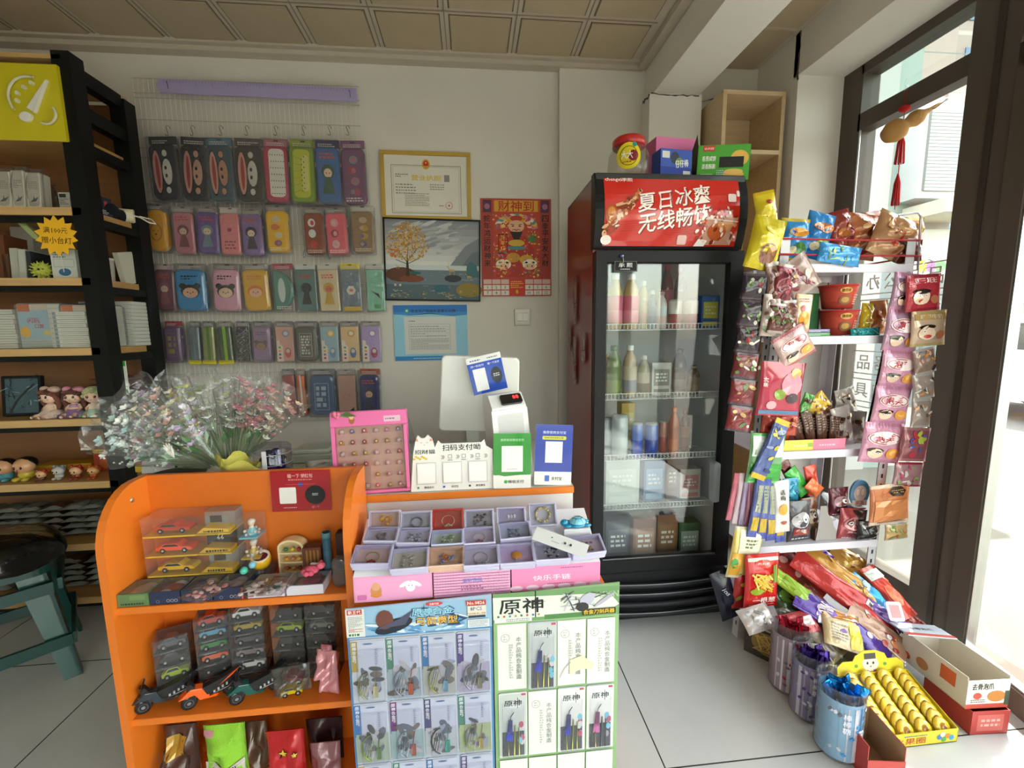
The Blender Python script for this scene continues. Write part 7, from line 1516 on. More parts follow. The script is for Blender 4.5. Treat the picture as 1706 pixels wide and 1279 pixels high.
def hang(name,lab,cat,xa,ya,xb,yb,Y,col,fn=None,rot=0,t_=.02,kind='film',crimp=None,wr=.6,seed=0,group=None,rz=0,rx=0):
    x,z,w_,h=wr_(xa,ya,xb,yb,Y); t=thing(name,lab,cat,(x,Y,z+h/2),(rx,rot,rz),group)
    b=MB(kind); b.M=Matrix.Translation((0,0,-h/2)); b.pouch(w_,h,t_,col,crimp,wr=wr,seed=seed,nx=8,nz=12); fn and fn(b,w_,h); o=b.build('packet'); 
    o.matrix_world=Matrix(); o.location=t.location; o.rotation_euler=t.rotation_euler
    for k in('label','category','group'):
        if k in t: o[k]=t[k]
    o.name=name; bpy.data.objects.remove(t); o.name=name; return o
# --- top shelf
G='chip bags on top of the snack rack'
hang('chip_bag','big yellow snack bag tucked between fridge and rack post, lower one','snack bag',1247,362,1302,450,RY-.03,'d0bc20',lambda b,w,h:(b.dot(w*.05,h*.3,w*.26,h*.2,'7c4420',12),b.dot(w*.1,h*.32,w*.15,h*.12,'a86c30',10),b.dot(0,h*.75,w*.2,h*.08,'e0d050',10)),12,.05,crimp='c8b418',group=G,seed=1)
hang('chip_bag','yellow snack bag sticking up beside the fridge, upper one','snack bag',1258,318,1294,385,RY+.03,'d8c020',lambda b,w,h:(b.line([(-w*.3,h*.3),(w*.3,h*.42)],h*.06,'7c2c1c'),b.dot(0,h*.7,w*.16,h*.06,'b04828',10)),-12,.04,crimp='c8a818',group=G,seed=2)
hang('chip_bag','blue potato chip bag with a yellow oval, leftmost in the top row','snack bag',1298,364,1346,436,RY+.07,'2c88cc',f_oval('d89428','8c2018','乐事','50883c'),3,.05,crimp='c8b040',group=G,seed=3)
hang('chip_bag','second blue potato chip bag, tilted right','snack bag',1338,354,1384,432,RY+.08,'2c80c4',f_oval('d07838','e8d8c0','乐事','88a838'),12,.05,crimp='2c80c4',group=G,seed=4)
hang('chip_bag','dark red chip bag with a white ridge beside the blue bags','snack bag',1378,350,1420,432,RY+.09,'8a3020',f_mess(('a84c24','c87c3c','6c2018'),2),-14,.05,crimp='7a2418',group=G,seed=5,wr=1.2)
hang('chip_bag','orange brown chip bag in the middle of the top row','snack bag',1402,356,1462,432,RY+.10,'b06840',f_mess(('c88854','8c4428','d8a878','a03020'),4,14),6,.06,crimp='a85c38',group=G,seed=6,wr=1.2)
hang('chip_bag','large tan chip bag lying over the guard cord','snack bag',1452,358,1522,432,RY+.04,'b88860',f_mess(('d8a86c','9c5c3c','c83828','d8c090'),5,14),20,.06,crimp='c09870',group=G,seed=7,wr=1.3)
hang('chip_bag','small red and yellow chip bag at the right end of the top row','snack bag',1502,362,1536,432,RY+.12,'b83024',f_mess(('d8b030','d0a020','8c2018'),6,8),0,.04,crimp='c89c28',group=G,seed=8)
hang('chip_bag','blue and lime chip bag drooping over the rack edge','snack bag',1362,408,1434,440,RY-.012,'3c94d4',f_mess(('a8b838','60a0d8','b8c850'),7,10),8,.022,crimp='3c94d4',group=G,seed=9,wr=1)
hang('chip_bag','dark brown chip bag at the back right of the top shelf','snack bag',1490,400,1536,436,RY+.03,'6c3024',f_mess(('8c4838','4c7c40','a06848'),8,9),-3,.03,group=G,seed=10)
hang('chip_bag','tan rolled chip bag standing behind the guard cord','snack bag',1432,352,1470,400,RY+.16,'b87850',f_mess(('a05c38','d0a070'),3,8),-8,.05,crimp='8c5030',group=G,seed=31)
# --- second shelf
def bowl(lab,px,y0,y1,Y):
    x,z,w_,h=wr_(px-27,y0,px+27,y1,Y); t=thing('noodle_bowl',lab,'noodle bowl',(x,Y+.03,z),(0,0,0),'instant noodle bowls')
    b=MB('paper'); r=w_/2; b.lathe([(r*.72,0),(r*.78,h*.3),(r*.88,h*.7),(r*.96,h*.96)],['a83828','c04430','b83c28'],24)
    b.surf=lambda u,w,e:((r*(.72+.24*w/h)+e+.001)*math.sin(u/r),-(r*(.72+.24*w/h)+e+.001)*math.cos(u/r),w); b.ly=0
    b.dot(-r*.3,h*.75,r*.34,h*.12,'d8b050',12); b.text('康师傅',-r*.3,h*.75,h*.14,'7c2018',width=r*.5); b.dot(-r*.3,h*.35,r*.36,h*.2,'8a5c30',12); b.dot(-r*.3,h*.36,r*.24,h*.12,'c89850',10); b.scrib(r*.25,r*.8,h*.15,h*.6,5,'e0a898',3); b.build('bowl',t)
    b=MB('paper'); b.lathe([(r*.98,h*.95),(r*1.0,h*.97),(r*1.0,h),(r*.5,h*1.002)],'c03030',24); b.build('lid',t)
bowl('red instant noodle bowl, upper of the stacked two',1407,474,514,RY+.06); bowl('red instant noodle bowl, lower of the stacked two',1407,516,558,RY+.06)
hang('snack_bag','yellow packet right of the noodle bowls','snack bag',1433,505,1452,556,RY+.06,'d8c030',f_mess(('e0d070','a86030'),2,8),4,.03,seed=2)
hang('snack_bag','orange packet right of the yellow one on the bowl shelf','snack bag',1448,500,1477,556,RY+.08,'d88850',f_mess(('c85838','e0b090'),3,8),-3,.03,seed=3)
hang('snack_bag','small teal wrapped packet lying before the noodle bowls','snack bag',1416,546,1466,560,RY+.02,'1c8c90',f_mess(('60c0c0','105c60'),3,8),-2,.02,seed=4)
for yy,c,lb in((548,'60a860','lower, green'),(541,'8878a8','upper, violet')):
    x,z,w_,h=wr_(1342,yy,1383,yy+8,RY+.02); carton('thin_box','thin snack box under the hanging packets, %s'%lb,'box',x,RY+.02,RZ[1]+.001+(.013 if yy<545 else 0),w_,.07,.012,c,deco=lambda b,w,h:b.scrib(-w*.4,w*.4,h*.1,h*.9,2,'e0e0e8',3))
x,z,w_,h=wr_(1345,488,1363,558,RY+.12); carton('tall_box','green and dark box behind the hanging packets','box',x,RY+.12,RZ[1]+.001,w_,.06,h,'2c6c38')
x,z,w_,h=wr_(1352,512,1382,558,RY+.1); carton('tall_box','black box left of the noodle bowls','box',x+.01,RY+.16,RZ[1]+.001,w_,.05,h,'241c18')
# --- third shelf: brown bars in a yellow and pink tray
x,z,w_,h=wr_(1300,731,1408,748,RY+.01); z=RZ[2]+.001
t=thing('bar_tray','display tray with a yellow and pink front holding brown bars','tray',(x,RY+.01,z))
b=MB('paper'); b.box(-w_/2,w_/2,0,.002,0,h,'e8c850'); b.box(-w_/2,w_/2,.13,.132,0,h,'d89098'); b.box(-w_/2,-w_/2+.002,0,.13,0,h,'e8c850'); b.box(w_/2-.002,w_/2,0,.13,0,h,'e89098'); b.box(-w_/2,w_/2,0,.13,0,.002,'d8a090'); b.plane(0); b.rect(0,w_*.5,0,h,'e87c98'); b.rect(-w_*.5,0,0,h,'e8cc58'); b.scrib(-w_*.3,-w_*.05,h*.3,h*.6,1,'e0e0a0',3); b.rect(-w_*.08,0,h*.3,h*.7,'90b048'); b.scrib(w_*.1,w_*.35,h*.3,h*.6,1,'f0b8c0',4); b.build('tray',t)
for i in range(12):
    o=hang('brown_bar','dark brown wrapped bar fanned in the tray, %s from the left'%('first','second','third','fourth','fifth','sixth','seventh','eighth','ninth','tenth','eleventh','twelfth')[i],'snack bar',1318+i*7,682+i*1.2,1328+i*7,742,RY+.05+.006*(i%3),('50322a','5c3c30','442820')[i%3],lambda b,w,h:b.scrib(-w*.3,w*.3,h*.5,h*.9,5,'90786c',3),-24+i*2.5,.008,group='brown bars in the tray',seed=i)
for i,(a,c_,y0,y1,col,lb,rt) in enumerate(((1332,1350,655,700,'4c8c38','green leaf printed packet behind the brown bars',20),(1348,1378,655,690,'d8b048','yellow packet behind the brown bars',50),(1352,1384,668,735,'6c4030','brown packet standing behind the bar tray',0),(1376,1398,688,742,'b08058','small tan standing pack at the right end of the bars',3),(1388,1420,676,745,'c0b4b0','clear and pale blue packet on the third shelf',-15),(1410,1440,685,746,'9c9088','packet with grey lettering at the right of the third shelf',3),(1424,1450,712,748,'3c3438','dark clear pack at the right end of the third shelf',0),(1384,1436,656,690,'d0c8c0','pale crumpled packet lying over the third shelf goods',75),(1284,1318,690,745,'b84c38','orange red packet behind the left post, third shelf',10))):
    hang('snack_bag',lb,'snack bag',a,y0,c_,y1,RY+.07+.012*(i%4),col,f_mess(('8c5c40','d8c8b0','5c3828'),i,9),rt,.02,seed=i,wr=1)
# --- fourth shelf: jelly packs with round cartoon faces
def f_eyes(c,c2):
    def f(b,w,h):
        b.dot(0,h*.56,w*.36,h*.2,c,14)
        for sx in(-1,1): b.dot(sx*w*.15,h*.58,w*.12,h*.08,'e8e4e0',12); b.ring(sx*w*.15,h*.58,w*.12,w*.02,'2c2428',12,h*.08); b.dot(sx*w*.15,h*.58,w*.05,h*.035,'20181c',8)
        b.rect(-w*.3,w*.3,h*.18,h*.36,c2); b.text('奇趣',0,h*.27,h*.11,'e8e0d8',width=w*.4); b.scrib(-w*.34,w*.34,h*.04,h*.12,1,'d8d4d0',3)
    return f
for a in (('snack_bag','grey pack with round white eyes, left of the torn brown box',1310,834,1350,900,RY+.02,'48444c',f_eyes('b8b4b8','8c2c30'),-4),
 ('snack_bag','pink pack with round white eyes at the right of the fourth shelf',1396,846,1438,898,RY+.03,'a84850',f_eyes('e0a8a8','7c3038'),4),
 ('snack_bag','brown pack with a round face behind the torn box',1334,828,1362,892,RY+.06,'70402c',f_eyes('d8c0a8','b08050'),-8),
 ('snack_bag','maroon capped pack above the grey card',1380,812,1412,858,RY+.05,'5c1c2c',f_eyes('b89098','3c1420'),-3),
 ('snack_bag','dark pack lettered white, low at the right of the fourth shelf',1428,868,1462,898,RY+.0,'2c2c2e',f_mess(('8a8a8c','d0d0d0'),3,6),3),
 ('snack_bag','red tube shaped sweet standing on the fourth shelf',1342,774,1362,824,RY+.06,'c83c28',None,-14),
 ('snack_bag','green tube shaped sweet leaning on the fourth shelf',1318,776,1340,828,RY+.06,'3ca03c',None,-38),
 ('snack_bag','dark red wrapper leaning behind the tube sweets',1304,766,1322,806,RY+.08,'6c2424',None,-30),
 ('snack_bag','clear pack with bright blue sweets on the fourth shelf',1304,796,1330,835,RY+.05,'2c88a8',f_mess(('3cb0d0','1c5c78'),3,8),-4),
 ('snack_bag','black packet with green print behind the face packs',1326,800,1348,850,RY+.08,'1c2420',f_mess(('2c5c34','30342c'),4,8),6),
 ('snack_bag','orange wrapper lying across the clear lid',1346,798,1366,826,RY+.04,'d86c3c',None,-50)):
    hang(a[0],a[1],'snack bag',*a[2:7],a[7],a[8],a[9],.03 if a[8] else .018,wr=.8,seed=int(a[2]))
t=thing('jelly_cup','upright cup with a pale blue round faced lid, fourth shelf','jelly cup',(at(1428,850,Y=RY+.04).x,RY+.05,RZ[3]+.001)); x,z,w_,h=wr_(1411,806,1445,897,RY+.04)
b=MB('plastic'); b.lathe([(w_*.36,0),(w_*.42,h*.3),(w_*.44,h*.5)],['2c2428','3c3034'],20); b.build('cup',t); b=MB('gloss'); b.M=Matrix.Translation((0,-.012,0)); b.slab(ell(0,h*.78,w_*.46,h*.24,24),-.004,.004,'5c9cc8',.001); b.dot(0,h*.78,w_*.3,h*.14,'d8dce0'); 
for sx in(-1,1): b.dot(sx*w_*.12,h*.80,w_*.1,h*.07,'f4f4f0'); b.ring(sx*w_*.12,h*.8,w_*.1,.001,'303840',12,h*.07)
b.rect(-w_*.36,w_*.36,h*.56,h*.66,'c8c0bc'); b.text('果冻',0,h*.61,h*.08,'a03030'); b.build('lid_card',t)
t=thing('torn_carton','torn grey and brown display carton in the middle of the fourth shelf','carton',(at(1372,898,Y=RY+.02).x,RY+.02,RZ[3]+.001)); 
b=MB('paper'); b.slab([(-.035,0),(.05,0),(.05,.035),(.035,.06),(.028,.085),(.01,.105),(.0,.14),(-.025,.14),(-.028,.05)],-.002,.0,'9a9490'); b.box(-.037,-.03,.0,.09,0,.05,'4c3424'); b.box(.05,.052,.0,.09,.0,.03,'5c4434'); b.box(-.035,.05,.088,.09,0,.04,'6c5444'); b.build('carton',t)
b=MB('clear'); b.M=Matrix.Rotation(R(60),4,'X')@Matrix.Rotation(R(20),4,'Y'); b.lathe([(.055,.0),(.058,.012),(.05,.02),(.001,.024)],'f4f0f0',24,False); single(b,'clear_dish','round clear plastic dish with a pale rim propped on the fourth shelf','lid',(at(1385,800,Y=RY+.08).x,RY+.10,RZ[3]+.10))
# --- hanging strips on the left
def strip(lab,x0,y0,x1,y1,Y):
    a=at(x0,y0,Y=Y); c=at(x1,y1,Y=Y); b=MB('clear'); b.hexa([(c.x-.008,Y+.001,c.z),(c.x+.008,Y+.001,c.z),(c.x+.008,Y+.002,c.z),(c.x-.008,Y+.002,c.z),(a.x-.008,Y+.001,a.z),(a.x+.008,Y+.001,a.z),(a.x+.008,Y+.002,a.z),(a.x-.008,Y+.002,a.z)],'f0f0f0'); single(b,'hanging_strip',lab,'strip')
HY=RY-.035
strip('clear plastic strip of gum packets next to the fridge',1262,430,1236,720,HY+.012)
GUM='gum packets on the hanging strip beside the fridge'
cg=[('2c2030','6c7c58','dark violet gum packet, topmost of the strip'),('342430','7c8c5c','dark violet gum packet, second on the strip'),('302028','6c8450','dark violet gum packet, third on the strip'),('6c2024','b09858','maroon gum packet, fourth on the strip'),('782428','c0a060','maroon gum packet, fifth on the strip'),('7c2428','c8a868','maroon gum packet, lowest of the strip')]
for i,(c,c2,lb) in enumerate(cg):
    xc=1258-i*5.0; y0=456+i*44; w2=20
    hang('gum_packet',lb,'gum packet',xc-w2,y0,xc+w2-2,y0+43,HY,c,f_mess((c2,'d8d0c0','8c2c30','5c7c40'),i,9,None),6,.010,crimp='4c3c44',group=GUM,seed=i,rz=-20)
Hh_='packets hanging in a bunch from the left rack post'
for a in (('mixed brown packet at the left of the bunch under the red cord',1276,436,1300,520,HY-.01,'7c5c50',-6,(('a08070','c8b0a0','5c3c34'))),
 ('dark red and white packet in the upper bunch',1290,440,1322,505,HY-.02,'80303c',10,(('d0c0b8','5c2028','a84850'))),
 ('large tan chip packet with white writing, upper bunch',1304,428,1358,492,HY-.015,'9c8078',-35,(('e0d0c8','7c3038','c89850'))),
 ('clear packet of brown chips, left of middle bunch',1268,490,1298,560,HY-.02,'a08c84',4,(('d8ccc4','6c4c40','4c7c40'))),
 ('maroon chip packet in the middle bunch',1280,505,1308,555,HY-.03,'5c2c28',5,(('8c4c40','6c8448','2c1c18'))),
 ('brown chip packet right of the maroon one',1303,500,1328,553,HY-.025,'6c4034',-4,(('9c6c58','6c8448','d8ccc4')))):
    hang('chip_packet',a[0],'snack bag',*a[1:6],a[6],f_mess(a[8],int(a[1]),12),a[7],.02,crimp='a89890',wr=1.2,seed=int(a[1]),group=Hh_)
hang('gummy_packet','white and orange gummy packet at the right of the bunch','snack bag',1323,490,1351,552,HY-.02,'dcc0a0',lambda b,w,h:(b.dot(0,h*.35,w*.3,h*.2,'e89830',12),b.dot(-w*.1,h*.62,w*.16,h*.09,'d04848',10),b.scrib(-w*.3,w*.3,h*.78,h*.9,2,'b84c38',3)),3,.018,crimp='d8a878',seed=3,group=Hh_)
hang('puff_packet','pale puff packet tilted below the bunch on the left','snack bag',1292,548,1352,604,HY-.03,'c8a8a4',f_puff,-30,.022,crimp='a86058',seed=5,group=Hh_)
hang('fruit_sweet_bag','large crimson sweet bag with fruit print hanging over the left post','snack bag',1263,603,1337,692,HY-.03,'b0344c',lambda b,w,h:(b.dot(w*.2,h*.6,w*.24,h*.22,'d08898',12),b.dot(w*.28,h*.8,w*.12,h*.1,'d8a840',10),b.dot(-w*.05,h*.4,w*.12,h*.1,'88a048',10),b.dot(w*.24,h*.34,w*.14,h*.1,'40303c',10),b.dot(-w*.2,h*.2,w*.12,h*.08,'e0a0a8',10),b.grect(-w*.45,w*.45,h*.03,h*.1,'4c7ca0'),b.text('果汁',-w*.38,h*.62,.016,'e8dcd8',rot=PI/2)),4,.018,kind='gloss',crimp='b0344c',seed=6)
hang('snack_bag','red crumpled bag under the crimson fruit bag','snack bag',1268,676,1330,724,HY-.005,'b04438',f_mess(('d87860','802820'),3,10),4,.03,wr=1.4,seed=7)
hang('stick_sweet','blue and yellow stick sweet pack hanging slantwise','snack bag',1270,696,1296,800,HY-.04,'4c5c94',f_mess(('c0b040','303c70','8c98b8'),3,12),22,.016,crimp='c8a828',seed=8)
hang('sweet_bag','green and white sweet bag on the left post, below the red one','snack bag',1246,722,1304,804,HY-.02,'78a878',lambda b,w,h:(b.grect(-w*.44,w*.44,h*.55,h*.95,'d0dcd4'),b.grect(-w*.44,w*.44,h*.05,h*.4,'3c9c40')),4,.022,crimp='68b068',wr=1,seed=9)
for i in range(4):
    hang('blue_stick_pack','blue and yellow crunchy stick pack, %s of four fanned out'%('first','second','third','last')[i],'snack bag',1252+i*12,798,1268+i*12,894+i*3,HY-.03+.006*i,'5460a0',lambda b,w,h:(b.grect(-w*.35,w*.35,h*.12,h*.36,'c0a030'),b.grect(-w*.25,w*.25,h*.45,h*.9,'9aa088'),b.scrib(-w*.2,w*.2,h*.5,h*.86,7,'5c6080',3)),7-5*i,.014,crimp='4450a0',group='blue stick packs by the left post',seed=i)
hang('snack_bag','white packet with an orange fruit ball beside the blue sticks','snack bag',1289,800,1315,886,HY-.02,'dcd4d0',lambda b,w,h:(b.dot(0,h*.46,w*.3,h*.11,'e0a040',12),b.dot(w*.05,h*.2,w*.2,h*.04,'b05848',8),b.text('话梅',0,h*.78,.018,'40383c',vertical=True)),-5,.016,seed=4)
for i in range(4):
    hang('thin_stick','thin pink lolly stick pack by the fridge, %s'%('leftmost','second','third','rightmost')[i],'sweet',1216+i*9,788,1225+i*9,866+i*6,HY-.01,('b05868','b8a0a8','8c7c98','a06878')[i],None,8-2*i,.010,group='thin stick packs beside the fridge',seed=i)
hang('snack_bag','yellow and white noodle snack bag low on the left post','snack bag',1216,878,1266,962,HY-.02,'d8c070',lambda b,w,h:(b.grect(-w*.3,w*.4,h*.5,h*.95,'dcd8c0'),b.grect(-w*.44,-w*.1,h*.05,h*.5,'d8a038'),b.dot(-w*.34,h*.3,w*.1,h*.1,'48984c'),b.scrib(-w*.1,w*.3,h*.6,h*.8,3,'5c6c48',3)),8,.022,crimp='c8c0a0',seed=5)
hang('snack_bag','dark red bag behind the bright red snack bag','snack bag',1222,932,1262,1012,HY-.015,'9c2020',f_mess(('b8902c','6c7c30'),3,8),2,.02,seed=8)
hang('snack_bag','bright red snack bag printed with yellow sticks and green onion','snack bag',1240,922,1296,1010,HY-.045,'c42420',lambda b,w,h:(b.grect(-w*.44,w*.44,h*.88,h*.94,'e0d8b8'),b.dot(0,h*.84,w*.24,h*.07,'d83838',14),b.text('贝贝熊',0,h*.84,.008,'f4e4d8',width=w*.34),*[b.line([(w*rd.uniform(-.36,.3),h*rd.uniform(.3,.66)),(w*rd.uniform(-.36,.3),h*rd.uniform(.3,.66))],w*.05,rd.choice(('d8b040','e0c860','c89c30'))) for rd in [random.Random(q) for q in range(26)]],b.line([(w*.28,h*.5),(w*.30,h*.8)],w*.05,'4c9838'),b.line([(w*.34,h*.5),(w*.37,h*.8)],w*.04,'6cac48'),b.dot(-w*.18,h*.34,w*.2,h*.06,'8ca030',10),b.text('一根葱',w*.05,h*.16,.021,'f0e4dc',width=w*.66),b.scrib(-w*.36,w*.36,h*.05,h*.08,1,'e8c8b8',3)),-1,.024,crimp='b81c1c',kind='gloss',seed=5)
hang('snack_bag','black snack bag with white letters by the fridge foot','snack bag',1192,948,1224,1032,HY+.0,'1c1e2c',lambda b,w,h:b.text('ices',0,h*.62,.016,'d0d0d4',rot=-1.1),-18,.03,wr=1,seed=6)
# --- hanging strips on the right
HR=RY-.03
strip('long strip of pink puff packets at the right rack post',1515,452,1472,766,HR+.014); strip('strip of mixed packets nearest the window',1548,455,1500,890,HR-.004)
PG='pink puff packets on the long hanging strip'
for i,(xc,y0,y1,w2) in enumerate(((1512,455,515,27),(1502,516,583,29),(1496,584,642,30),(1484,643,703,30),(1468,704,768,34))):
    hang('puff_packet','pink cream puff packet, %s on the long strip'%('topmost','second','third','fourth','lowest')[i],'snack bag',xc-w2,y0,xc+w2,y1+2,HR,'c890a8' if i>1 else 'a88098',f_puff,5,.022,crimp='b87c98',group=PG,seed=i)
hang('snack_bag','black backed strip edge behind the pink puff packets','backing strip',1462,500,1484,740,HR+.02,'1c1a1c',None,7,.004,crimp=None)
def f_boy(c,tx,tc):
    def f(b,w,h): b.grect(-w*.44,w*.44,h*.74,h*.92,c); b.text(tx,w*.02,h*.83,h*.13,tc,width=w*.6); b.dot(-w*.1,h*.38,w*.24,h*.2,'ecd0b8',14); b.dot(-w*.1,h*.54,w*.25,h*.07,'2c2018',10); [ (b.dot(w*(-.1+s*.09),h*.42,w*.04,h*.04,'ffffff',8),b.dot(w*(-.1+s*.09),h*.42,w*.02,h*.02,'181010',6)) for s in(-1,1)]; b.dot(-w*.1,h*.28,w*.1,h*.05,'c04040',10); b.dot(w*.28,h*.3,w*.12,h*.12,'b87050',10)
    return f
for a in (('red snack packet with a smiling boy face, top of the window side strip',1508,457,1566,518,'a8303c',f_boy('b83844','旺旺','e8e0dc'),-4,'8c2430'),
 ('tan milk sweet packet with a smiling face, second on the window side strip',1517,517,1575,576,'c0a48c',f_boy('b8945c','旺仔牛奶','d8ccc0'),-3,'b09868'),
 ('clear packet with dark sweets, third on the window side strip',1522,580,1558,622,'8c7468',f_mess(('c88c48','3c342c','d8a8a0'),3,10),-12,'a8a09c'),
 ('crumpled clear and brown packet, fourth on the window side strip',1520,622,1556,664,'9c8c84',f_mess(('b87838','5c4c40','d8d4d0'),4,10),-8,'a8a09c'),
 ('clear and tan packet, fifth on the window side strip',1518,664,1550,712,'988880',f_mess(('b88048','6c5c50','d0ccc8'),5,10),-2,'a8a09c'),
 ('red and blue sour sweet packet on the window side strip',1500,712,1546,768,'8c5058',f_mess(('a8b048','5060a0','c8a0a0','b83c48'),6,14),4,'98686c'),
 ('small pink and green packet near the strip end',1488,770,1536,810,'9c7478',f_mess(('b03c68','789858','c8b8b8'),7,12),3,'8c3038'),
 ('orange dried snack packet with a dark badge, near the strip end',1448,806,1514,872,'b86c40',lambda b,w,h:(b.dot(w*.15,h*.82,w*.22,h*.13,'3c2c24',6),b.scrib(0,w*.3,h*.77,h*.87,2,'b89868',3),b.grect(-w*.4,w*.4,h*.1,h*.62,'c88050'),b.scrib(-w*.3,w*.35,h*.04,h*.09,1,'6c3020',4)),-4,'c8b09c'),
 ('small orange and green packet, lowest on the window side strip',1474,872,1512,898,'b89868',f_mess(('88a058','c86c48'),8,9),-4,'b0a898')):
    hang('snack_packet',a[0],'snack bag',a[1],a[2],a[3],a[4],HR-.022,a[5],a[6],a[7],.018,crimp=a[8],wr=.8,seed=int(a[1]),group='packets on the window side strip')
# ================================================================ heap of snacks at the foot of the rack
HP=(0,1.22,.10); HN=Vector((0,-.62,.78)).normalized(); HA=90-math.degrees(math.atan2(.62,.78))
def heap(name,lab,px,py,wpx,hpx,rot,col,fn=None,t_=.022,lift=0,crimp=None,kind='film',wr=.9,seed=0,steep=0,group='snack bags heaped at the foot of the rack'):
    c=on_plane(px,py,Vector(HP)+HN*lift,HN); k=(c-Vector((0,0,EYE))).dot(_F)/712; w_,h=wpx*k,hpx*k*1.12
    b=MB(kind); b.M=Matrix.Translation((0,0,-h/2)); b.pouch(w_,h,t_,col,crimp,wr=wr,seed=seed or int(px),nx=8,nz=12); fn and fn(b,w_,h)
    o=b.build(name); o.location=c; o.rotation_euler=(Matrix.Rotation(R(-(HA-steep)),4,'X')@Matrix.Rotation(R(rot),4,'Y')).to_euler()
    o['label']=lab; o['category']='snack bag'; o['group']=group; _wc(lab); return o
for a in (('large red chip bag with a pale swirl under the fourth shelf',1318,950,70,95,-30,'a83028',f_mess(('c04838','d8a8a0','7c1c1c'),1,12),.035,-.03),
 ('dark red chip bag behind the lime packet',1300,925,60,60,-10,'8c2824',f_mess(('a83c34','4c1414'),2,8),.03,-.045),
 ('shiny purple wrapper at the back under the shelf',1366,922,34,26,60,'5c2c98',f_mess(('9c78c8','2c1450'),3,6),.02,.0),
 ('golden brown snack bag at the back right under the shelf',1412,938,60,50,-40,'b88438',f_mess(('d8b060','8c5424'),3,10),.03,-.02),
 ('gold wrapped long snack bag lying aslant behind the red one',1408,962,34,110,-38,'c08c3c',f_mess(('e0c080','8c5a24','d8a040'),4,12),.03,.01),
 ('long shiny red snack bag with a small barcode, centre of heap',1402,985,46,140,-38,'b83430',lambda b,w,h:(b.grect(w*.05,w*.3,h*.22,h*.3,'d8d4d0'),b.scrib(w*.07,w*.28,h*.23,h*.29,1,'303030',3)),.04,.02),
 ('long lime green snack packet lying aslant at the left of the heap',1330,985,28,118,-40,'a0bc38',lambda b,w,h:(b.grect(-w*.3,w*.3,h*.1,h*.3,'d0d8b8'),b.grect(-w*.4,w*.4,h*.4,h*.7,'8aa82c')),.022,.03),
 ('dark green spinach printed bag at the left of the heap',1312,1002,56,60,0,'38482c',lambda b,w,h:(b.dot(0,h*.6,w*.24,h*.16,'5c7c30',10),b.scrib(w*.05,w*.3,h*.3,h*.6,3,'b84838',3)),.03,-.01),
 ('big purple nougat bag with yellow print in front of the red bag',1402,1040,44,130,-46,'50308c',f_mess(('d8c8e8','34206c','8c68b8'),5,12,'TONIC'),.03,.035),
 ('yellow snack box packet with brown band in the front centre',1402,1048,62,56,24,'c8b088',lambda b,w,h:(b.grect(-w*.44,w*.44,h*.72,h*.92,'b87830'),b.grect(w*.14,w*.44,h*.05,h*.72,'d8c02c'),b.scrib(-w*.3,w*.1,h*.15,h*.6,6,'8c8478',3)),.02,.045),
 ('bright blue wrapped snack at the right of the heap',1452,988,26,62,-30,'3c98d0',f_mess(('c0e0f0','2068a0'),6,8),.02,.015),
 ('dark grey snack bag beside the bright blue one',1438,1005,34,60,-36,'3c4048',f_mess(('58606c','20242c'),7,8),.02,.0),
 ('red meat snack pack with a white cap, right end of the heap',1478,985,34,75,-14,'a8382c',lambda b,w,h:(b.grect(-w*.44,w*.44,h*.74,h*.92,'d0d4cc'),b.dot(0,h*.4,w*.3,h*.2,'d86c50',10)),.025,.02),
 ('dark red meat snack pack lying at the far right of the heap',1496,1018,36,70,-30,'7c2820',f_mess(('a84838','5c1c18'),8,8),.025,.0),
 ('purple stick snack pack at the right front of the heap',1492,1036,24,80,-42,'5c4080',f_mess(('8c70b0','c8b8d8'),9,8),.02,.03),
 ('pink magenta packet sticking out under the purple bag',1440,1065,34,58,-50,'b05c98',f_mess(('e0a0d0','8c3c78'),3,8),.014,.03),
 ('clear and orange packet in front of the purple stick pack',1462,1050,40,80,-38,'b08870',f_mess(('e08850','d8d4d0','a84030'),4,10),.02,.035),
 ('silver and red pack lying at the left front of the heap',1262,1030,60,34,-10,'c0b8b4',f_mess(('909090','d8d0c8'),5,8),.02,.02),
 ('shiny red bag with a white tag behind the red cup pot',1330,1038,66,30,-6,'a82c30',lambda b,w,h:b.grect(w*.1,w*.36,h*.3,h*.7,'d4d0c8'),.025,.03),
 ('olive green bag right of the red cup pot',1362,1070,44,62,-24,'5c6c3c',f_mess(('8c9858','3c4828'),6,10),.025,.0),
 ('grey paper pack with seed print behind the yellow packet',1378,1062,50,52,-24,'a89c8c',f_mess(('7c7468','c8bca8'),7,9),.02,.015),
 ('brown jerky packet at the back of the heap',1350,1000,50,60,-20,'7c4030',f_mess(('a86048','54241c'),9,9),.03,-.02),
 ('orange cheese snack packet at the back of the heap',1440,955,44,52,-30,'c88c30',f_mess(('e0b860','8c5420'),11,9),.03,-.02),
 ('dark chocolate coloured packet under the red meat pack',1470,1015,44,60,-30,'4c2420',f_mess(('6c3c34','301414'),12,9),.03,-.025)):
    heap('snack_bag',a[0],*a[1:6],a[6],a[7],a[8],a[9],crimp=None)
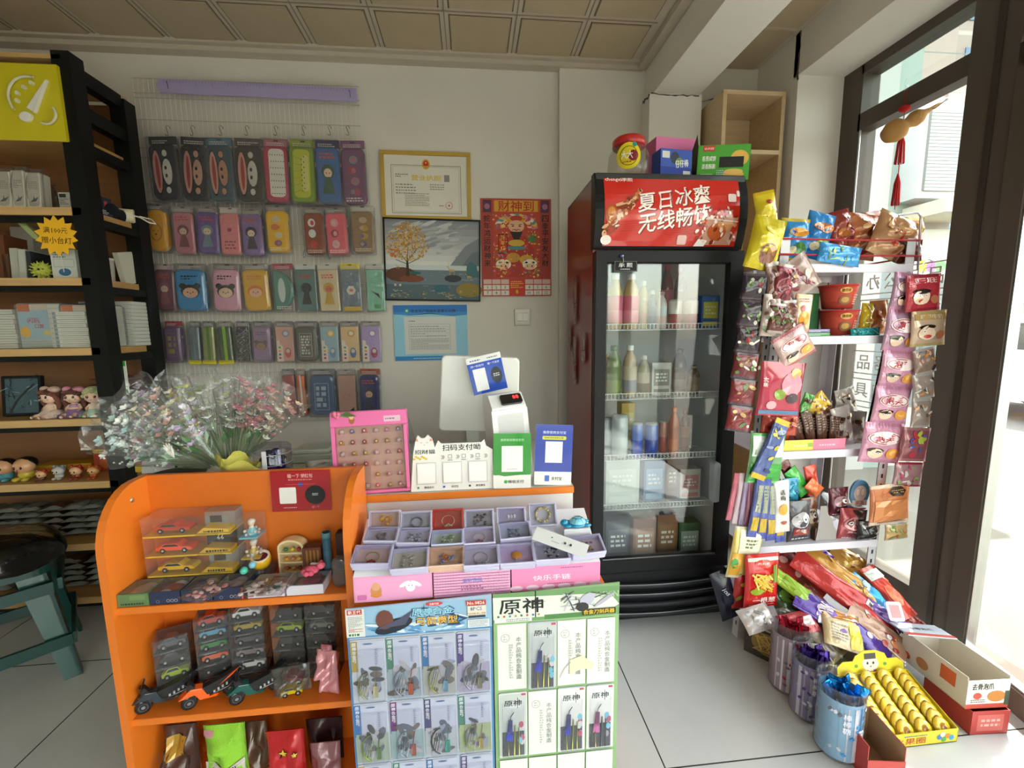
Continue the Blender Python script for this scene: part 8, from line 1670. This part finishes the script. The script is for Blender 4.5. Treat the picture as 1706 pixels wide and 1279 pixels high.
# ================================================================ boxes and cup pots on the floor by the door
def openbox(name,lab,x,y,rz,w,d,h,th,cols,fn=None,flap=None,front=1.0,fnside=None,z=.001,cat='carton',grp=None):
    t=thing(name,lab,cat,(x,y,z),(0,0,rz),grp); out,inn=cols; q=.002
    b=MB('paper'); hf=h*front
    b.box(-w/2,w/2,-d/2,-d/2+q,0,hf,out); b.box(-w/2,w/2,d/2-q,d/2,0,h,out); b.box(-w/2,-w/2+q,-d/2+q,d/2-q,0,h,out); b.box(w/2-q,w/2,-d/2+q,d/2-q,0,h,out); b.box(-w/2,w/2,-d/2,d/2,0,q,inn)
    b.plane(-d/2+q+.0008); 
    b.add([(-w/2+q,d/2-q-.0005,q),(w/2-q,d/2-q-.0005,q),(w/2-q,d/2-q-.0005,h),(-w/2+q,d/2-q-.0005,h)],[(0,1,2,3)],inn)
    for sx in(-1,1): X=sx*(w/2-q-.0005); b.add([(X,-d/2+q,q),(X,d/2-q,q),(X,d/2-q,h),(X,-d/2+q,h)],[(0,1,2,3)],inn)
    b.plane(-d/2); fn and fn(b,w,hf)
    if fnside: b.side(-w/2,-1); fnside(b,d,h)
    b.build('box',t)
    if flap:
        b=MB('paper'); flap(b,w,d,h); b.build('flap',t)
    return t
def potcup(lab,px0,px1,ytop,ybot,Y,col,c2,seed):
    a=at((px0+px1)/2,ybot,z=.001) ; x=at((px0+px1)/2,(ytop+ybot)/2,Y=Y).x; top=at((px0+px1)/2,ytop,Y=Y).z; r=(at(px1,ytop+30,Y=Y).x-at(px0,ytop+30,Y=Y).x)/2*.80; h=top
    t=thing('lolly_pot',lab,'sweet pot',(x,Y,.001),(0,0,0),'clear round pots on the floor')
    b=MB('clear'); b.lathe([(r*.92,0),(r,.008),(r,h*.97),(r*1.03,h*.98),(r*1.03,h)],'f6f4f8',30,False); b.lathe([(.001,.001),(r*.92,.001)],'f0f0f0',30,False); b.build('pot',t)
    b=MB('paper'); b.lathe([(r*.965,h*.05),(r*.965,h*.84)],c2,30,False)
    b.surf=lambda u,w,e:((r*.968+e)*math.sin(u/r),-(r*.968+e)*math.cos(u/r),w); b.ly=0
    rd=random.Random(seed)
    for i in range(9): uu=r*(-1.4+.32*i); b.rect(uu,uu+r*rd.uniform(.06,.2),h*.06,h*.8,rd.choice(('d0d0d8',col,'a8a4b4','e4e4ea',c2)))
    for i in range(26): b.dot(rd.uniform(-r*1.3,r*1.3),h*rd.uniform(.1,.8),r*.12,h*.02,rd.choice((col,'c8c4d0','6c6878','e0dce4')),8,rd.uniform(0,3))
    b.rect(r*.1,r*.42,h*.16,h*.5,'c4c0c4'); b.scrib(r*.13,r*.39,h*.18,h*.48,7,'6c6870',seed); b.text('棒棒糖',-r*.45,h*.68,.018,'e8e4ec',vertical=True); b.build('sleeve',t)
    for i in range(9):
        aa=i*2.4; q=r*.62*((i%3)+1)/3.2
        b=MB('foil'); b.M=Matrix.Translation((q*math.cos(aa),q*math.sin(aa),h*.70))@Matrix.Rotation(rd.uniform(-.3,.3),4,'X')@Matrix.Rotation(rd.uniform(-.3,.3),4,'Y')@Matrix.Rotation(aa,4,'Z'); b.pouch(.034,h*.27,.014,col,col,nx=4,nz=5,wr=1.5,seed=i); 
        b.k='foil'; b.build('sweet',t)
potcup('clear pot of red wrapped lollies, furthest from the camera',1281,1347,1032,1172,1.20,'a8283c','a08890',1)
potcup('clear pot of purple wrapped lollies, in the middle',1316,1382,1080,1222,1.10,'48307c','7c7498',2)
potcup('clear pot of bright blue wrapped lollies, nearest the camera',1358,1434,1132,1290,.985,'2888cc','88b8d4',3)
# dark printed box at the rack foot
p=at(1262,1118,z=0)
openbox('snack_carton','open carton with dark noodle print beside the rack foot',1.06,1.33,-52,.15,.08,.12,0,('4c4438','c8c0b4'),lambda b,w,h:(b.rect(-w/2,w/2,0,h,'3c342c'),b.dot(0,h*.5,w*.35,h*.36,'8c7440',14),*[b.line([(w*rd.uniform(-.35,.35),h*rd.uniform(.15,.85)),(w*rd.uniform(-.35,.35),h*rd.uniform(.15,.85))],.004,rd.choice(('c0a050','d8bc70','6c5028'))) for rd in [random.Random(q) for q in range(30)]],b.rect(-w/2,w/2,h*.94,h,'d0ccc4')),cat='carton')
# long white carton lying behind the yellow tray
c1=at(1418,1102,z=0)
openbox('snack_carton','long white carton with pale print holding part of the heap',1.425,1.325,8,.21,.14,.055,0,('c8c4bc','b8b4ac'),lambda b,w,h:(b.scrib(-w*.1,w*.1,h*.55,h*.8,1,'a8886c',3),b.scrib(w*.1,w*.42,h*.2,h*.5,2,'a8a49c',5)),front=.9)
openbox('snack_carton','white carton with a curved torn flap behind the blue pot',1.10,1.185,-20,.08,.08,.13,0,('d4d0c4','c8c4b8'),lambda b,w,h:(b.dot(w*.2,h*.6,.012,.02,'d87850'),b.dot(w*.26,h*.3,.008,.02,'e0a080')),flap=lambda b,w,d,h:b.add([(-w/2,-d/2,h),(w/2,-d/2,h),(w*.4,-d*.8,h+.02),(0,-d*.95,h+.03),(-w*.4,-d*.8,h+.015)],[(0,1,2,3,4),(4,3,2,1,0)],'d8d4c8'))
TX,TY,TR=1.245,1.042,0
t=thing('wafer_tray','yellow display carton with a cartoon bear face card and colourful front','carton',(TX,TY,.001),(0,0,-TR))
b=MB('paper'); w,d=.242,.155; hf,hb=.042,.098; q=.002
b.box(-w/2,w/2,-d/2,-d/2+q,0,hf,'d8c838'); b.box(-w/2,w/2,d/2-q,d/2,0,hb,'d8c42c'); b.box(-w/2,w/2,-d/2,d/2,0,.002,'d0b828')
for sx in(-1,1):
    X=sx*w/2; b.hexa([(X-.001,-d/2,0),(X+.001,-d/2,0),(X+.001,d/2,0),(X-.001,d/2,0),(X-.001,-d/2,hf),(X+.001,-d/2,hf),(X+.001,d/2,hb),(X-.001,d/2,hb)],'d8c42c')
b.plane(-d/2); b.text('水果圈',-w*.12,hf*.42,.020,'b84c30',width=w*.4); b.scrib(-w*.2,w*.1,hf*.72,hf*.86,1,'4c68a8',3)
for i,(c,u,z) in enumerate((('4878c0',.26,.5),('58a048',.32,.3),('d88838',.37,.55),('3c98c8',.42,.4),('e0d8c8',.3,.7))): b.dot(w*u,hf*z,.008,.008,c)
b.build('carton',t)
b=MB('paper'); b.M=Matrix.Translation((0,d/2+.001,hb-.01))@Matrix.Rotation(R(-12),4,'X'); P=[(-.115,0),(.115,0),(.115,.03),(.095,.045),(.06,.045),(.052,.062),(.02,.074),(-.02,.074),(-.05,.06),(-.06,.045),(-.095,.045),(-.115,.03)]
b.slab(P,-.001,.001,'d8c828'); b.plane(-.001); b.dot(0,.034,.028,.024,'e0d0c0'); b.rect(-.02,.02,.048,.066,'484440')
for sx in(-1,1): b.dot(sx*.01,.036,.0035,.0042,'2c2420'); b.dot(sx*.05,.03,.006,.005,'5c9838')
b.dot(0,.026,.003,.002,'a84838'); b.text('夹心圈',0,.010,.012,'a83824'); b.build('back_card',t)
k=0
for c in range(4):
    for r in range(8):
        y=d/2-.018-r*.0172; zz_=.030+.062*(1-r/8); x=-w*.36+c*w*.24
        b=MB('gloss'); b.M=Matrix.Rotation(R(58),4,'X'); b.lathe([(.010,-.0065),(.0215,-.0055),(.024,0),(.0215,.0055),(.010,.0065),(.005,.004)],['d0a828','d8b830','e0c040','d8b830','a06c28'],14); b.dot(0,0,.001,.001,'a06c28')
        o=single(b,'gold_wafer','round gold wrapped wafer, %s in the %s column of the yellow tray'%(('backmost','second from back','third from back','fourth from back','fourth from front','third from front','second from front','frontmost')[r],('first','second','third','fourth')[c]),'wafer',tuple(Matrix.Rotation(R(-TR),4,'Z')@Vector((x,y,zz_))+Vector((TX,TY,0))),(0,0,-TR),'gold wafers in the yellow tray')
# white and red carton on the right
def fw(b,w,h): b.rect(-w/2,w/2,0,h*.16,'b84838'); b.text('去骨泡爪',-w*.14,h*.78,.020,'2c2420',width=w*.5); b.dot(w*.2,h*.42,w*.22,h*.2,'b87838',12); b.dot(-w*.25,h*.45,w*.1,h*.12,'c04838',10); b.scrib(-w*.4,-w*.05,h*.2,h*.34,2,'7c746c',3); b.rect(w*.4,w*.5,h*.1,h*.6,'3c4838')
cx,cy=1.47,1.09
p=at(1595,1235,z=0)
CX,CY=1.487,1.055
t=openbox('snack_carton','red carton with a white printed panel, beneath the white open carton',CX,CY-.01,-3,.115,.14,.075,0,('b03c38','a83838'),lambda b,w,h:(b.rect(-w*.35,w*.35,h*.15,h*.85,'c86058'),b.scrib(-w*.25,w*.25,h*.3,h*.7,2,'d8a8a0',3)))
t=openbox('snack_carton','tall white open carton printed with red roast snacks, on the red carton',CX-.004,CY+.03,-3,.130,.20,.10,0,('d4d0c8','d8d0c0'),fw,fnside=lambda b,d,h:(b.rect(d*.12,d*.34,h*.4,h*.85,'c85c38'),b.dot(-d*.15,h*.35,d*.1,h*.18,'b88050',12),b.dot(-d*.4,h*.25,d*.06,h*.12,'c04c38',10)),front=.9,z=.0775)
b=MB('paper'); b.box(-.07,.07,-.045,.045,0,.004,'c8d0dc',.001); b.top(.004); b.text('去骨泡爪',0,.005,.016,'3c4048',width=.07); b.rect(-.07,.07,-.045,-.028,'d05c4c'); single(b,'lid_card','pale blue and red lid card lying on the back of the white carton','card',(CX-.012,CY+.12,.1795),(-12,0,-14))
b=MB('paper'); b.slab(rrect(.05,.06,.008),-.001,.001,'d8d4d8'); b.rect(-.016,.016,-.02,.02,'d88c90'); single(b,'tag_card','small white card with a pink square behind the lid card','card',(CX-.055,CY+.175,.215),(-30,0,-10))
carton('snack_bar','pink and brown bar lying inside the white carton','snack bar',CX-.02,CY-.02,.0815,.035,.13,.02,'b87c70',rz=22,top=lambda b,w,d:b.rect(-w*.2,w*.2,-d*.3,d*.3,'2c2420'))
# small red open carton in front
t=openbox('snack_carton','small red open carton with a black lettered front, nearest the camera',1.062,.945,-8,.095,.125,.105,0,('b83c38','a88058'),lambda b,w,h:(b.rect(-w/2,w/2,h*.0,h,'c04c44'),b.text('香辣豆干',w*.06,h*.55,.018,'2c1c18',width=w*.5),b.rect(-w*.3,w*.45,0,h*.3,'c8b088')),fnside=lambda b,d,h:(b.text('豆干',0,h*.6,.022,'2c1814'),b.dot(-d*.2,h*.5,.008,.02,'e0d0c0')),front=.62)
# ================================================================ outside
def xz(px,py,Y): p=at(px,py,Y=Y); return p.x,p.z
NY=3.3
t=thing('neighbour_building','pale neighbouring shop building with a louvred cabinet, seen through the window','building',(3.4,NY,-.04)); NO=(3.4,NY,-.04)
def nb(nm,x0,x1,y0,y1,z0,z1,c,k='paper',par=None):
    b=at0(MB(k),NO); b.box(x0,x1,y0,y1,z0,z1,c); return b.build(nm,par or t)
xa=xz(1444,300,NY)[0]; xb=xz(1474,300,NY)[0]; xc=xz(1514,300,NY)[0]; xd=xz(1590,300,NY)[0]
zT=xz(1550,160,NY)[1]
nb('corner_wall',1.9,xb,NY-.05,NY+.6,-.04,6,'9c9c98'); nb('green_pilaster',xb,xc,NY-.02,NY+.6,-.04,6,'84908a')
b=at0(MB('paper'),NO); b.box(xc,xd,NY,NY+.6,-.04,zT,'a8a6a0'); b.plane(NY); 
for i in range(14): b.rect(xc,xd,.2+i*.28,.21+i*.28,'7c7a76')
b.build('tiled_wall',t)
la=xz(1524,180,NY-.1); lb=xz(1586,336,NY-.1)
b=at0(MB('plastic'),NO); b.box(la[0],lb[0],NY-.18,NY-.001,lb[1],la[1],'b8babc'); fr=b.build('louvre_cabinet',t)
b=at0(MB('plastic'),NO)
n=24
for i in range(n):
    z=lb[1]+.05+(la[1]-lb[1]-.1)*i/n; b.hexa([(la[0]+.04,NY-.2,z),(lb[0]-.04,NY-.2,z),(lb[0]-.04,NY-.181,z+.01),(la[0]+.04,NY-.181,z+.01),(la[0]+.04,NY-.2,z+.022),(lb[0]-.04,NY-.2,z+.022),(lb[0]-.04,NY-.181,z+.035),(la[0]+.04,NY-.181,z+.035)],'80827f')
b.build('slats',fr)
nb('ledge',xc-.05,xd+.1,NY-.35,NY,lb[1]-.14,lb[1]-.04,'c8c4b4')
nb('shop_window',xc-.9,xd+.05,NY-.03,NY,.5,lb[1]-.5,'5c686c','plastic')
b=at0(MB('paper'),NO); px_,pz_=xz(1552,425,NY-.05); b.box(px_-.16,px_+.16,NY-.06,NY-.035,pz_-.2,pz_+.2,'b8bab4'); b.plane(NY-.06)
for i in range(3): b.dot(px_-.08+.08*i,pz_-.09,.05,.05,('d8c838','a86cb8','6cb068')[i])
b.build('poster',t)
# distant tower
TY_=22; tx0=xz(1586,150,TY_)[0]; tx1=tx0+9
t2=thing('apartment_tower','tall pinkish apartment tower with blue windows behind the street','building',((tx0+tx1)/2,TY_+3,-.3)); TO=((tx0+tx1)/2,TY_+3,-.3)
b=at0(MB('paper'),TO); b.box(tx0,tx1,TY_,TY_+7,-.3,26,'a08c84'); b.plane(TY_)
for i in range(9): b.rect(tx0,tx1,1.5+i*2.9,1.7+i*2.9,'b8a8a0')
b.build('wall',t2)
for i in range(8):
    for j in range(4):
        b=at0(MB('plastic'),TO); b.box(tx0+.5+j*2.2,tx0+1.9+j*2.2,TY_-.05,TY_-.01,2.2+i*2.9,3.8+i*2.9,'4c6c8c'); b.build('window',t2)
# parked car
t=thing('parked_car','white parked car in the street, seen through the door glass','car',(8.2,4.9,-.16),(0,0,80))
b=MB('gloss'); P=[(-2.1,.3),(2.1,.3),(2.15,.6),(2.0,.85),(1.1,.98),(.55,1.4),(-1.1,1.42),(-1.8,1.0),(-2.12,.9)]; b.slab(P,-.85,.85,'b8bcc0',.06); b.build('body',t)
b=MB('glass'); b.k='gloss'; b.plane(-.86); b.dpoly([(1.0,.98),(.52,1.34),(-1.05,1.36),(-1.6,1.0)],'20282e'); b.surf=lambda u,w,e:(u,.86+e,w); b.dpoly([(1.0,.98),(.52,1.34),(-1.05,1.36),(-1.6,1.0)],'20282e'); b.build('side_windows',t)
for sx in(-1.35,1.3):
    for sy in(-.86,.70): b=MB('black'); b.slab(ell(sx,.32,.32,.32,24),sy,sy+.18,'1c1c1e',.02); b.plane(sy); b.dot(sx,.32,.18,.18,'909498'); b.build('wheel',t)
# lettering stuck on the shop window panes
def sticker(lab,py0,rows,px0,ht,X=1.737,bold=True):
    p=at(px0,py0,x=X); t=thing('window_lettering',lab,'window sticker',(X,p.y,p.z))
    b=MB('plastic'); b.surf=lambda u,w,e:(-.0005-e,u,w); b.ly=0
    for i,tx in enumerate(rows):
        z=-i*ht*2.0
        for j,ch in enumerate(tx): b.text(ch,-(j+.5)*ht*1.35,z,ht,'e8e8e4')
        L=len(tx)*ht*1.35+ht*.3; P=[(ht*.15,z-ht*.8),(ht*.15,z+ht*.8),(-L,z+ht*.8),(-L,z-ht*.8),(ht*.15,z-ht*.8)]; b.line(P,ht*.09,'e8e8e4')
    b.build('letters',t)
sticker('white boxed lettering on the window above the noodle bowls',472,['办公用品','日用百货'],1440,.062)
sticker('white boxed lettering on the window beside the puff strip',602,['品器','具用','品具'],1425,.062)
t=thing('door_sticker','pair of rounded outline stickers on the door glass','door sticker',(0,0,0)); t.parent=None
dd=bpy.data.objects['door_1']; t.matrix_world=Matrix.Identity(4); t.location=dd.location; t.rotation_euler=dd.rotation_euler
b=MB('plastic'); b.surf=lambda u,w,e:(u,-.0055-e,w); b.ly=0
for z in(1.06,.96): b.line([(.24+.045*math.cos(a*PI/8),z+.035*math.sin(a*PI/8)) for a in range(17)],.008,'e8e8e4')
b.build('outline',t)
# gourd charm hanging in the window
g=at(1512,205,x=1.66); 
t=thing('gourd_charm','dried gourd hanging aslant in the window','ornament',tuple(g))
b=MB('cloth'); b.M=Matrix.Rotation(R(58),4,'Y')@Matrix.Rotation(R(15),4,'X'); 
b.lathe([(.004,-.085),(.026,-.08),(.040,-.055),(.038,-.028),(.018,-.006),(.020,.006),(.028,.022),(.026,.042),(.013,.060),(.007,.080),(.005,.105),(.003,.118)],'b88a50',20); b.build('gourd',t)
t2_=at(1578,165,x=1.69); d_=t2_-g
b=MB('cloth'); st=Vector((.098,.03,.06)); b.tube([st,(st+d_)/2+Vector((.0,0,-.01)),d_],[.003,.0018,.0015],'5c4a34',5); b.build('stem',t)
u_=at(1510,150,x=1.69)
t=thing('red_tassel','red knotted string with two red tassels hanging from the window frame','ornament',tuple(u_))
def tas(z0,L,r): 
    b=MB('cloth')
    for i in range(12): a=i*.55; b.tube([(0,0,z0),(r*.7*math.cos(a),r*.5*math.sin(a),z0-L*.3),(r*math.cos(a),r*.7*math.sin(a),z0-L)],.0022,'b81c1c',4)
    b.build('tassel',t)
zt=lambda py:at(1505,py,x=1.69).z-u_.z
b=MB('cloth'); b.tube([(0,0,0),(.002,0,zt(230)),(0,0,zt(345))],.0015,'b01818',5); b.ball((.0,0,zt(182)),(.022,.018,.012),'b82020',10,6); b.ball((0,0,zt(205)),(.008,.008,.008),'b82020',8,5); b.build('string',t)
tas(zt(222),zt(222)-zt(270),.017); tas(zt(286),zt(286)-zt(338),.014)
b=MB('clear'); b.ball((0,0,0),(.012,.003,.012),'f0f0f0',10,6); single(b,'suction_hook','clear suction hook on the window frame above the red tassel','hook',(1.688,u_.y,u_.z+.008)); 
b=MB('clear'); b.ball((0,0,0),(.012,.003,.012),'f0f0f0',10,6); single(b,'suction_hook','clear suction hook on the window frame at the gourd stem','hook',(1.688,t2_.y,t2_.z+.004))
# crumbled plaster marks at the pillar edge and cracks are part of the wall surfaces
